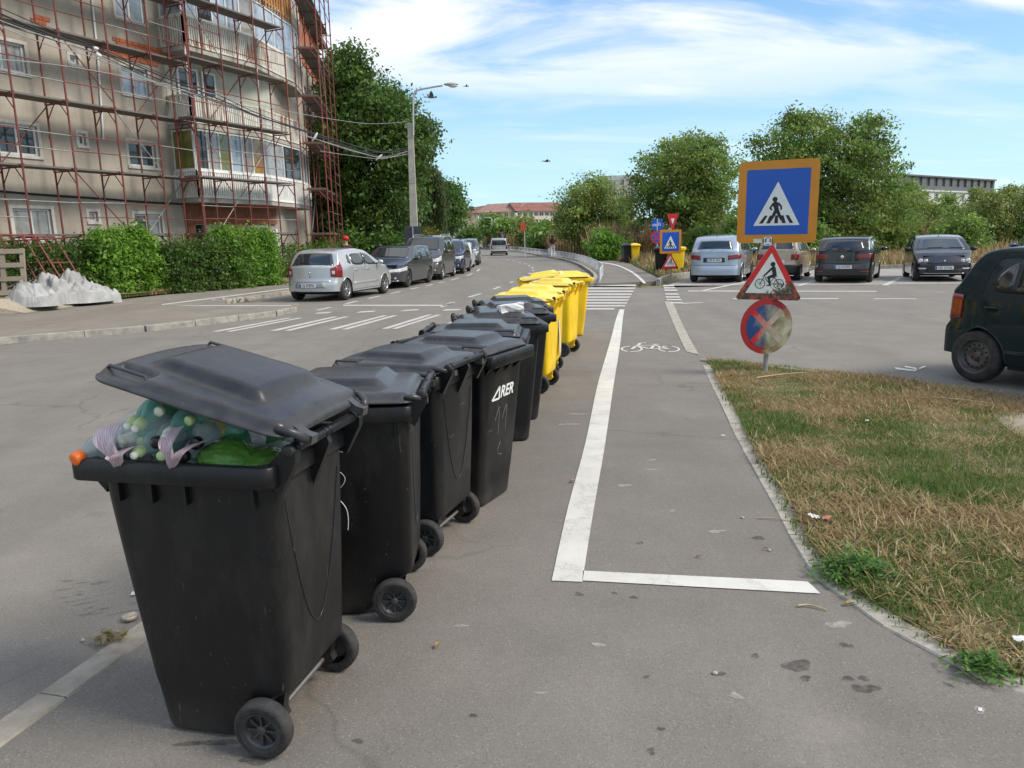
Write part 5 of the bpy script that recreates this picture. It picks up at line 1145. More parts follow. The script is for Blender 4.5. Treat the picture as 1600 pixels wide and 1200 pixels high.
def bottle(loc, direc, mat, capmat, label, r=.043, L=.27, sport=False, group='plastic bottles in the open bin'):
    if loc[0] < -.15 and capmat is not CAP_O: loc = (-.15+(loc[0]+.15)*.72, loc[1], loc[2])
    root = bpy.data.objects.new('plastic_bottle', None); C.objects.link(root)
    d = (B1.to_3x3() @ Vector(direc)).normalized(); q = d.to_track_quat('Z','Y'); root.location = B1 @ Vector(loc); root.rotation_mode = 'QUATERNION'; root.rotation_quaternion = q
    mb = MB(); rs = random.Random(hash(label) % 999 if False else len(label)); prof = [(.0,-L),(r*.6,-L),(r*.95,-L+.012),(r,-L+.03)]
    for k in range(6): 
        z = -L+.05+k*(L-.16)/6; prof += [(r,z),(r*.955,z+.008),(r,z+.016)]
    prof += [(r,-.085),(r*.92,-.062),(r*.6,-.036),(.0155,-.020),(.0135,-.016),(.0135,-.002)]
    mb.lathe(prof, 18); mb.build('bottle_body', mat, root)
    if label[0] in 'cg' or len(label) % 3 == 0:
        lb = MB(); lb.lathe([(r*1.004,-L*.62),(r*1.012,-L*.61),(r*1.012,-L*.40),(r*1.004,-L*.39)], 18); lb.build('bottle_label', M('bottle_label_%d' % (len(label)%3), ((.62,.64,.66),(.05,.20,.50),(.70,.62,.22))[len(label)%3], .45, var=.25, scale=40), root)
    c = MB(); 
    if sport: c.lathe([(.0165,-.018),(.0185,-.016),(.0185,.012),(.013,.018),(.013,.022)], 16)
    else: c.lathe([(.0150,-.014),(.0165,-.013),(.0165,.006),(.0145,.009),(.0,.009)], 16)
    co = c.build('cap', capmat, root)
    if sport:
        s2 = MB(); s2.lathe([(.0125,.0215),(.0125,.032),(.008,.037),(.0,.037)], 14); s2.build('spout', CAP_W, root)
    tag(root, label, 'bottle', group); return root
# open side of the mouth faces the camera (local -Y) and the front (-X)
bl = [((-.21,-.235,1.135),(-.10,-1,-.28),PET_T,CAP_L,'teal bottle with a lime sports cap, high on the left of the heap',.036,.24,True),
 ((-.165,-.245,1.132),(.05,-1,-.35),PET_T,CAP_L,'teal bottle with a lime sports cap, just right of the highest one',.036,.24,True),
 ((-.06,-.24,1.105),(.05,-1,-.28),PET_T,CAP_W,'pale bottle with a cream sports cap under the lid, centre of the heap',.036,.24,True),
 ((-.165,-.262,1.045),(.02,-1,-.18),PET_T,CAP_L,'teal bottle with a lime sports cap low in the middle against the rim',.036,.24,True),
 ((-.105,-.25,1.075),(.05,-1,-.1),PET_C,CAP_K,'clear bottle with a dark cap at the middle of the heap',.040,.24,False),
 ((.035,-.245,1.075),(.1,-1,-.12),PET_C,CAP_K,'clear bottle with a dark cap right of the striped bag',.040,.24,False),
 ((-.005,-.262,1.035),(.0,-1,-.05),PET_C,CAP_K,'clear bottle with a dark cap low inside the right striped bag',.040,.24,False),
 ((-.375,-.292,1.022),(-.30,-1,-.22),PET_C,CAP_O,'clear bottle with a bright orange cap hanging over the front corner of the rim',.045,.26,False),
 ((-.08,-.262,1.035),(.3,-1,.02),PET_T,CAP_L,'teal bottle lying flat behind the rim between the two bags',.036,.24,False),
 ((-.12,-.20,1.165),(.1,-1,-.1),PET_G,CAP_W,'green bottle tucked right under the lid',.038,.24,False),
 ((-.255,-.17,1.14),(-.3,-1,.0),PET_C,CAP_W,'clear bottle behind the teal ones at the far left of the heap',.040,.24,False),
 ((-.30,-.05,1.10),(-1,-.2,-.1),PET_T,CAP_L,'teal bottle poking out of the front of the bin',.036,.26,False)]
bl += [((-.26,-.215,1.075),(-.25,-1,-.15),PET_T,CAP_W,'teal bottle with a pale cap at the left, half behind the striped bag',.036,.24,True),
 ((-.315,-.20,1.06),(-.6,-1,-.1),PET_C,CAP_W,'clear bottle lying near the orange capped one',.042,.26,False),
 ((-.22,-.20,1.06),(.15,-1,-.05),PET_G,CAP_L,'green bottle low at the left of the heap',.038,.26,False),
 ((-.02,-.19,1.135),(-.15,-1,-.1),PET_T,CAP_L,'teal bottle high under the lid, right of the green one',.038,.26,False),
 ((.06,-.17,1.05),(-.4,-1,.05),PET_G,CAP_W,'green bottle beside the crumpled green bag',.038,.26,False),
 ((-.16,-.12,1.09),(-1,-.15,.05),PET_T,CAP_L,'teal bottle lying lengthways in the middle of the heap',.040,.27,False),
 ((-.20,-.08,1.17),(-1,-.3,.12),PET_C,CAP_W,'clear bottle lying lengthways on top of the heap',.040,.27,False),
 ((-.24,.06,1.12),(-1,.1,.05),PET_T,CAP_L,'teal bottle at the back of the heap pointing to the front',.040,.27,False)]
for a in bl:
    o = bottle(*a)
    if 'dark cap' in a[4]:
        for ch in o.children:
            if ch.name.startswith('cap'): ch.scale = (1.25,1.25,1.1)
        for ch in o.children: pass
    if 'orange' in a[4]:
        for ch in o.children:
            if ch.name.startswith('cap'): ch.scale = (1.35,1.35,1.5)
# base heap under the visible bottles keeps the heap closed
def crumple(name, c, d, seed, mat, label, cat, amp=.05, cuts=5, fr=6., group=None):
    bm = bmesh.new(); bmesh.ops.create_icosphere(bm, subdivisions=cuts, radius=1)
    for v in bm.verts:
        p = v.co.copy(); nv = noise.noise(p*fr*.35+Vector((seed,0,0)))*1.0 + abs(noise.noise(p*fr+Vector((0,seed,0))))*.8 + abs(noise.noise(p*fr*2.3+Vector((0,seed,3))))*.35
        v.co = Vector((p.x*d[0], p.y*d[1], p.z*d[2]))*(1+amp*6*(nv-.5)*.5)
    for f in bm.faces: f.smooth = True
    me = bpy.data.meshes.new(name); bm.to_mesh(me); bm.free(); me.materials.append(mat); o = link(name, me); o.matrix_world = B1 @ Matrix.Translation(c); return tag(o, label, cat, group)
def film(name, col, alpha, stripe=None):
    m = bpy.data.materials.new(name); m.use_nodes = True; n, l = m.node_tree.nodes, m.node_tree.links; b = n['Principled BSDF']
    b.inputs['Base Color'].default_value = (*col,1); b.inputs['Roughness'].default_value = .22
    if stripe:
        tc = n.new('ShaderNodeTexCoord'); wv = n.new('ShaderNodeTexWave'); wv.inputs['Scale'].default_value = 7.; wv.inputs['Distortion'].default_value = 1.2; wv.inputs['Detail'].default_value = 1; l.new(tc.outputs['UV'], wv.inputs['Vector']); wv.bands_direction = 'X'
        mr = n.new('ShaderNodeMapRange'); mr.inputs[1].default_value = .70; mr.inputs[2].default_value = .86; l.new(wv.outputs[0], mr.inputs[0])
        mx = n.new('ShaderNodeMixRGB'); l.new(mr.outputs[0], mx.inputs[0]); mx.inputs[1].default_value = (*col,1); mx.inputs[2].default_value = (*stripe,1); l.new(mx.outputs[0], b.inputs['Base Color'])
    tl = n.new('ShaderNodeBsdfTranslucent'); tl.inputs[0].default_value = (*col,1); tr = n.new('ShaderNodeBsdfTransparent')
    m1 = n.new('ShaderNodeMixShader'); m1.inputs[0].default_value = .3; l.new(b.outputs[0], m1.inputs[1]); l.new(tl.outputs[0], m1.inputs[2])
    m2 = n.new('ShaderNodeMixShader'); m2.inputs[0].default_value = alpha; l.new(m1.outputs[0], m2.inputs[1]); l.new(tr.outputs[0], m2.inputs[2]); l.new(m2.outputs[0], n['Material Output'].inputs[0]); return m
GB = film('green_bag_film', (.12,.30,.045), .18); SB = film('striped_bag_film', (.80,.76,.78), .18, (.72,.16,.26)); CF = film('clear_bag_film', (.80,.84,.85), .80)
crumple('green_bag', (.115,-.19,1.015), (.105,.085,.062), 3.3, GB, 'crumpled green plastic bag wedged under the lid of the open bin', 'plastic bag', .05, 5, 2.6)
crumple('green_bag', (.20,-.16,1.0), (.08,.10,.045), 8.3, GB, 'small dark end of the green bag near the hinge of the open bin', 'plastic bag', .05, 5, 2.6)
crumple('clear_bag', (-.17,-.15,1.08), (.13,.13,.10), 1.3, CF, 'thin clear plastic bag round the bottles on the left of the open bin', 'plastic bag', .05, 5)
crumple('rubbish_heap', (-.04,.02,.96), (.27,.20,.10), 9.1, M('mixed_rubbish', (.20,.34,.30), .5, var=.5, scale=14, tint=(.55,.58,.55)), 'heap of mixed plastic rubbish filling the open bin', 'rubbish', .05, 5)
def bag_loop(apex, lft, rgt, wid, label):
    """a striped handle of a carrier bag hanging over the rim as a V of folded film"""
    mb = MB(); uv = []; rows = 14; cols = 7
    for s_ in (lft, rgt):
        base = len(mb.v); vs = []
        for i in range(rows+1):
            t = i/rows; p = Vector(s_).lerp(Vector(apex), t); p += Vector((0,-.03*math.sin(t*PI),.012*math.sin(t*PI)))
            wd = wid*(1.25-.95*t)
            for j in range(cols+1):
                u = j/cols-.5; vs.append(p + Vector((u*wd, .016*math.sin(u*19+t*5)*(1-t*.5), u*wd*.28)))
        mb.add(vs, [(i*(cols+1)+j, i*(cols+1)+j+1, (i+1)*(cols+1)+j+1, (i+1)*(cols+1)+j) for i in range(rows) for j in range(cols)], True)
    o = mb.build('striped_bag', SB); me = o.data; ul = me.uv_layers.new(name='UVMap'); nv = (rows+1)*(cols+1)
    for lp in me.loops:
        k = lp.vertex_index % nv; ul.data[lp.index].uv = ((k % (cols+1))/cols, (k//(cols+1))/rows)
    o.matrix_world = B1; return tag(o, label, 'plastic bag', 'striped carrier bags in the open bin')
bag_loop((-.215,-.300,1.005), (-.275,-.245,1.125), (-.19,-.275,1.06), .085, 'white and pink striped carrier bag hanging over the rim by the orange cap')
bag_loop((-.015,-.302,1.01), (-.03,-.25,1.125), (.06,-.255,1.085), .06, 'white and pink striped carrier bag in the middle of the open bin')
# ================================================================ SIGNS
def worn(name, col, rust=(.10,.05,.03), lo=.58, hi=.66, axis=None, scale=16, a0=0., a1=1., rough=.35):
    """sign film; wear grows along an object axis when axis is given"""
    if name in MATS: return MATS[name]
    m = M(name, col, rough, var=.06, scale=5); n, l = m.node_tree.nodes, m.node_tree.links; b = n['Principled BSDF']; src = b.inputs['Base Color'].links[0].from_socket
    tc = n.new('ShaderNodeTexCoord'); t = n.new('ShaderNodeTexNoise'); t.inputs['Scale'].default_value = scale; t.inputs['Detail'].default_value = 8; t.inputs['Roughness'].default_value = .65; l.new(tc.outputs['Object'], t.inputs['Vector'])
    v = t.outputs[0]
    if axis:
        d = n.new('ShaderNodeVectorMath'); d.operation = 'DOT_PRODUCT'; l.new(tc.outputs['Object'], d.inputs[0]); d.inputs[1].default_value = axis
        r0 = n.new('ShaderNodeMapRange'); r0.inputs[1].default_value = a0; r0.inputs[2].default_value = a1; r0.inputs[3].default_value = -.28; r0.inputs[4].default_value = .38; l.new(d.outputs['Value'], r0.inputs[0])
        a = n.new('ShaderNodeMath'); a.operation = 'ADD'; l.new(v, a.inputs[0]); l.new(r0.outputs[0], a.inputs[1]); v = a.outputs[0]
    r = n.new('ShaderNodeMapRange'); r.inputs[1].default_value = lo; r.inputs[2].default_value = hi; l.new(v, r.inputs[0])
    t2 = n.new('ShaderNodeTexNoise'); t2.inputs['Scale'].default_value = scale*.8; t2.inputs['Detail'].default_value = 6; l.new(tc.outputs['Object'], t2.inputs['Vector'])
    cr_ = n.new('ShaderNodeValToRGB'); e = cr_.color_ramp.elements; e[0].position = .34; e[0].color = (*rust[0],1) if isinstance(rust[0], tuple) else (*rust,1); e[1].position = .66; e[1].color = (*rust[1],1) if isinstance(rust[0], tuple) else (*[c*1.8 for c in rust],1)
    if isinstance(rust[0], tuple) and len(rust) > 2: x_ = cr_.color_ramp.elements.new(.5); x_.color = (*rust[2],1)
    l.new(t2.outputs[0], cr_.inputs[0])
    x = n.new('ShaderNodeMixRGB'); l.new(r.outputs[0], x.inputs[0]); l.new(src, x.inputs[1]); l.new(cr_.outputs[0], x.inputs[2]); l.new(x.outputs[0], b.inputs['Base Color']); return m
S_ORANGE = M('orange_sign_film', (.58,.225,.006), .38, var=.07, scale=4); S_BLUE = M('blue_sign_film', (.006,.082,.43), .36, var=.05, scale=4); S_WHITE = M('white_sign_film', (.70,.71,.69), .4, var=.05, scale=7)
S_BLACK = M('black_sign_film', (.008,.008,.009), .5, var=.05); S_RED = M('red_sign_film', (.56,.012,.014), .4, var=.08, scale=6); S_GREY = M('sign_back_metal', (.34,.34,.34), .5, .6, var=.15)
PEEL = ((.17,.085,.03),(.42,.39,.29),(.24,.24,.14))
S_REDW = worn('rusting_red_film', (.56,.014,.016), ((.03,.03,.028),(.50,.06,.02),(.10,.05,.035)), .60, .64, (0,-1,0), 22, -.1, .28)
S_WHITEW = worn('rusting_white_film', (.66,.66,.61), ((.03,.03,.02),(.22,.19,.13)), .66, .70, (.6,-.8,0), 26, -.05, .30)
S_REDP = worn('peeling_red_film', (.30,.016,.02), PEEL, .40, .70, (.85,-.45,0), 7, -.10, .30); S_BLUEP = worn('peeling_blue_film', (.012,.045,.15), PEEL, .36, .72, (.93,-.25,0), 7, -.24, .20)
S_XP = worn('peeling_cross_film', (.42,.016,.02), ((.46,.40,.33),(.28,.22,.17)), .36, .72, (1,0,0), 7, -.24, .16)
GALV = M('galvanised_pole', (.36,.37,.37), .5, .5, var=.18, scale=8)
def tri(w, h, r, n=4):
    """rounded triangle pointing up, centred on its box"""
    P = [Vector((-w/2,-h/2)), Vector((w/2,-h/2)), Vector((0,h/2))]; out = []
    for i in range(3):
        p = P[i]; a = (P[i-1]-p).normalized(); b = (P[(i+1)%3]-p).normalized()
        th = math.acos(a.dot(b)); c = p + (a+b).normalized()*(r/math.sin(th/2))
        t0 = p + a*(r/math.tan(th/2)); t1 = p + b*(r/math.tan(th/2)); a0 = math.atan2((t0-c).y,(t0-c).x); a1 = math.atan2((t1-c).y,(t1-c).x)
        while a1 < a0: a1 += 2*PI
        for k in range(n+1): a_ = a0+(a1-a0)*k/n; out.append((c.x+r*math.cos(a_), c.y+r*math.sin(a_)))
    return out
def circ(r, n=40, cx=0, cy=0): return [(cx+r*math.cos(2*PI*k/n), cy+r*math.sin(2*PI*k/n)) for k in range(n)]
def ring_pts(mb, cx, cy, r1, r0, z0, z1, n=28, a0=0, a1=2*PI):
    for k in range(n):
        b0, b1 = a0+(a1-a0)*k/n, a0+(a1-a0)*(k+1)/n
        mb.prism([(cx+r0*math.cos(b0),cy+r0*math.sin(b0)),(cx+r1*math.cos(b0),cy+r1*math.sin(b0)),(cx+r1*math.cos(b1),cy+r1*math.sin(b1)),(cx+r0*math.cos(b1),cy+r0*math.sin(b1))], z0, z1)
def capsule(mb, a, b, r0, r1, z0, z1):
    a, b = Vector(a), Vector(b); d = (b-a).normalized(); an = math.atan2(d.y,d.x); P = []
    for k in range(7): t = an+PI/2+PI*k/6; P.append((a.x+r0*math.cos(t), a.y+r0*math.sin(t)))
    for k in range(7): t = an-PI/2+PI*k/6; P.append((b.x+r1*math.cos(t), b.y+r1*math.sin(t)))
    mb.prism(P, z0, z1)
def plate(name, poly, mat, parent, mw, th=.012):
    mb = MB(); mb.prism(poly, -th, 0); o = mb.build(name, [mat], parent); o.matrix_local = mw
    bk = MB(); bk.prism([(p[0]*.97,p[1]*.97) for p in poly], -th-.002, -th-.0005); bk.build('plate_back', S_GREY, o); return o
def walker(o, s, z):
    """pedestrian on a crossing, unit triangle height s"""
    mb = MB(); Z0, Z1 = z, z+.0015
    mb.prism(circ(.062*s, 20, -.055*s, .20*s), Z0, Z1); mb.build('head_print', S_BLACK, o)
    mb = MB()
    capsule(mb, (-.04*s,.085*s), (0*s,-.08*s), .065*s, .05*s, Z0, Z1)
    capsule(mb, (-.09*s,.09*s), (-.165*s,-.015*s), .028*s, .022*s, Z0+.0001, Z1+.0001); capsule(mb, (-.165*s,-.015*s), (-.125*s,-.055*s), .022*s, .02*s, Z0, Z1)
    capsule(mb, (.03*s,.09*s), (.10*s,.02*s), .030*s, .022*s, Z0+.0002, Z1+.0002); capsule(mb, (.10*s,.02*s), (.10*s,-.05*s), .022*s, .02*s, Z0, Z1)
    capsule(mb, (-.02*s,-.08*s), (-.13*s,-.30*s), .045*s, .028*s, Z0+.0003, Z1+.0003); capsule(mb, (.01*s,-.08*s), (.115*s,-.30*s), .045*s, .028*s, Z0+.0004, Z1+.0004)
    capsule(mb, (-.135*s,-.315*s), (-.18*s,-.315*s), .022*s, .018*s, Z0, Z1); capsule(mb, (.12*s,-.315*s), (.165*s,-.30*s), .022*s, .018*s, Z0, Z1)
    mb.build('walker_print', S_BLACK, o)
    for cx, sl in ((-.37,.16),(-.19,.08),(0,0),(.19,-.08),(.37,-.16)):
        mb = MB(); w_ = .05*s; h0, h1 = -.395*s, -.20*s; mb.prism([(cx*s-w_,h0),(cx*s+w_*.8,h0),(cx*s+sl*s*.75+w_*.75,h1),(cx*s+sl*s*.75-w_*.7,h1)], Z0-.0002, Z1-.0006); mb.build('stripe_print', S_BLACK, o)
def crossing_plate(parent, mw, W, H, big=True):
    o = plate('crossing_plate', rrect(W, H, .05*W/.9), S_ORANGE, parent, mw, .014)
    mb = MB(); mb.prism(rrect(W*.79, H*.79, .008), .0005, .002); mb.build('blue_field', S_BLUE, o)
    mb = MB(); mb.prism(tri(W*.58, H*.53, .004), .002, .0036); t = mb.build('white_triangle', S_WHITE, o); t.location = (0,-.02*H,0)
    walker(o, H*.49, .0040); 
    for c in list(o.children):
        if c.name.split('.')[0] in ('head_print','walker_print','stripe_print'): c.location = (0,-.065*H,0)
    return o
def cyclist(o, s, z, dy=0):
    mb = MB(); Z0, Z1 = z, z+.0015
    for cx in (-.30*s,.30*s):
        ring_pts(mb, cx, -.16*s, .165*s, .145*s, Z0, Z1)
        for k in range(4): a = PI*k/4+.2; mb.bar((cx+.15*s*math.cos(a), -.16*s+.15*s*math.sin(a), Z0+.0006), (cx-.15*s*math.cos(a), -.16*s-.15*s*math.sin(a), Z0+.0006), .006*s, .001, (0,0,1))
    for a, b in (((-.30,-.16),(-.17,.09)),((-.15,.05),(.16,.05)),((-.15,.02),(.0,-.16)),((.0,-.16),(.16,.08)),((0,-.16),(.30,-.16)),((.30,-.16),(.16,.05)),((.10,.09),(.24,.09)),((-.17,.09),(-.24,.10))): mb.bar((a[0]*s,a[1]*s,Z0+.0009), (b[0]*s,b[1]*s,Z0+.0009), .024*s, .0012, (0,0,1))
    q = mb.build('bicycle_print', S_BLACK, o); q.location = (0,dy,0)
    mb = MB(); mb.prism(circ(.078*s, 20, .07*s, .48*s), Z0, Z1); q = mb.build('head_print', S_BLACK, o); q.location = (0,dy,0)
    mb = MB()
    capsule(mb, (.10*s,.35*s), (.15*s,.14*s), .065*s, .065*s, Z0+.0003, Z1+.0003); capsule(mb, (.06*s,.36*s), (-.17*s,.12*s), .035*s, .026*s, Z0, Z1)
    capsule(mb, (.14*s,.12*s), (-.04*s,.05*s), .055*s, .045*s, Z0+.0005, Z1+.0005); capsule(mb, (-.04*s,.05*s), (.02*s,-.20*s), .042*s, .03*s, Z0+.0007, Z1+.0007); capsule(mb, (.02*s,-.21*s), (-.07*s,-.215*s), .022*s, .018*s, Z0, Z1)
    q = mb.build('rider_print', S_BLACK, o); q.location = (0,dy,0)
def facing(loc, yaw, lean=0.):
    """plate frame: x right, y up, z towards the viewer; yaw 0 faces -Y"""
    ez = Vector((math.sin(yaw), -math.cos(yaw), 0)); ey = Vector((0,0,1)); ex = ey.cross(ez)
    m = Matrix((ex,ey,ez)).transposed().to_4x4(); m = m @ Matrix.Rotation(lean, 4, 'Z'); m.translation = loc; return m
# --- near post
bp = G(1195,580,.02)
t = thing('sign_post', 'near sign post in the grass, pedestrian crossing square over cyclist triangle and worn round plate', 'road sign', (bp.x, bp.y, .02))
def loc_at(px, py, Y): v = V(px, py, Y); return Vector((v.x-bp.x, v.y-bp.y, v.z-.02))
Yp = bp.y-.05
ptop = loc_at(1217, 262, bp.y)
mb = MB(); mb.tube([(0,0,-.1),ptop], .030, 12); mb.build('pole', GALV, t)
pc = loc_at(1214.5,315.5,Yp-.01); lz = Vector((ptop.x,0,ptop.z)); LEAN = -math.atan2(ptop.x, ptop.z)
pl = crossing_plate(t, facing(pc, R(-24), LEAN+R(1.2)), .89, .945)
mb = MB(); mb.prism(rrect(.10,.048,.004,2), .0005, .0018); q = mb.build('sticker', PAPER, pl); q.location = (-.20,-.445,0)
mb = MB(); mb.prism(rrect(.095,.105,.02,3), .0005, .0018); q = mb.build('sticker', S_WHITE, pl); q.location = (-.085,-.45,0)
for x_, y_, w_, h_ in ((-.022,.008,.022,.040),(.024,.008,.020,.040),(0,.040,.05,.008),(0,-.040,.045,.008),(-.050,0,.010,.062),(.050,0,.010,.062)):
    mb = MB(); mb.prism(rrect(w_,h_,.003,2,x_,y_), .0019, .0026); mb.build('sticker_print', S_BLACK, q)
for x_, y_, w_ in ((-.016,.012,.010),(.018,.016,.010),(-.010,-.004,.014),(.02,-.002,.008)):
    mb = MB(); mb.prism(rrect(w_,.012,.002,2,x_,y_), .0027, .0032); mb.build('sticker_print', S_WHITE, q)
pc = loc_at(1203.5,424.5,Yp-.035)
tp = plate('cyclist_plate', tri(.79,.67,.03), S_REDW, t, facing(pc, R(-6), LEAN+R(-.5)))
mb = MB(); mb.prism(tri(.545,.475,.006), .0005, .002); q = mb.build('white_triangle', S_WHITEW, tp); q.location = (0,-.018,0)
cyclist(tp, .36, .0024, -.085)
pc = loc_at(1198,510,Yp-.045)
cp = plate('no_stopping_plate', circ(.335, 48), S_REDP, t, facing(pc, R(10), 0))
mb = MB(); mb.prism(circ(.262, 44), .0005, .002); mb.build('blue_field', S_BLUEP, cp)
for a in (R(45), R(-45)):
    mb = MB(); mb.bar((-.265*math.cos(a),-.265*math.sin(a),.0026), (.265*math.cos(a),.265*math.sin(a),.0026), .070, .0012 if a > 0 else .0016, (0,0,1)); mb.build('cross_bar', S_XP, cp)
mb = MB()
for z in (pc.z+.15, loc_at(1203,425,Yp).z, loc_at(1214,330,Yp).z): mb.box((ptop.x*z/ptop.z, -.02, z), (.09,.05,.03))
mb.build('clamps', GALV, t); 
# --- far crossing post
b2_ = G(1047.5,433,.10); t = thing('sign_post', 'far sign post with yield triangle, pedestrian crossing square and cyclist triangle', 'road sign', b2_)
def l2(px, py): v = V(px, py, b2_.y-.05); return Vector((v.x-b2_.x, v.y-b2_.y, v.z-.10))
tpz = l2(1051,336).z; mb = MB(); mb.tube([(0,0,0),(.05,0,tpz)], .03, 10); mb.build('pole', GALV, t)
crossing_plate(t, facing(l2(1047.8,377.5), 0, 0), .80, .88)
tp = plate('cyclist_plate', tri(.66,.60,.03), S_RED, t, facing(l2(1047,407.5)+Vector((0,-.03,0)), 0)); mb = MB(); mb.prism(tri(.44,.385,.006), .0005, .002); q = mb.build('white_triangle', S_WHITE, tp); q.location = (0,-.015,0); cyclist(tp, .29, .0024, -.06)
yp = plate('yield_plate', [(-x,-y) for x, y in tri(.44,.66,.03)], S_RED, t, facing(l2(1051,348), 0)); mb = MB(); mb.prism([(-x*.8,-y*.8+.05) for x, y in tri(.17,.26,.01)], .0005, .002); mb.build('white_triangle', S_WHITE, yp)
# --- blue cycle / no stopping post
b3_ = G(1026.3,416,.10); t = thing('sign_post', 'far sign post with round blue cycle path plate over a round no stopping plate', 'road sign', b3_)
def l3(px, py): v = V(px, py, b3_.y-.05); return Vector((v.x-b3_.x, v.y-b3_.y, v.z-.10))
mb = MB(); mb.tube([(0,0,0),(0,0,l3(1027,342).z)], .035, 10); mb.build('pole', M('white_pole', (.55,.55,.53), .5, var=.12), t)
cp = plate('cycle_path_plate', circ(.31, 36), S_BLUE, t, facing(l3(1027,351), 0)); mb = MB(); mb.bar((0,-.29,.001),(0,.29,.001),.03,.0015,(0,0,1)); mb.build('divider_print', S_WHITE, cp)
mb = MB()
for cx in (-.20,-.07): ring_pts(mb, cx, -.03, .055, .035, .0006, .002, 14)
mb.bar((-.20,-.03,.0016),(-.12,.05,.0016),.02,.001,(0,0,1)); mb.bar((-.12,.05,.0016),(-.07,-.03,.0016),.02,.001,(0,0,1)); mb.build('bicycle_print', S_WHITE, cp)
mb = MB(); capsule(mb, (.08,.06), (.08,-.05), .022, .016, .0006, .002); capsule(mb, (.16,.04), (.16,-.05), .018, .014, .0006, .002); mb.prism(circ(.022,12,.08,.10), .0006, .002); mb.build('walker_print', S_WHITE, cp)
cp = plate('no_stopping_plate', circ(.31, 36), S_RED, t, facing(l3(1026,371), 0)); mb = MB(); mb.prism(circ(.24,32), .0005, .002); mb.build('blue_field', S_BLUE, cp)
for a in (R(45), R(-45)):
    mb = MB(); mb.bar((-.245*math.cos(a),-.245*math.sin(a),.0026), (.245*math.cos(a),.245*math.sin(a),.0026), .065, .0012 if a > 0 else .0016, (0,0,1)); mb.build('cross_bar', S_RED, cp)
# --- dark sign seen from behind, left of the parked cars
c_ = V(645,368,36); t = thing('sign_post', 'dark square sign seen from behind on a thin pale post beside the concrete lamp pole', 'road sign', (c_.x, 36, LZ))
mb = MB(); mb.tube([(0,0,0),(0,0,c_.z+.35)], .03, 10); mb.build('pole', GALV, t)
mb = MB(); mb.box((0,.04,c_.z-LZ), (.78,.015,.84), bevel=.006); mb.build('panel', M('dark_sign_back', (.045,.047,.055), .5, var=.1), t)
# --- small far signs
for px, py0, py1, lab, col in ((816,356,402,'orange red panel on a thin white post beside the far footpath',(.62,.075,.02)),(784.5,365,391,'small purple sign on a post beyond the driven van',(.24,.06,.22))):
    g = G(px+2, py1, .09) if px > 800 else Vector((V(px,386,92).x,92,0)); t = thing('small_sign', lab, 'road sign', g)
    zc_ = V(px, py0, g.y).z; mb = MB(); mb.tube([(.12,0,0),(.12,0,zc_+.25)], .03, 8); mb.build('pole', M('white_pole',(.55,.55,.53),.5), t)
    mb = MB(); mb.prism(rrect(.42 if px>800 else .36,.62 if px>800 else .36,.06,3), -.03, .03, lambda v: Vector((v.x, v.z, v.y+zc_))); mb.build('panel', M('sign_'+('orange' if px>800 else 'purple'), col, .5), t)
# ================================================================ LAMP POSTS AND CABLES
CONC = M('pole_concrete', (.40,.37,.31), .85, var=.16, scale=3, bump=.3, bscale=30, tint=(.47,.44,.38))
LAMPG = M('lamp_housing', (.42,.42,.42), .5, var=.1); LAMPL = M('lamp_glass', (.55,.53,.47), .25, var=.1)
def lamp_head(parent, p, dx):
    mb = MB(); mb.ellip((p[0]+dx*.25,p[1],p[2]+.02), (.36,.13,.085), 16, 10); mb.build('lamp_housing', LAMPG, parent)
    mb = MB(); mb.ellip((p[0]+dx*.34,p[1],p[2]-.05), (.22,.11,.085), 14, 8); mb.build('lamp_glass', LAMPL, parent)
YP = 38.0; pa = V(641,192,YP); pb = V(648,390,YP); PX = pb.x
t = thing('street_lamp', 'tall concrete lamp pole with bent steel arm, pale lamp head and cables', 'street lamp', (PX, YP, LZ))
H_ = pa.z-LZ; dxp = pa.x-PX
mb = MB(); mb.rings([[Vector((dxp*h+sx*wd, sy*wd*.8, H_*h)) for sx, sy in ((-1,-1),(1,-1),(1,1),(-1,1))] for h, wd in ((0,.20),(1,.125))], True, True, True, False); mb.build('pole', CONC, t)
q = [V(646.5,212,YP), V(646.3,160,YP), V(648.5,146,YP), V(656,141,YP), V(692,134.5,YP)]
mb = MB(); mb.tube(smooth_path([(v.x-PX, -.16, v.z-LZ) for v in q], 5), .045, 10); mb.build('lamp_arm', LAMPG, t)
lh = V(697,133.5,YP); lamp_head(t, (lh.x-PX, -.16, lh.z-LZ), 1)
for hh in (.97,.90,.60): 
    mb = MB(); mb.box((dxp*hh, 0, H_*hh), (.34-.08*hh,.30-.08*hh,.05)); mb.build('band', STEEL, t)
YQ = 78.0; pq = V(687,300,YQ); t = thing('street_lamp', 'second street lamp further along, its head showing just past the willow', 'street lamp', (pq.x, YQ, LZ)); top_ = V(683,277,YQ)
mb = MB(); mb.tube([(-.6,0,0),(-.6,0,top_.z-.3)], .12, 10); mb.build('pole', CONC, t); hd = V(690,271,YQ)
mb = MB(); mb.tube([(-.6,0,top_.z-.4),(-.55,0,hd.z-.15),(hd.x-pq.x-.5,0,hd.z-LZ)], .045, 8); mb.build('lamp_arm', LAMPG, t); lamp_head(t, (hd.x-pq.x-.45,0,hd.z-LZ), 1)
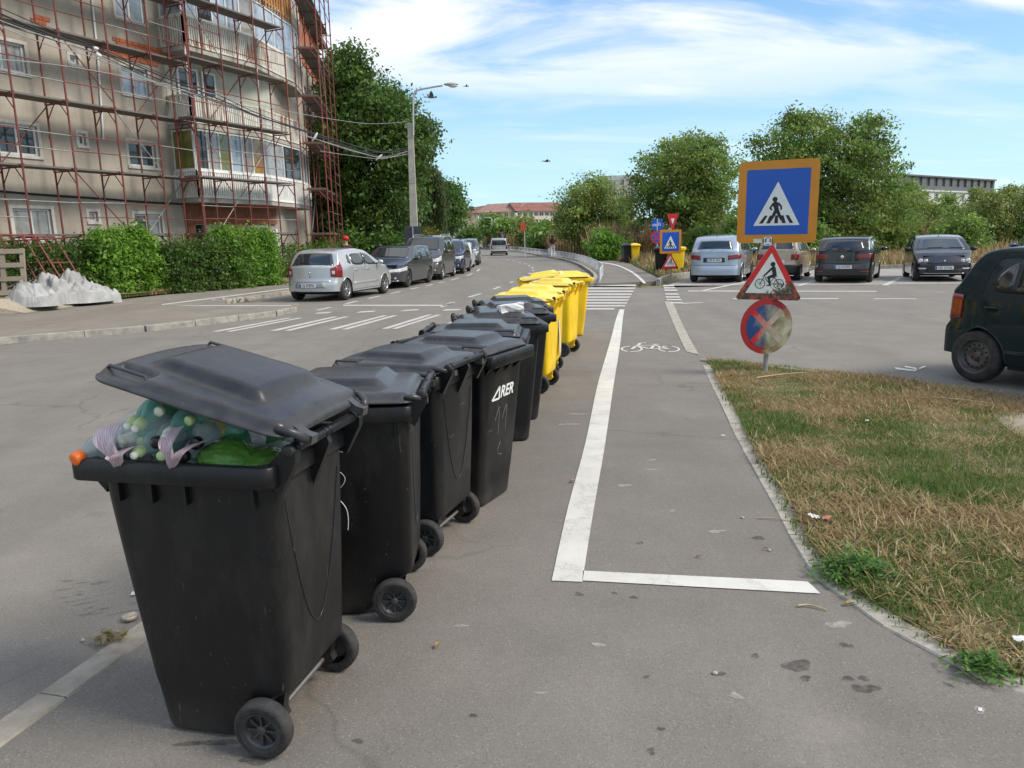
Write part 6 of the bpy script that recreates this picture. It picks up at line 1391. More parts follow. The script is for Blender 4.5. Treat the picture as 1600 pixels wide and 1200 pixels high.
for px, ptop_, sgn in ((768,341,-1),(773,342,1)):
    Yl = 120.; a = V(px,ptop_,Yl); t = thing('street_lamp', 'far white street lamp, %s one of the close pair beyond the van' % ('left' if sgn<0 else 'right'), 'street lamp', (a.x,Yl,0), group='pair of far white lamps')
    mb = MB(); mb.tube([(0,0,0),(0,0,a.z)], .07, 8); mb.build('pole', M('white_lamp_paint',(.6,.6,.58),.5), t); mb = MB(); mb.tube([(0,0,a.z-.1),(sgn*.3,0,a.z+.1),(sgn*.7,0,a.z+.12)], .05, 6); mb.build('lamp_arm', M('white_lamp_paint',(.6,.6,.58),.5), t); mb = MB(); mb.ellip((sgn*.85,0,a.z+.11),(.3,.12,.07),10,6); mb.build('lamp_head', LAMPG, t)
CAB = M('cable_rubber', (.03,.03,.033), .6); CABL = M('grey_cable', (.30,.30,.30), .6); TIE = M('white_tie', (.7,.7,.68), .5)
def cable_pts(pl, Y0=38., X0=638., Y1=15.5, X1=-140.):
    out = []
    for px, py in pl:
        s = (px-X0)/(X1-X0); Y = 1/(1/Y0+(1/Y1-1/Y0)*s); out.append(V(px, py, Y))
    return smooth_path(out, 8)
base_c = [(-140,-42),(0,21),(80,52),(150,76),(240,116),(330,149),(400,178),(455,197),(520,219),(565,233),(600,240),(638,233)]
for i, (d0, d1, mt, r) in enumerate(((0,0,CAB,.020),(4,2,CAB,.016),(9,4,CABL,.012),(-7,-1,CAB,.012),(16,6,CABL,.012),(14,1,CAB,.010))):
    pl = [(x, y+d0*(1-(x+140)/778)**1.0+d1+(2.2*math.sin(x*.02+i*1.7))) for x, y in base_c]
    if i == 0: bundle = thing('cable_bundle', 'thick bundle of dark and grey cables sagging from the upper left to the concrete pole', 'cables')
    mb = MB(); mb.tube(cable_pts(pl), r, 6); o = mb.build('cable', mt, bundle); 0 and tag(o, 'dark bundled cable sagging from the upper left across the scaffolding to the concrete pole' if i not in (2,4) else 'pale grey cable in the sagging bundle in front of the scaffolding', 'cable', 'bundled cables' if i not in (2,4) else 'pale bundled cables')
mb = MB(); mb.tube(cable_pts([(-140,85),(60,98),(200,120),(330,146),(460,176),(560,192),(600,193),(636,190)]), .010, 6); tag(mb.build('overhead_cable', CABL), 'single thin cable running above the bundle to the top of the concrete pole', 'cable')
mb = MB(); mb.tube(cable_pts([(500,236),(540,242),(590,248),(612,245),(638,236)]), .010, 6); tag(mb.build('overhead_cable', CABL), 'short slack cable hanging below the bundle close to the concrete pole', 'cable')
for i, (px, py) in enumerate(((148,76),(153,86),(492,214),(592,246))):
    s = (px-638)/(-778); Y = 1/(1/38.+(1/15.5-1/38.)*s); v = V(px, py, Y); mb = MB(); mb.ellip(v, (.10,.05,.05) if i < 2 else (.05,.05,.20), 8, 6, Matrix.Rotation(.3*i,3,'Y')); tag(mb.build('cable_tie', TIE), ('white tie round the cable bundle in the upper left','white clamp just below the upper left cable tie','white tape wrapped on the cables at the scaffold corner','white tape hanging from the cables near the concrete pole')[i], 'cable tie')
# ================================================================ FENCES
RUST = M('rusty_steel', (.085,.038,.022), .85, .2, var=.35, scale=8, tint=(.17,.075,.04), bump=.3, bscale=60)
t = thing('wire_fence', 'long fence of rusty steel posts with wire along the far footpath', 'fence', (0,0,0))
fpts = smooth_path([(21,50.8,0),(13.5,51.6,0),(9,51.6,0),(6.6,52.6,0),(6.0,58,0),(5.7,68,0),(3.9,90,0),(-.8,116,0),(-9,142,0)], 40)
acc = 0; last = -9; pk = []
for i in range(1, len(fpts)):
    acc += (fpts[i]-fpts[i-1]).length
    if acc-last > (1.55 if fpts[i].y < 60 else 1.9): pk.append(fpts[i]); last = acc
for p in pk:
    h = random.uniform(1.75,2.15); mb = MB(); tl = random.uniform(-.06,.06); mb.bar((p.x,p.y,.0),(p.x+tl,p.y,h),.085,.06,(0,1,0)); mb.build('post', RUST, t)
for z in (.35,.9,1.5):
    mb = MB(); mb.tube([(p.x,p.y-.05,z+random.uniform(-.04,.04)) for p in pk], .012, 4); mb.build('wire', RUST, t)
FENW = M('fence_paint', (.58,.60,.60), .5, .2, var=.15, scale=9)
t = thing('guard_railing', 'low white metal railing along the kerb of the curving far footpath', 'railing', (0,0,0))
rp = [Vector((p.x+.35,p.y,.125)) for p in FLINE[:60]]
cum = 0; stops = [rp[0]]
for i in range(1,len(rp)):
    if (rp[i]-stops[-1]).length > 1.6: stops.append(rp[i])
for i, p in enumerate(stops[:46]):
    mb = MB(); mb.tube([p, p+Vector((0,0,.46))], .025, 8); mb.build('post', FENW, t)
    if i+1 < len(stops[:46]):
        q = stops[i+1]; mb = MB()
        for z in (.08,.42): mb.tube([p+Vector((0,0,z)), q+Vector((0,0,z))], .020, 6)
        for k in range(1,8): a = p.lerp(q, k/8); mb.tube([a+Vector((0,0,.08)), a+Vector((0,0,.42))], .010, 5)
        o = mb.build('railing_panel', FENW, t); o['kind'] = 'stuff'
# ================================================================ BIRDS
BIRD = M('bird_feathers', (.10,.10,.11), .8, var=.3)
for px, py, Y, sz, fl_, lab in ((674,152,30,.24,.5,'grey pigeon flying just below the near street lamp'),(729,135,45,.15,.3,'tiny bird in the sky right of the lamp head'),(854,252,60,.34,.2,'small dark bird gliding in the sky over the road')):
    v = V(px, py, Y); t = thing('bird', lab, 'bird', v, R(20))
    mb = MB(); mb.ellip((0,0,0), (sz*.7,sz*.19,sz*.17), 12, 8); mb.ellip((sz*.75,0,sz*.08), (sz*.2,sz*.15,sz*.15), 10, 6); mb.prism([(-sz*.6,-sz*.1),(-sz*1.2,-sz*.22),(-sz*1.2,sz*.22),(-sz*.6,sz*.1)], -.01, .01); mb.build('bird_body', BIRD, t)
    for s in (-1,1):
        mb = MB(); mb.prism([(sz*.4,0),(-sz*.35,0),(-sz*.5,sz*1.0),(-sz*.35,sz*1.5),(sz*.1,sz*.9)][::-1], -.008, .008, lambda w_: Vector((w_.x, s*w_.y*math.cos(fl_), w_.z+w_.y*math.sin(fl_)))); mb.build('wing', BIRD, t, fix=True)
# ================================================================ PEOPLE (both far away)
SKIN = M('skin', (.45,.27,.19), .55, var=.06); HAIR = M('dark_hair', (.035,.02,.015), .5, var=.2); TOPC = M('maroon_top', (.06,.012,.018), .8, var=.15); TROU = M('white_trousers', (.68,.66,.62), .8, var=.08); CAPR = M('red_cap_cloth', (.50,.03,.02), .8, var=.1)
def limb_mesh(name, joints, edges, mat, parent, sub=1):
    me = bpy.data.meshes.new(name); me.from_pydata([j[:3] for j in joints], edges, []); o = link(name, me, parent); md = o.modifiers.new('skin','SKIN'); md.use_smooth_shade = True
    sv = me.skin_vertices[0].data
    for i, j in enumerate(joints): sv[i].radius = (j[3], j[3] if len(j) < 5 else j[4])
    sv[0].use_root = True
    m2 = o.modifiers.new('sub','SUBSURF'); m2.levels = sub; m2.render_levels = sub
    dg = bpy.context.evaluated_depsgraph_get(); dg.update(); nm = bpy.data.meshes.new_from_object(o.evaluated_get(dg)); o.modifiers.clear(); o.data = nm; nm.materials.clear(); nm.materials.append(mat); return o
def person(loc, rz, label, head_only=False):
    t = thing('person', label, 'person', loc, rz)
    J = [(0,0,.95,.13,.10),(0,.0,1.10,.115,.09),(0,.01,1.30,.14,.095),(0,0,1.42,.09,.08),(0,0,1.50,.05,.05),(0,.015,1.60,.085,.095),(0,.01,1.66,.07,.08),
         (.17,0,1.38,.055),(.21,-.02,1.12,.042),(.20,.10,.93,.034),(.20,.13,.85,.03),(-.17,0,1.38,.055),(-.21,.0,1.12,.042),(-.22,.04,.90,.034),(-.22,.06,.82,.03),
         (.09,0,.88,.095),(.10,.10,.50,.068),(.10,-.02,.10,.045),(.10,.10,.04,.036),(-.09,0,.88,.095),(-.09,-.06,.50,.068),(-.09,-.26,.14,.045),(-.09,-.20,.05,.036)]
    E = [(0,1),(1,2),(2,3),(3,4),(4,5),(5,6),(2,7),(7,8),(8,9),(9,10),(2,11),(11,12),(12,13),(13,14),(0,15),(15,16),(16,17),(17,18),(0,19),(19,20),(20,21),(21,22)]
    limb_mesh('body', J, E, SKIN, t)
    limb_mesh('top', [(0,0,.98,.15,.12),(0,0,1.12,.13,.105),(0,.01,1.30,.155,.11),(0,0,1.43,.085,.08),(.175,0,1.37,.068),(.205,-.015,1.16,.056),(-.175,0,1.37,.068),(-.205,0,1.16,.056)], [(0,1),(1,2),(2,3),(2,4),(4,5),(2,6),(6,7)], TOPC, t)
    limb_mesh('trousers', [(0,0,.97,.145,.115),(.09,0,.86,.105),(.10,.10,.50,.08),(.10,-.02,.13,.062),(-.09,0,.86,.105),(-.09,-.06,.50,.08),(-.09,-.25,.17,.062)], [(0,1),(1,2),(2,3),(0,4),(4,5),(5,6)], TROU, t)
    return t
wp = G(863.5,405,FZ); t = person((wp.x,wp.y,FZ), 0, 'woman with long dark hair, maroon top and white trousers walking away on the far footpath')
mb = MB(); mb.ellip((0,-.03,1.63), (.105,.11,.13), 12, 8); mb.ellip((0,-.07,1.45), (.11,.06,.20), 12, 8); mb.build('hair', HAIR, t)
mb = MB(); mb.box((-.25,.06,.62), (.10,.26,.34), bevel=.03); b_ = mb.build('shopping_bag', M('white_bag', (.66,.65,.66), .6)); b_.matrix_world = Matrix.Translation((wp.x,wp.y,FZ)); tag(b_, 'white bag carried in the left hand of the walking woman', 'bag')
v = V(541,384,29); t = person((v.x,29,max(LZ, v.z-1.68)), R(30), 'person in a red cap mostly hidden behind the silver hatchback')
mb = MB(); mb.ellip((0,0,1.68), (.125,.14,.10), 14, 8); mb.box((0,.15,1.665), (.19,.14,.015), bevel=.005); mb.build('cap', CAPR, t)
# ================================================================ CARS   (front = +X, wheels on z = 0)
GLASS = M('car_glass', (.022,.027,.028), .05, var=.05, spec=.9); GLASSL = M('tinted_glass', (.045,.055,.056), .05, var=.05, spec=.9)
TRIM = M('black_trim', (.014,.014,.015), .55, var=.1); UNDER = M('underbody', (.008,.008,.008), .9)
TYRE = M('tyre_rubber', (.018,.018,.018), .8, var=.25, scale=10, tint=(.045,.042,.038)); ALLOY = M('alloy_wheel', (.42,.42,.43), .3, .85, var=.08); STEELW = M('painted_steel_wheel', (.085,.082,.080), .5, .4, var=.25, scale=14, tint=(.13,.118,.108)); DALLOY = M('dark_alloy', (.10,.10,.105), .35, .7, var=.1)
LRED = M('red_lens', (.20,.006,.008), .15, var=.12, scale=14, coat=.6); LCLR = M('clear_lens', (.55,.56,.56), .12, var=.2, scale=18, coat=.6, spec=.8); CHROME = M('chrome', (.62,.62,.63), .12, 1.); LAMB = M('amber_lens', (.6,.2,.02), .2, var=.1)
PLW = M('plate_white', (.66,.66,.64), .45, var=.04); PLB = M('plate_blue', (.02,.07,.36), .45); SEAM = M('seam_dark', (.012,.012,.013), .7)
def paint(name, col, metal=.35, rough=.33): return M(name, col, rough, metal, var=.035, scale=2.5, coat=.8, spec=.5)
def ilin(x, tab):
    if x <= tab[0][0]: return tab[0][1]
    for i in range(len(tab)-1):
        if x <= tab[i+1][0]: t = (x-tab[i][0])/(tab[i+1][0]-tab[i][0]+1e-9); return tab[i][1]+(tab[i+1][1]-tab[i][1])*t
    return tab[-1][1]
def sstep(a, b, x): t = min(max((x-a)/(b-a),0),1); return t*t*(3-2*t)
class Car:
    def __init__(s, P):
        s.P = P; s.L, s.W = P['L'], P['W']; s.hw = s.W/2; s.belt = P['belt']; s.xr, s.xf = P['wx']; s.wr = P.get('wr', .30); s.sill = P.get('sill', .20)
        s.prof = P['prof']; s.th = P.get('tumble', .30); s.bowR, s.bowF = P.get('bow', (.16,.24)); s.ins = P.get('insR', [(0,.04),(.30,0),(.52,0),(.60,.05),(1.0,.06)]); s.inf = P.get('insF', [(0,.06),(.25,0),(.55,.0),(.7,.05),(.9,.10)])
    def top(s, x):
        k = .05; return (ilin(x-2*k,s.prof)+2*ilin(x-k,s.prof)+3*ilin(x,s.prof)+2*ilin(x+k,s.prof)+ilin(x+2*k,s.prof))/9
    def w(s, x):
        e = s.L/2; return s.hw*(1-.06*sstep(e-.9,e,abs(x))-.035*sstep(e-.25,e,abs(x)))
    def half(s, x, z):
        w = s.w(x); b = s.belt
        if z <= b: return w*(1-.055*((b-.12-z)/(b-.12))**2 if z < b-.12 else 1-.010*((z-(b-.12))/.12)**2)
        return w*.990 - (z-b)*s.th - .10*(z-b)**2
    def zb(s, x):
        z = s.sill + .05*sstep(s.L/2-.6, s.L/2, abs(x)); R_ = s.wr+.055
        for xw in (s.xr, s.xf):
            d = abs(x-xw)
            if d < R_: z = max(z, s.wr*.98 + math.sqrt(R_*R_-d*d)*.98)
        return z
    def warp(s, v):
        x, y, z = v; q = min(1.15, abs(y)/s.hw); e = s.L/2
        wr_ = sstep(-e+.75, -e, x); wf = sstep(e-.9, e, x)
        return Vector((x + wr_*(s.bowR*q**2.6 + ilin(z, s.ins)) - wf*(s.bowF*q**2.4 + ilin(z, s.inf)), y, z))
    def side(s, x, z, sg, off=0.): return s.warp((x, sg*(s.half(x,z)+off), z))
    def crown(s, x, y, off=0.):
        r = .06; h = max(s.half(x, s.top(x)-r)-r*.6, .1); return s.warp((x, y, s.top(x)+.028*(1-min(1,abs(y)/h)**2)+off))
    def endp(s, y, z, end, off=0.):
        v = s.warp((end*s.L/2, y, z)); v.x += end*off; return v
    def body(s, mat, parent):
        mb = MB(); e = s.L/2; xs = set(round(-e+s.L*i/64,4) for i in range(65))
        for xw in (s.xr, s.xf):
            for k in range(-9,10): xs.add(round(xw+(s.wr+.055)*math.sin(PI/2*k/9),4))
        xs = sorted(x for x in xs if -e <= x <= e); NR = 11; r = .06; cols = []
        for x in xs:
            t = s.top(x); zb = min(s.zb(x), t-.14); zs = t-r; col = []
            for j in range(NR+1): z = zb+(zs-zb)*j/NR; col.append((s.half(x,z), z))
            hy = s.half(x,zs)
            for k in (1,2,3): a = PI/2*k/3; col.append((hy-r*.6*(1-math.cos(a))-.0*k, zs+r*math.sin(a)))
            hy2 = col[-1][0]; full = [Vector((x, -y, z)) for y, z in col]
            for k in range(1,8): yy = -hy2+2*hy2*k/8; full.append(Vector((x, yy, t+.028*(1-(yy/hy2)**2))))
            full += [Vector((x, y, z)) for y, z in col[::-1]]
            cols.append([s.warp(v) for v in full])
        mb.rings(cols, False, False, False, True)
        n = NR+4
        for idx, endx in ((0,-e),(-1,e)):
            t = s.top(endx); zb = min(s.zb(endx), t-.14); rows = []
            # gridded end faces
            c = []
            zs = t-r
            lst = [zb+(zs-zb)*j/NR for j in range(NR+1)]
            for z in lst: h = s.half(endx,z); c.append([s.warp((endx, -h+2*h*k/12, z)) for k in range(13)])
            hy = s.half(endx,zs)
            for k in (1,2,3): a = PI/2*k/3; h = hy-r*.6*(1-math.cos(a)); z = zs+r*math.sin(a); c.append([s.warp((endx,-h+2*h*q/12,z+(.028*(1-(1-2*q/12)**2) if k==3 else 0))) for q in range(13)])
            mb.rings(c if idx == 0 else c[::-1], False, False, False, True)
        o = mb.build('body', mat, parent, fix=True); return o
    def arches(s, mat, parent):
        for sg in (-1,1):
            for xw in (s.xr, s.xf):
                mb = MB(); pts = []
                for k in range(21):
                    a = PI*k/20; x = xw-(s.wr+.052)*math.cos(a); z = s.wr*.98+(s.wr+.052)*math.sin(a)*.98
                    if z > s.sill-.02: pts.append(s.side(x, z, sg, -.004))
                mb.tube(pts, .014, 6); mb.build('wheel_arch', mat, parent)
    def patch_side(s, name, poly, sg, mat, parent, off=.005, rr=0., n=5):
        """polygon in (x, z) laid on the side skin; subdivided edges"""
        P = []
        m = len(poly)
        for i in range(m):
            a, b = poly[i], poly[(i+1)%m]
            for k in range(n): t = k/n; P.append((a[0]+(b[0]-a[0])*t, a[1]+(b[1]-a[1])*t))
        if rr:
            for _ in range(2): P = [((P[i-1][0]+2*P[i][0]+P[(i+1)%len(P)][0])/4, (P[i-1][1]+2*P[i][1]+P[(i+1)%len(P)][1])/4) for i in range(len(P))]
        outer = [s.side(x,z,sg,off) for x, z in P]; inner = [s.side(x,z,sg,-.02) for x, z in P]
        cx = sum(p[0] for p in P)/len(P); cz = sum(p[1] for p in P)/len(P)
        mb = MB(); rings = [inner]
        for f in (1.,.66,.33): rings.append([s.side(cx+(x-cx)*f, cz+(z-cz)*f, sg, off) for x, z in P])
        mb.rings(rings, True, False, True, True)
        for i in range(len(mb.sm)): mb.sm[i] = True
        o = mb.build(name, mat, parent, fix=True)
        return o
    def patch_top(s, name, xa, xb, ya, yb, mat, parent, off=.006, cut=.0):
        """windscreen or rear window: x from xa (lower) to xb (upper), half widths ya (lower), yb (upper)"""
        mb = MB(); rows = []
        for i in range(11):
            t = i/10; x = xa+(xb-xa)*t; yw = ya+(yb-ya)*t; rows.append([s.crown(x, -yw+2*yw*k/14, off) for k in range(15)])
        mb.rings(rows, False, False, False, True)
        bd = rows[0] + [r[-1] for r in rows[1:]] + rows[-1][-2::-1] + [r[0] for r in rows[-2:0:-1]]; d = (s.crown((xa+xb)/2,0,.05)-s.crown((xa+xb)/2,0,0)).normalized()
        mb.rings([bd, [p-Vector((0,0,.02)) for p in bd]], True, False, False, False)
        return mb.build(name, mat, parent, fix=True)
    def wrap(s, name, end, sg, y0, x1, z0, z1, mat, parent, off=.008, z0b=None, z1b=None, n=9):
        """lamp that wraps the corner: from y0 on the end face round to x1 on the side; heights run z0..z1 (inner) to z0b..z1b (outer)"""
        z0b = z0 if z0b is None else z0b; z1b = z1 if z1b is None else z1b; e = end*s.L/2
        def pt(u, q, o):
            za = z0+(z0b-z0)*u; zz = z1+(z1b-z1)*u; z = za+(zz-za)*q; hh = s.half(e, z); la = hh-y0; lb = abs(e-x1); d = u*(la+lb)
            if d <= la: v = s.warp((e, sg*(y0+d), z)); f = sstep(la*.6, la, d)*.7; v.x += end*o*(1-f*.3); v.y += sg*o*f; return v
            x = e-end*(d-la); v = s.warp((x, sg*(s.half(x,z)), z)); v.y += sg*o; v.x += end*o*.3*max(0,1-(d-la)/.1); return v
        mb = MB(); N = 14; M_ = 5; rows = [[pt(i/N, j/M_, off) for j in range(M_+1)] for i in range(N+1)]; mb.rings(rows, False, False, False, True)
        bd = [r[0] for r in rows] + rows[-1][1:] + [r[-1] for r in rows[-2::-1]] + rows[0][-2:0:-1]
        bi = []
        for i in range(N+1): bi.append(pt(i/N,0,-.02))
        for j in range(1,M_+1): bi.append(pt(1,j/M_,-.02))
        for i in range(N-1,-1,-1): bi.append(pt(i/N,1,-.02))
        for j in range(M_-1,0,-1): bi.append(pt(0,j/M_,-.02))
        mb.rings([bd,bi], True, False, False, False)
        return mb.build(name, mat, parent, fix=True)
    def end_panel(s, name, end, ya, yb, z0, z1, mat, parent, off=.006, yab=None, ybb=None):
        """panel on the end face between y=ya..yb (bottom) and yab..ybb (top)"""
        yab = ya if yab is None else yab; ybb = yb if ybb is None else ybb; mb = MB(); rows = []
        for i in range(5):
            t = i/4; z = z0+(z1-z0)*t; a = ya+(yab-ya)*t; b = yb+(ybb-yb)*t; rows.append([s.endp(a+(b-a)*k/10, z, end, off) for k in range(11)])
        mb.rings(rows, False, False, False, True); bd = rows[0] + [r[-1] for r in rows[1:]] + rows[-1][-2::-1] + [r[0] for r in rows[-2:0:-1]]
        mb.rings([bd, [p-Vector((end*.03,0,0)) for p in bd]], True, False, False, False); return mb.build(name, mat, parent, fix=True)
    def seam(s, pts, sg, mat, parent, name='door_seam', r=.006):
        mb = MB(); mb.tube([s.side(x,z,sg,.001) for x, z in pts], r, 4, True); return mb.build(name, mat, parent)
def wheel(parent, x, y, r, w, style, spokes=5):
    sg = 1 if y > 0 else -1; root = MB(); ri = r*.64 if style != 'steel' else r*.66
    root.lathe([(ri,-w/2),(r*.86,-w/2-.004),(r*.96,-w*.42),(r,-w*.25),(r,w*.25),(r*.96,w*.42),(r*.86,w/2+.004),(ri,w/2)], 36, (0,0,0), 'Y')
    o = root.build('wheel', TYRE, parent, fix=True); o.location = (x, y, r)
    h = MB()
    if style == 'steel':
        h.lathe([(ri*1.02,sg*w*.50),(ri*.98,sg*w*.51),(ri*.93,sg*w*.40),(ri*.86,sg*w*.20),(ri*.80,sg*w*.16),(ri*.72,sg*w*.26),(ri*.50,sg*w*.32),(ri*.42,sg*w*.22),(ri*.25,sg*w*.20),(ri*.22,sg*w*.24),(0,sg*w*.24)], 36, (0,0,0), 'Y'); h.build('rim', STEELW, o, fix=True)
        hh = MB()
        for k in range(14):
            a = 2*PI*k/14; c = Vector((ri*.66*math.cos(a), sg*w*.285, ri*.66*math.sin(a))); hh.ellip(c, (ri*.062,w*.035,ri*.062), 10, 6)
        for k in range(4):
            a = 2*PI*k/4+.4; hh.ellip((ri*.30*math.cos(a), sg*w*.215, ri*.30*math.sin(a)), (ri*.06,w*.05,ri*.06), 8, 5)
        q = hh.build('painted_rim_holes', UNDER, o); q['kind'] = 'stuff'  # solid spots; the dark inside the holes is painted near-black
        hb = MB(); hb.lathe([(ri*.19,sg*w*.24),(ri*.17,sg*w*.30),(0,sg*w*.30)], 18, (0,0,0), 'Y'); hb.build('hub', M('rusty_hub', (.10,.065,.048), .8, .3, var=.3), o, fix=True)
    else:
        mt = {'alloy':ALLOY,'dark':DALLOY}[style]
        h.lathe([(ri*1.02,sg*w*.49),(ri*.96,sg*w*.51),(ri*.90,sg*w*.42),(ri*.86,sg*w*.1)], 36, (0,0,0), 'Y')
        for k in range(spokes):
            a = 2*PI*k/spokes; d = Vector((math.cos(a),0,math.sin(a))); tn = Vector((-math.sin(a),0,math.cos(a)))
            p0, p1 = d*ri*.12, d*ri*.93; w0, w1 = ri*.17, ri*.13; y0, y1 = sg*w*.40, sg*w*.44
            vs = [p0-tn*w0+Vector((0,y0,0)), p0+tn*w0+Vector((0,y0,0)), p1+tn*w1+Vector((0,y1,0)), p1-tn*w1+Vector((0,y1,0))]; vs += [v-Vector((0,sg*.04,0)) for v in vs]
            h.add(vs, [(0,1,2,3),(4,7,6,5),(0,4,5,1),(1,5,6,2),(2,6,7,3),(3,7,4,0)], False)
        h.lathe([(ri*.22,sg*w*.38),(ri*.20,sg*w*.46),(0,sg*w*.46)], 20, (0,0,0), 'Y'); h.build('rim', mt, o, fix=True)
        dk = MB(); dk.lathe([(ri*.92,sg*w*.12),(0,sg*w*.10)], 28, (0,0,0), 'Y'); dk.build('brake_disc', UNDER, o, fix=True)
    return o
def number_plate(car, end, z, txt, parent, off=.012, y=0., wdt=.52, off2=0.):
    c = car.endp(y, z, end, off+off2); mb = MB(); 
    ex = Vector((0,end,0)); ey = Vector((0,0,1)); ez = Vector((end,0,0)); m = Matrix((ex,ey,ez)).transposed().to_4x4(); m.translation = c
    mb.prism(rrect(wdt,.112,.012,3), -.02, 0); o = mb.build('number_plate', PLW, parent); o.matrix_local = m
    b = MB(); b.prism([(-wdt/2+.004,-.05),(-wdt/2+.052,-.05),(-wdt/2+.052,.05),(-wdt/2+.004,.05)], .0005, .002); b.build('country_band', PLB, o)
    me = text_mesh(txt, .105, depth=.0006, bold=.001); me.materials.clear(); me.materials.append(S_BLACK); me.name = 'lettering'; q = link('lettering', me, o); q.location = (.025,0,.0016); q.scale = (.80,1,1); return o
def mirror(car, x, z, sg, mat, parent):
    p = car.side(x, z, sg, 0); mb = MB(); mb.ellip((p.x+.02, p.y+sg*.13, p.z+.05), (.075,.11,.075), 12, 8); mb.build('mirror', mat, parent)
    mb = MB(); mb.tube([(p.x+.02,p.y-sg*.01,p.z+.0),(p.x+.02,p.y+sg*.06,p.z+.03)], .022, 6); mb.build('mirror_stalk', TRIM, parent)
def build_car(P):
    root = thing(P['name'], P['label'], P.get('cat','car'), P['loc'], P['rz'], P.get('group'))
    c = Car(P); pm = P['paint']; c.body(pm, root)
    mb = MB(); e = c.L/2; mb.box((0,0,.36), (c.L-.5, c.W-.42, .34)); mb.box(((c.xr+c.xf)/2,0,.30),(abs(c.xf-c.xr)-2*c.wr-.15, c.W-.10,.22)); mb.build('underbody', UNDER, root)
    mb = MB(); mb.box((0,0,.62),(c.L-.6,c.W-.50,.4)); mb.build('inner_shell', UNDER, root)
    c.arches(P.get('archmat', pm), root)
    w_ = P.get('ww', .20)
    for x in (c.xr, c.xf):
        for sg in (-1,1): wheel(root, x, sg*(c.hw-w_/2-.015), c.wr, w_, P.get('wheel','alloy'), P.get('spokes',5))
    for sg in (-1,1):
        for poly in P['side_glass']: c.patch_side('side_window', poly, sg, GLASS, root, .006, rr=P.get('rr',1))
        for poly in P.get('pillars', []): c.patch_side('pillar_trim', poly, sg, TRIM, root, .0045)
        for pts in P.get('seams', []): c.seam(pts, sg, SEAM, root)
        for x, z in P.get('handles', []):
            p = c.side(x, z, sg, .0); mb = MB(); mb.tube([p+Vector((-.08,-sg*.005,0)), p+Vector((-.05,sg*.028,0)), p+Vector((.05,sg*.028,0)), p+Vector((.08,-sg*.005,0))], .014, 6); mb.build('door_handle', P.get('handle_mat', pm), root)
        if 'strip' in P: x0, x1, z0, z1 = P['strip']; c.patch_side('side_moulding', [(x0,z0),(x1,z0),(x1,z1),(x0,z1)], sg, P.get('strip_mat', pm), root, .014, n=10)
        mirror(c, P['mirror'][0], P['mirror'][1], sg, P.get('mirror_mat', pm), root)
    a = P['windscreen']; c.patch_top('windscreen', *a, P.get('wsmat', GLASS), root)
    a = P['rear_window']; c.patch_top('rear_window', *a, GLASS, root)
    for fn in P.get('extra', []): fn(c, root)
    return root, c
def place(P, local, world, head):
    """location so that the local ground point lands on the world point, heading in degrees"""
    a = R(head); P['rz'] = a; P['loc'] = (world[0]-(local[0]*math.cos(a)-local[1]*math.sin(a)), world[1]-(local[0]*math.sin(a)+local[1]*math.cos(a)), .008)
def xs(P): 
    P.setdefault('wx', None); return P
def doors(xa, xb, xc, z0, z1, slant=.03): return [[(xa,z0),(xa,z1)], [(xb,z0),(xb-slant,z1)], [(xc,z0),(xc,z1)]]
# ---- silver hatchback, seen from behind
P = dict(name='parked_car', label='silver hatchback parked tail to the camera by the left kerb, nearest of its row', paint=paint('silver_paint',(.50,.51,.51),.55,.32), L=4.02, W=1.74, belt=.96, wx=(-1.38,1.21), wr=.31, sill=.23, tumble=.38, bow=(.22,.26),
  prof=[(-2.01,.93),(-1.90,1.02),(-1.72,1.24),(-1.52,1.39),(-1.1,1.455),(-.4,1.475),(.15,1.41),(.98,.96),(1.45,.90),(1.80,.81),(2.01,.62)], windscreen=(.88,.22,.64,.54), rear_window=(-1.93,-1.60,.68,.53), mirror=(.62,.98),
  side_glass=[[(-1.22,1.10),(-1.02,1.01),(-1.0,1.31),(-1.10,1.30)],[(-.96,1.0),(-.18,.98),(-.18,1.345),(-.94,1.32)],[(-.10,.98),(.68,.96),(.24,1.28),(-.10,1.345)]], pillars=[[(-.18,.98),(-.10,.98),(-.10,1.345),(-.18,1.345)]],
  seams=[[(-1.05,.42),(-.97,.7),(-.98,.98)],[(-.14,.28),(-.14,.98)],[(.80,.3),(.84,.95)],[(-1.0,.28),(.8,.28)]], handles=[(-.80,.86),(.0,.86)], wheel='alloy', spokes=6, strip=(-.95,.74,.44,.49))
place(P, (-1.38,-.78), (-4.82,22.21), 74)
def ex(c, r):
    for sg in (-1,1): c.wrap('tail_light', -1, sg, .62, -1.74, .70, .93, LRED, r, .012, .66, 1.10)
    for sg in (-1,1): c.end_panel('lamp_lens', -1, sg*.66, sg*.73, .77, .86, LCLR, r, .016)
    c.end_panel('bumper_recess_shade', -1, -.50, .50, .38, .55, paint('silver_shade_paint',(.33,.335,.34),.4,.5), r, .006, -.44, .44)  # panel has no depth; the recess's shade is put into a darker silver
    number_plate(c, -1, .455, 'CJ 10 BTU', r, .014, .06); c.end_panel('bumper_lip', -1, -.62, .62, .565, .59, P_SIL, r, .018)
    mb = MB(); p = c.endp(0,.80,-1,.006); mb.ellip(p, (.012,.035,.035), 10, 6); mb.build('badge', CHROME, r); mb = MB(); p = c.endp(0,.70,-1,.004); mb.ellip(p, (.008,.02,.02), 8, 5); mb.build('lock', TRIM, r)
    mb = MB(); mb.bar(c.crown(-1.90,.04,.02), c.crown(-1.88,.42,.02), .02, .012); mb.build('rear_wiper', TRIM, r); mb = MB(); p = c.endp(.52,.27,-1,-.08); mb.tube([p,p-Vector((.12,0,0))], .03, 8); mb.build('exhaust', TRIM, r)
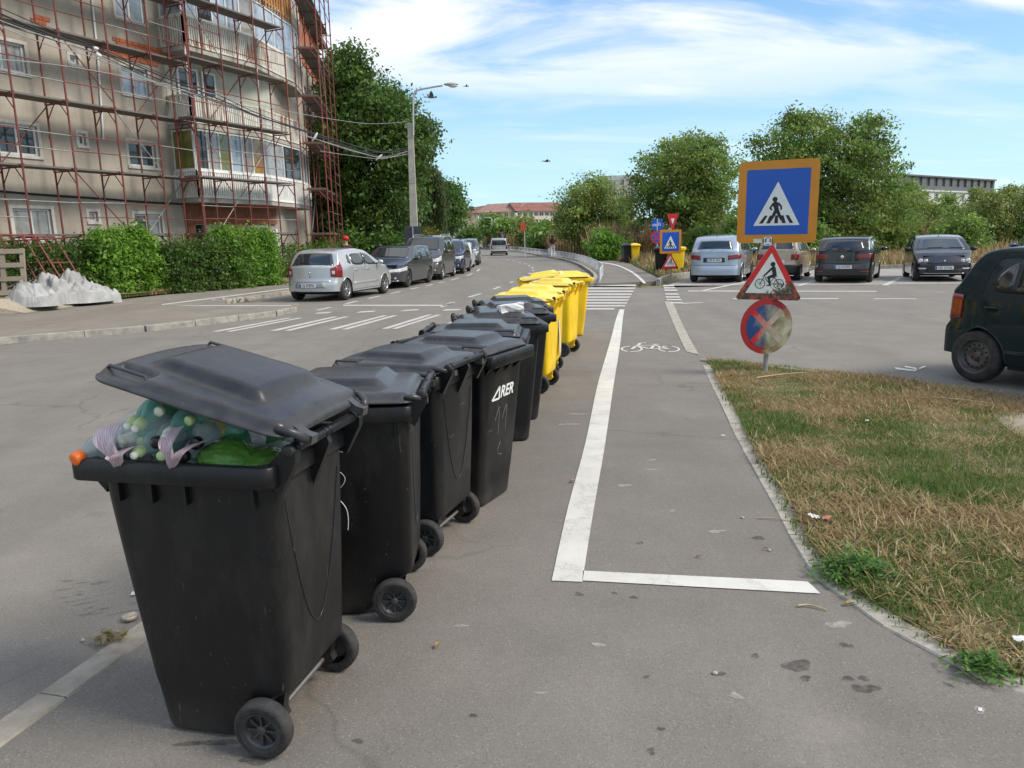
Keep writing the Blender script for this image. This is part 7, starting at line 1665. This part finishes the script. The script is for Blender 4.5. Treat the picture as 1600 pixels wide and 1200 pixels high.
P_SIL = P['paint']; P['extra'] = [ex]; build_car(P)
def face(c, r, grille, lamps, fog=None, plate_=None, low=None, gm=TRIM, lm=LCLR, badge=None):
    for g in grille: c.end_panel('grille', 1, *g[:4], gm, r, .008, *g[4:])
    for sg in (-1,1):
        y0, x1, z0, z1, z0b, z1b = lamps; c.wrap('headlight', 1, sg, y0, x1, z0, z1, lm, r, .012, z0b, z1b)
        if fog: y, z, w_ = fog; p = c.endp(sg*y, z, 1, .005); mb = MB(); mb.ellip(p, (.02,w_,w_*.8), 10, 6); mb.build('fog_lamp', LCLR, r)
    if low: c.end_panel('lower_grille', 1, *low[:4], TRIM, r, .007, *low[4:])
    if badge: mb = MB(); mb.ellip(c.endp(0, badge, 1, .012), (.012,.055,.05), 12, 6); mb.build('badge', CHROME, r)
    if plate_: number_plate(c, 1, plate_[0], plate_[1], r, .018)
    for sg in (-1,1):
        mb = MB(); xa, xb = c.P['windscreen'][:2]; x = xa+(xb-xa)*.06; mb.bar(c.crown(x, sg*.10+.25, .018), c.crown(x+(xb-xa)*.02, sg*.10-.28, .018), .018, .012); mb.build('wiper', TRIM, r)
# ---- dark grey estate facing the camera
P = dict(name='parked_car', label='dark grey estate car facing the camera, parked right behind the silver hatchback', paint=paint('graphite_paint',(.055,.055,.062),.45,.28), L=4.78, W=1.81, belt=.96, wx=(-1.38,1.42), wr=.325, sill=.20,
  prof=[(-2.39,.92),(-2.25,1.10),(-2.02,1.36),(-1.7,1.43),(-.6,1.48),(.1,1.44),(.98,.98),(1.5,.92),(2.05,.80),(2.39,.58)], windscreen=(.90,.16,.70,.58), rear_window=(-2.25,-2.06,.62,.55), mirror=(.66,.97),
  side_glass=[[(-1.95,1.10),(-1.25,1.01),(-1.25,1.34),(-1.75,1.32)],[(-1.18,1.0),(-.25,.98),(-.25,1.37),(-1.18,1.34)],[(-.16,.98),(.70,.97),(.14,1.33),(-.16,1.37)]], pillars=[[(-1.25,1.0),(-1.18,1.0),(-1.18,1.34),(-1.25,1.34)],[(-.25,.98),(-.16,.98),(-.16,1.37),(-.25,1.37)]],
  seams=[[(-1.05,.4),(-1.1,.7),(-1.18,.96)],[(-.2,.28),(-.2,.96)],[(.92,.3),(.86,.94)]], handles=[(-1.0,.84),(-.04,.84)], wheel='dark', spokes=5)
place(P, (1.42,.80), (-3.74,27.63), -100)
P['extra'] = [lambda c, r: face(c, r, [(-.55,.55,.58,.63)], (.40,1.62,.56,.66,.62,.76), (.66,.36,.05), (.47,'B 20 XLT'), (-.60,.60,.34,.52,-.42,.42)), lambda c, r: c.end_panel('chrome_strip', 1, -.62, .62, .63,.645, CHROME, r, .012), lambda c, r: c.end_panel('lower_strip', 1, -.78, .78, .255,.275, CHROME, r, .012)]
build_car(P)
# ---- grey passenger van
P = dict(name='parked_van', label='dark grey high roofed passenger van with roof rails parked behind the estate car', cat='van', paint=paint('warm_grey_paint',(.085,.080,.074),.45,.32), L=4.42, W=1.84, belt=1.12, wx=(-1.30,1.36), wr=.325, sill=.22,
  prof=[(-2.21,1.02),(-2.14,1.40),(-2.02,1.74),(-1.6,1.82),(-.2,1.84),(.42,1.76),(1.22,1.16),(1.65,1.05),(2.05,.90),(2.21,.66)], windscreen=(1.15,.48,.74,.62), rear_window=(-2.19,-2.05,.62,.58), mirror=(.86,1.12), tumble=.17, bow=(.10,.26),
  side_glass=[[(-2.0,1.18),(-1.05,1.17),(-1.05,1.62),(-1.9,1.62)],[(-.98,1.17),(-.05,1.16),(-.05,1.66),(-.98,1.64)],[(.05,1.16),(.90,1.14),(.48,1.60),(.05,1.66)]], pillars=[[(-.05,1.16),(.05,1.16),(.05,1.66),(-.05,1.66)],[(-1.05,1.17),(-.98,1.17),(-.98,1.63),(-1.05,1.62)]],
  seams=[[(-.98,.35),(-1.0,1.1)],[(0,.3),(0,1.12)],[(1.0,.4),(1.02,1.08)]], handles=[(-.85,.98),(.12,.98)], wheel='alloy', spokes=5)
place(P, (1.36,.82), (-2.9,32.38), -96.5)
def rails(c, r):
    for sg in (-1,1): mb = MB(); mb.tube(smooth_path([c.crown(.25,sg*.60,-.01), c.crown(.10,sg*.60,.055), c.crown(-.8,sg*.60,.055), c.crown(-1.7,sg*.60,.05), c.crown(-1.85,sg*.60,-.01)],4), .018, 6); mb.build('roof_rail', ALLOY, r)
P['extra'] = [rails, lambda c, r: face(c, r, [(-.45,.45,.72,.80)], (.42,1.72,.72,.84,.80,1.0), (.70,.42,.05), (.55,'CJ 22 MVK'), (-.66,.66,.33,.55,-.5,.5))]
build_car(P)
def suv(label, pm, world, head, H=1.65, wheelst='dark', name='parked_car', plt='CJ 08 ROL', L=4.40):
    k = H/1.65
    P = dict(name=name, label=label, paint=pm, L=L, W=1.82, belt=1.02*k, wx=(-1.30,1.36), wr=.345, sill=.25,
      prof=[(-L/2,1.0*k),(-L/2+.12,1.28*k),(-L/2+.30,1.54*k),(-1.5,1.61*k),(-.4,1.65*k),(.25,1.58*k),(1.02,1.08*k),(1.55,1.02*k),(2.02,.90*k),(L/2,.66*k)], windscreen=(.95,.31,.72,.60), rear_window=(-L/2+.07,-L/2+.27,.64,.58), mirror=(.72,1.03*k),
      side_glass=[[(-1.75,1.16*k),(-1.15,1.08*k),(-1.15,1.48*k),(-1.6,1.46*k)],[(-1.08,1.07*k),(-.2,1.05*k),(-.2,1.52*k),(-1.08,1.49*k)],[(-.12,1.05*k),(.76,1.03*k),(.26,1.45*k),(-.12,1.52*k)]], pillars=[[(-.2,1.05*k),(-.12,1.05*k),(-.12,1.52*k),(-.2,1.52*k)]],
      seams=[[(-1.0,.4),(-1.1,1.0*k)],[(-.16,.3),(-.16,1.0*k)],[(.88,.35),(.84,1.0*k)]], handles=[(-.95,.9*k),(.0,.9*k)], wheel=wheelst, spokes=5)
    place(P, (1.36,.80), world, head)
    P['extra'] = [lambda c, r: face(c, r, [(-.42,.42,.62*k,.80*k,-.50,.50)], (.46,1.70,.72*k,.84*k,.76*k,.90*k), (.68,.42,.045), (.50,plt), (-.60,.60,.32,.46)), rails2]
    return P
def rails2(c, r):
    for sg in (-1,1): mb = MB(); mb.tube([c.crown(.1,sg*.55,.02), c.crown(-.6,sg*.55,.045), c.crown(-1.5,sg*.55,.03)], .016, 6); mb.build('roof_rail', TRIM, r)
build_car(suv('dark blue SUV facing the camera, parked behind the grey passenger van', paint('navy_paint',(.012,.026,.055),.4,.26), (-2.30,37.4), -93.5))
P = dict(name='parked_car', label='small white car facing the camera, squeezed between the blue and grey SUVs', paint=paint('white_paint',(.62,.63,.63),.05,.3), L=3.9, W=1.70, belt=.95, wx=(-1.22,1.18), wr=.30, sill=.2,
  prof=[(-1.95,.95),(-1.82,1.25),(-1.6,1.40),(-.3,1.46),(.2,1.38),(.95,.97),(1.4,.9),(1.8,.78),(1.95,.6)], windscreen=(.88,.26,.64,.55), rear_window=(-1.85,-1.65,.58,.52), mirror=(.6,.96), side_glass=[[(-1.3,1.0),(-.2,.98),(-.2,1.34),(-1.2,1.32)],[(-.12,.98),(.62,.96),(.2,1.28),(-.12,1.34)]], seams=[[(-.16,.3),(-.16,.95)]], handles=[(-.02,.84)])
place(P, (1.18,.76), (-2.22,43.4), -91.5)
P['extra'] = [lambda c, r: face(c, r, [(-.4,.4,.56,.66)], (.42,1.45,.60,.74,.66,.84), None, (.45,'CJ 14 DAN'), (-.5,.5,.3,.42))]; build_car(P)
build_car(suv('mid grey SUV facing the camera, last car of the left row', paint('slate_paint',(.12,.125,.135),.45,.3), (-2.02,49.0), -90, 1.66, plt='B 77 GRI'))
# ---- silver van driving away
P = dict(name='driven_van', label='silver passenger van driving away in the middle of the road', cat='van', paint=paint('van_silver_paint',(.44,.43,.41),.5,.36), L=4.9, W=1.90, belt=1.15, wx=(-1.5,1.5), wr=.33, sill=.26, tumble=.14, bow=(.06,.2),
  prof=[(-2.45,1.08),(-2.40,1.5),(-2.33,1.90),(-2.0,1.95),(.8,1.95),(1.2,1.85),(1.85,1.2),(2.3,1.0),(2.45,.7)], windscreen=(1.8,1.22,.74,.66), rear_window=(-2.43,-2.35,.74,.68), mirror=(1.3,1.15), side_glass=[[(-2.2,1.22),(-.8,1.22),(-.8,1.72),(-2.15,1.72)],[(-.7,1.22),(.5,1.22),(.5,1.72),(-.7,1.72)],[(.6,1.22),(1.4,1.2),(1.1,1.66),(.6,1.72)]])
vv = V(780,399,74); place(P, (-2.45,0), (vv.x,74), 91)
def ex(c, r):
    for sg in (-1,1): c.wrap('tail_light', -1, sg, .76, -2.36, .72, 1.18, LRED, r, .012)
    c.end_panel('rear_glass', -1, -.76, .76, 1.16, 1.74, GLASS, r, .006); c.end_panel('bumper', -1, -.88, .88, .36,.52, TRIM, r, .012); number_plate(c, -1, .85, 'CJ 30 VAN'[:8], r, .014)
P['extra'] = [ex]; rt, _ = build_car(P); rt.scale = (.9,.9,.84); rt.location.z = -.14 if False else .008
# ---- pale blue silver people carrier, tail to the camera
P = dict(name='parked_car', label='pale blue silver compact car parked tail first, leftmost in the bays', paint=paint('ice_blue_paint',(.36,.42,.50),.5,.3), L=4.27, W=1.78, belt=1.02, wx=(-1.42,1.36), wr=.32, sill=.22,
  prof=[(-2.135,1.02),(-2.02,1.18),(-1.82,1.46),(-1.6,1.55),(-.5,1.60),(.3,1.53),(1.18,1.06),(1.6,.98),(1.95,.84),(2.135,.62)], windscreen=(1.1,.36,.70,.58), rear_window=(-2.06,-1.86,.60,.50), mirror=(.78,1.02), bow=(.22,.26),
  side_glass=[[(-1.62,1.14),(-1.12,1.08),(-1.12,1.44),(-1.48,1.42)],[(-1.05,1.07),(-.2,1.05),(-.2,1.47),(-1.05,1.45)],[(-.12,1.05),(.84,1.02),(.3,1.42),(-.12,1.47)]], pillars=[[(-.2,1.05),(-.12,1.05),(-.12,1.47),(-.2,1.47)]], seams=[[(-1.05,.4),(-1.1,1.0)],[(-.16,.3),(-.16,1.0)],[(.9,.35),(.9,1.0)]], handles=[(-.92,.88),(.02,.88)], strip=(-1.0,.9,.46,.50), strip_mat=CHROME)
place(P, (-1.42,-.78), (7.98,26.43), 66)
def ex(c, r):
    for sg in (-1,1): c.wrap('tail_light', -1, sg, .46, -1.86, .78, .93, LRED, r, .012, .84, 1.0)
    c.end_panel('plate_recess', -1, -.36, .36, .70,.86, TRIM, r, .004); number_plate(c, -1, .775, 'DR 01 NVL', r, .012); c.end_panel('bumper_step', -1, -.72, .72, .60,.625, paint('ice_blue_dark',(.20,.235,.28),.4,.4), r, .014)
    mb = MB(); mb.bar(c.crown(-2.05,0,.02), c.crown(-2.03,.36,.02), .02, .012); mb.build('rear_wiper', TRIM, r); mb = MB(); mb.tube([c.crown(-1.5,0,0), c.crown(-1.62,0,.10)], .012, 5); mb.build('aerial', TRIM, r)
P['extra'] = [ex]; build_car(P)
# ---- beige small car
P = dict(name='parked_car', label='beige small hatchback with a black bumper, half hidden by the near sign post', paint=paint('beige_paint',(.40,.31,.22),.4,.34), L=3.5, W=1.50, belt=.95, wx=(-1.15,1.19), wr=.27, sill=.2,
  prof=[(-1.75,.95),(-1.68,1.2),(-1.55,1.42),(-1.3,1.47),(-.2,1.49),(.3,1.4),(1.0,.96),(1.4,.88),(1.65,.75),(1.75,.6)], windscreen=(.95,.36,.56,.48), rear_window=(-1.725,-1.58,.56,.48), mirror=(.65,.95), bow=(.12,.22),
  side_glass=[[(-1.45,1.02),(-.95,1.0),(-.95,1.36),(-1.38,1.36)],[(-.9,1.0),(-.15,.98),(-.15,1.38),(-.9,1.37)],[(-.08,.98),(.72,.96),(.28,1.30),(-.08,1.38)]], seams=[[(-.98,.4),(-.95,.96)],[(-.12,.3),(-.12,.96)]], handles=[(-.8,.82),(.04,.82)])
place(P, (-1.15,-.66), (10.16,26.78), 61)
def ex(c, r):
    for sg in (-1,1): c.wrap('tail_light', -1, sg, .46, -1.62, .72, .92, LRED, r, .014, .74, .94)
    c.wrap('bumper', -1, 1, 0., -1.30, .24, .56, TRIM, r, .02); c.wrap('bumper', -1, -1, 0.001, -1.30, .24, .56, TRIM, r, .02); number_plate(c, -1, .66, 'CJ 06 LIA', r, .014)
P['extra'] = [ex]; build_car(P)
# ---- black hatchback
P = dict(name='parked_car', label='black hatchback parked tail first, third from the left in the bays', paint=paint('black_paint',(.010,.010,.012),.2,.24), L=4.2, W=1.79, belt=.98, wx=(-1.34,1.24), wr=.325, sill=.2,
  prof=[(-2.1,1.0),(-2.0,1.14),(-1.78,1.38),(-1.55,1.44),(-.4,1.48),(.2,1.42),(1.02,.99),(1.5,.92),(1.9,.80),(2.1,.6)], windscreen=(.95,.26,.70,.58), rear_window=(-2.03,-1.82,.64,.54), mirror=(.68,.99), bow=(.18,.26),
  side_glass=[[(-1.22,1.08),(-.95,1.03),(-.95,1.36),(-1.1,1.35)],[(-.9,1.03),(-.15,1.0),(-.15,1.38),(-.9,1.36)],[(-.07,1.0),(.74,.98),(.2,1.34),(-.07,1.38)]], seams=[[(-1.0,.42),(-.98,1.0)],[(-.11,.3),(-.11,.98)],[(.88,.3),(.84,.95)]], handles=[(-.82,.86),(.06,.86)], wheel='dark')
place(P, (-1.34,-.79), (11.83,24.99), 60)
def ex(c, r):
    for sg in (-1,1): c.wrap('tail_light', -1, sg, .42, -1.86, .78, .91, LRED, r, .012, .80, .95)
    for sg in (-1,1): c.end_panel('reflector', -1, sg*.55, sg*.78, .36,.39, LRED, r, .010)
    number_plate(c, -1, .52, 'CJ 16 DPA', r, .014, -.05); mb = MB(); p = c.endp(0,.84,-1,.01); mb.ellip(p, (.012,.055,.055), 14, 6); mb.build('badge', CHROME, r)
    c.end_panel('bumper_gap', -1, -.6, .6, .63,.645, UNDER, r, .006); mb = MB(); mb.bar(c.crown(-2.02,0,.02), c.crown(-2.0,.34,.02), .02, .012); mb.build('rear_wiper', TRIM, r)
P['extra'] = [ex]; build_car(P)
# ---- black small car facing the camera
P = dict(name='parked_car', label='black small car with round twin headlights facing the camera in the bays', paint=paint('black_violet_paint',(.018,.016,.022),.3,.26), L=3.75, W=1.68, belt=.96, wx=(-1.2,1.3), wr=.29, sill=.2,
  prof=[(-1.875,.95),(-1.78,1.2),(-1.55,1.40),(-.2,1.45),(.35,1.38),(1.12,.97),(1.5,.88),(1.75,.74),(1.875,.58)], windscreen=(1.05,.42,.68,.55), rear_window=(-1.8,-1.6,.58,.5), mirror=(.72,.97), bow=(.14,.20), wsmat=GLASSL,
  side_glass=[[(-1.3,1.02),(-.2,.99),(-.2,1.34),(-1.15,1.32)],[(-.12,.99),(.78,.97),(.34,1.28),(-.12,1.34)]], seams=[[(-.16,.3),(-.16,.96)]], handles=[(-.02,.82)], mirror_mat=TRIM)
place(P, (1.3,.75), (14.79,24.59), -111)
def ex(c, r):
    c.end_panel('grille', 1, -.44, .44, .56,.60, TRIM, r, .008, -.5, .5); c.end_panel('lower_grille', 1, -.5, .5, .29,.40, TRIM, r, .008)
    for sg in (-1,1):
        for y, rr_ in ((.67,.075),(.52,.062)):
            p = c.endp(sg*y, .66, 1, -.015); mb = MB(); mb.ellip(p, (.03,rr_,rr_), 16, 8); mb.build('headlight', LCLR, r)
        c.end_panel('fog_lamp', 1, sg*.52, sg*.70, .40,.44, LCLR, r, .012, sg*.50, sg*.74)
    number_plate(c, 1, .445, 'HD 15 PAL', r, .02, 0); mb = MB(); mb.ellip(c.endp(0,.66,1,.01), (.01,.03,.03), 8, 5); mb.build('badge', CHROME, r)
    c.end_panel('chrome_strip', 1, -.6,.6,.262,.274, CHROME, r, .012)
    for sg in (-1,1): mb = MB(); mb.bar(c.crown(1.02, .10+sg*.32-.2, .02), c.crown(1.0, .10+sg*.32+.25, .02), .02, .012); mb.build('wiper', TRIM, r)
    mb = MB(); mb.tube([c.crown(.2,0,0), c.crown(.1,0,.09)], .012, 5); mb.build('aerial', TRIM, r)
P['extra'] = [ex]; build_car(P)
# ---- blue SUV at the right edge
P = suv('blue SUV seen from behind at the right edge of the bays', paint('royal_blue_paint',(.035,.075,.26),.4,.28), (0,0), 60, 1.62, plt='CJ 90 BLU'); 
def ex(c, r):
    for sg in (-1,1): c.wrap('tail_light', -1, sg, .30, -1.9, .86, .96, LRED, r, .012, .90, 1.02)
    number_plate(c, -1, .72, 'CJ 90 BLU', r, .012); c.end_panel('bumper', -1, -.8, .8, .28,.46, TRIM, r, .012)
P['extra'] = [ex, rails2]; place(P, (-1.30,.80), (16.55,24.4), 62); build_car(P)
# ---- dark green hatchback at the right edge, only its rear quarter in view
_bg = paint('bottle_green_paint',(.003,.017,.022),.0,.35); _bb = _bg.node_tree.nodes['Principled BSDF']; _bb.inputs['Coat Weight'].default_value = .45; _bb.inputs['Specular IOR Level'].default_value = .12
P = dict(name='parked_car', label='dark green hatchback with bare steel wheels at the right edge', paint=paint('bottle_green_paint',(.004,.019,.023),.0,.35), L=3.64, W=1.66, belt=.98, wx=(-1.25,1.12), wr=.288, sill=.24, ww=.175, wheel='steel',
  prof=[(-1.82,.98),(-1.74,1.10),(-1.56,1.32),(-1.42,1.42),(-1.1,1.47),(-.2,1.50),(.3,1.42),(1.05,.98),(1.4,.9),(1.7,.76),(1.82,.6)], windscreen=(.98,.36,.66,.55), rear_window=(-1.77,-1.58,.60,.50), mirror=(.66,.97), bow=(.20,.24), insR=[(0,.05),(.30,0),(.58,0),(.64,.05),(1.0,.07)],
  side_glass=[], pillars=[[(-.26,1.0),(-.16,1.0),(-.16,1.38),(-.26,1.39)]], handles=[], strip=(-.92,.84,.36,.40), strip_mat=paint('bottle_green_paint',(.004,.019,.023)), mirror_mat=TRIM)
place(P, (-1.25,-.80), (5.14,8.27), -67)
def ex(c, r):
    for sg in (-1,1):
        outl = [(-1.10,1.02),(-.98,1.00),(-.30,.99),(-.30,1.385),(-.78,1.38),(-.99,1.32),(-1.11,1.20),(-1.14,1.10)]
        c.patch_side('window_frame', outl, sg, TRIM, r, .004, rr=1)
        c.patch_side('quarter_window', [(-1.07,1.045),(-.90,1.03),(-.90,1.325),(-.98,1.285),(-1.07,1.19),(-1.09,1.11)], sg, GLASS, r, .009, rr=1)
        c.patch_side('side_window', [(-.85,1.03),(-.32,1.02),(-.32,1.355),(-.85,1.345)], sg, GLASS, r, .009)
        c.patch_side('side_window', [(-.14,1.02),(.70,.99),(.28,1.30),(-.14,1.36)], sg, GLASS, r, .009)
        c.seam(smooth_path([(-1.06,1.42,0),(-1.20,1.25,0),(-1.26,1.05,0),(-1.26,.90,0),(-1.17,.72,0),(-1.05,.57,0),(-.93,.40,0),(-.89,.27,0)],5) and [(p.x,p.y) for p in smooth_path([(-1.06,1.42,0),(-1.20,1.25,0),(-1.26,1.05,0),(-1.26,.90,0),(-1.17,.72,0),(-1.05,.57,0),(-.93,.40,0),(-.89,.27,0)],5)], sg, SEAM, r, r=.005)
        c.seam([(-.21,.28),(-.21,1.0)], sg, SEAM, r); c.seam([(.86,.3),(.86,.95)], sg, SEAM, r)
        c.seam([(-1.80,.62),(-1.72,.585),(-1.62,.56)], sg, SEAM, r, 'bumper_seam')
        c.wrap('tail_light', -1, sg, .62, -1.66, .66, .97, LRED, r, .010, .70, .955)
        for x in (-1.08,-.05):
            p = c.side(x,.83,sg,0); mb = MB(); mb.tube([p+Vector((-.085,0,.005)), p+Vector((-.06,sg*.022,.008)), p+Vector((.05,sg*.024,.008)), p+Vector((.085,0,.0))], .013, 8); mb.build('door_handle', P['paint'], r)
            q = MB(); q.ellip(p+Vector((0,sg*.002,-.012)), (.075,.006,.032), 14, 6); q.build('handle_recess', UNDER, r)
    number_plate(c, -1, .74, 'CJ 04 YRS', r, .012)
P['extra'] = [ex]; build_car(P)
# ================================================================ SMALL THINGS ON THE GROUND
DRYLEAF = M('dry_leaf', (.36,.22,.08), .8, var=.25, scale=30); TWIG = M('dry_twig', (.40,.31,.18), .85, var=.2, scale=30); SCRAP = M('paper_scrap', (.68,.67,.64), .7, var=.1, scale=20); STONE = M('pebble', (.36,.34,.31), .85, var=.2, scale=30)
def leaf_thing(px, py, s, rz, label, z=.006):
    g = G(px, py); bm_ = MB(); P = [(0,0),(.3,.16),(.62,.17),(1,0),(.62,-.17),(.3,-.16)]
    bm_.add([Vector(((x-.5)*s, y*s, .006+abs(y)*s*.35+.012*math.sin(x*3))) for x, y in P], [(0,1,2,3,4,5)], False); bm_.add([Vector(((x-.5)*s, y*s, .004+abs(y)*s*.35+.012*math.sin(x*3))) for x, y in P], [(5,4,3,2,1,0)], False)
    o = bm_.build('dry_leaf', DRYLEAF); o.location = (g.x,g.y,z); o.rotation_euler = (0,0,rz); tag(o, label, 'leaf')
leaf_thing(895,755,.055,.4,'dry yellow leaf on the cycle path beside the long white line'); leaf_thing(684,1013,.045,1.1,'dry leaf lying right of the second bin on the bare asphalt'); leaf_thing(1092,873,.035,.2,'small dry leaf on the cycle path above the white end line'); leaf_thing(1196,861,.03,-.4,'tiny orange leaf near the kerb of the cycle path'); leaf_thing(1326,948,.06,.3,'pale dry leaf on the kerb below the green weeds')
def twig(px0, py0, px1, py1, r, label, z=.012, bend=.02):
    a, b = G(px0,py0), G(px1,py1); m = (a+b)/2+Vector((0,bend,.004)); mb = MB(); mb.tube(smooth_path([a,m,b],4), [r*(1-.06*k) for k in range(9)], 5); o = mb.build('twig', TWIG); o.location = (0,0,z); tag(o, label, 'twig')
twig(1246,950,1292,957,.006,'thin pale twig lying below the right end of the white end line'); twig(1183,812,1235,818,.004,'thin twig crossing the kerb stones onto the cycle path'); twig(1181,597,1260,588,.010,'long pale dry stalk lying in the grass by the near sign post',.05); twig(1455,628,1560,640,.008,'long dry stick in the grass beside the kerb of the parking lane',.05); twig(1405,600,1425,656,.006,'slanting dry stem in the middle of the grass',.05)
def scrap(px, py, s, label, mat=SCRAP, z=.008, seed=1):
    g = G(px,py); rs = random.Random(seed); mb = MB(); n = 7; pts = [[Vector(((i/n-.5)*s, (j/n-.5)*s*.55, .012*rs.random()*s/.06)) for j in range(n+1)] for i in range(n+1)]
    mb.rings(pts, False, False, False, True); o = mb.build('paper_scrap', mat); o.location = (g.x,g.y,z); o.rotation_euler = (0,0,rs.uniform(0,3)); tag(o, label, 'litter')
scrap(1270,823,.07,'torn white paper scrap in the grass beside the kerb',seed=2,z=.06); scrap(1291,825,.06,'reddish wrapper lying next to the white scrap in the grass',M('red_wrapper',(.50,.18,.12),.5,var=.3,scale=30),.06,3); scrap(1596,1022,.07,'white crumpled tissue at the right border of the grass',seed=4,z=.06); scrap(1354,668,.05,'small white scrap in the brown middle of the grass',seed=5,z=.06); scrap(1531,1112,.022,'tiny white chip on the asphalt at the lower right',seed=6); scrap(209,930,.035,'white paper corner just left of the open bin',seed=7); scrap(1130,684,.03,'white litter at the kerb edge of the cycle path',seed=8,z=.02)
g = G(204,969); mb = MB(); mb.lathe([(0,.004),(.028,.004),(.034,.010),(.034,.022),(.030,.024),(.026,.018),(0,.017)], 20); o = mb.build('jar_lid', M('worn_tin', (.40,.34,.26), .5, .4, var=.25, scale=40)); o.location = (g.x,g.y,.003); tag(o, 'round worn tin lid lying by the kerb left of the open bin', 'lid')
for i,(px,py,s,lab) in enumerate(((1202,862,.010,'small pebble on the cycle path near the kerb'),(1160,811,.012,'round pebble halfway along the cycle path'),(1117,1055,.012,'dark pebble on the asphalt below the white end line'),(130,1003,.010,'white pebble on the road at the lower left'))):
    g = G(px,py); mb = MB(); mb.ellip((0,0,s*.5),(s,s*.8,s*.6),8,6); o = mb.build('pebble', STONE); o.location = (g.x,g.y,.004); tag(o, lab, 'pebble')
for i,(px,py,lab) in enumerate(((170,1005,'withered weed tuft growing from the road edge of the near kerb'),(1480,1060,'green weed sprouting beside the lower kerb stones'),(1300,905,'lush green weed clump beside the right end of the white end line'))):
    g = G(px,py) if i == 0 else G(1342,905) if i == 2 else G(1535,1052); rs = np.random.RandomState(200+i); n = (60,260,1500)[i]; sp = (.03,.05,.085)[i]; x, y = rs.normal(0,sp,n), rs.normal(0,sp*.9,n); h = np.abs(rs.normal(0,(.02,.03,.05)[i],n))*np.exp(-(x**2+y**2)/(2*(sp*1.5)**2))+.012
    a = rs.uniform(0,2*PI,n); L = rs.uniform(.012,.026,n); c = np.stack([x,y,h],1); d = np.stack([np.cos(a)*L,np.sin(a)*L,rs.uniform(-.2,.6,n)*L],1); s2 = np.stack([-np.sin(a)*L*.35,np.cos(a)*L*.35,rs.normal(0,.1,n)*L],1)
    v = np.stack([c-d,c+s2,c+d,c-s2],1).reshape(-1,3); pal = np.array([(.10,.21,.035),(.14,.27,.05),(.075,.16,.03)]) if i else np.array([(.36,.27,.12),(.25,.2,.08),(.2,.2,.06)])
    o = np_mesh('weed', v, np.arange(n*4).reshape(n,4), pal[rs.randint(0,3,n)]*rs.uniform(.8,1.2,(n,1)), LEAF, None, 4); o.location = (g.x,g.y,.015); tag(o, lab, 'weed', kind='stuff')

# ---- stains, chewing gum, chalky scuffs and asphalt joints: thin films on the ground
def blob(px, py, rx, ry, seed, z, n=22):
    g = G(px,py); rs = random.Random(seed); ph = [rs.uniform(0,6.28) for _ in range(4)]; P = []
    for k in range(n):
        a = 2*PI*k/n; r = 1+.22*math.sin(2*a+ph[0])+.16*math.sin(3*a+ph[1])+.10*math.sin(5*a+ph[2]); P.append((g.x+rx*r*math.cos(a), g.y+ry*r*math.sin(a)))
    return P
def film_mat(name, col, alpha):
    m = bpy.data.materials.new(name); m.use_nodes = True; n, l = m.node_tree.nodes, m.node_tree.links; b = n['Principled BSDF']; b.inputs['Base Color'].default_value = (*col,1); b.inputs['Roughness'].default_value = .75
    geo = n.new('ShaderNodeNewGeometry'); t = n.new('ShaderNodeTexNoise'); t.inputs['Scale'].default_value = 38; t.inputs['Detail'].default_value = 7; l.new(geo.outputs['Position'], t.inputs['Vector'])
    mr = n.new('ShaderNodeMapRange'); mr.inputs[1].default_value = .35; mr.inputs[2].default_value = .65; mr.inputs[3].default_value = alpha*.35; mr.inputs[4].default_value = alpha; l.new(t.outputs[0], mr.inputs[0]); l.new(mr.outputs[0], b.inputs['Alpha']); return m
DST = film_mat('dark_stain', (.05,.047,.042), .55); PST = film_mat('pale_scuff', (.55,.52,.47), .5); JNT = film_mat('asphalt_joint', (.03,.028,.025), .9)
qs = []
for i,(px,py,rx,ry) in enumerate(((1180,1027,.018,.016),(1246,1042,.05,.045),(1258,1062,.022,.02),(1325,1062,.018,.02),(1352,1078,.045,.03),(1349,1062,.02,.016),(1017,1176,.016,.016),(1033,1141,.012,.012),(1125,1055,.02,.016),(1322,1010,.025,.02),(905,930,.02,.018),(960,928,.012,.012),(990,935,.018,.014),(1185,842,.03,.03),(1000,850,.02,.02),(1010,1060,.012,.012),(740,1120,.014,.012),(560,1160,.02,.012),(330,1163,.10,.018),(400,1190,.06,.02))): qs.append(blob(px,py,rx,ry,i,.0068))
mark('dark_stains', qs, .0068, DST)
qs = []
for i,(px,py,rx,ry) in enumerate(((905,648,.12,.025),(890,664,.09,.03),(1120,832,.05,.02),(1018,735,.05,.015),(975,760,.06,.02),(1310,978,.05,.03),(1020,720,.03,.02),(1050,800,.02,.02),(935,1010,.03,.015),(845,1085,.02,.01),(720,980,.03,.012),(1150,1090,.02,.02),(1530,1112,.02,.02))): qs.append(blob(px,py,rx,ry,50+i,.0072))
mark('pale_scuffs', qs, .0072, PST)
qs = []
rs = random.Random(4)
for i in range(26):
    px, py = rs.uniform(95,225), rs.uniform(905,965); g = G(px,py); L = rs.uniform(.03,.16); w_ = rs.uniform(.004,.012); a = R(rs.uniform(14,30)); d = Vector((math.cos(a),math.sin(a),0))*L/2; nn = Vector((-d.y,d.x,0)).normalized()*w_/2; qs.append([g-d, g-d*.2+nn, g+d, g+d*.1-nn])
mark('road_scratches', qs, .0035, DST)
line('asphalt_joint', [G(872,574.5),G(896,574.2),G(921,574.5)], .012, .0066, JNT); line('asphalt_joint', smooth_path([G(1058,606),G(1085,604.5),G(1112,605)],4), .010, .0066, JNT); line('asphalt_joint', smooth_path([G(915,521),G(945,519),G(958,520)],4), .014, .0066, JNT)
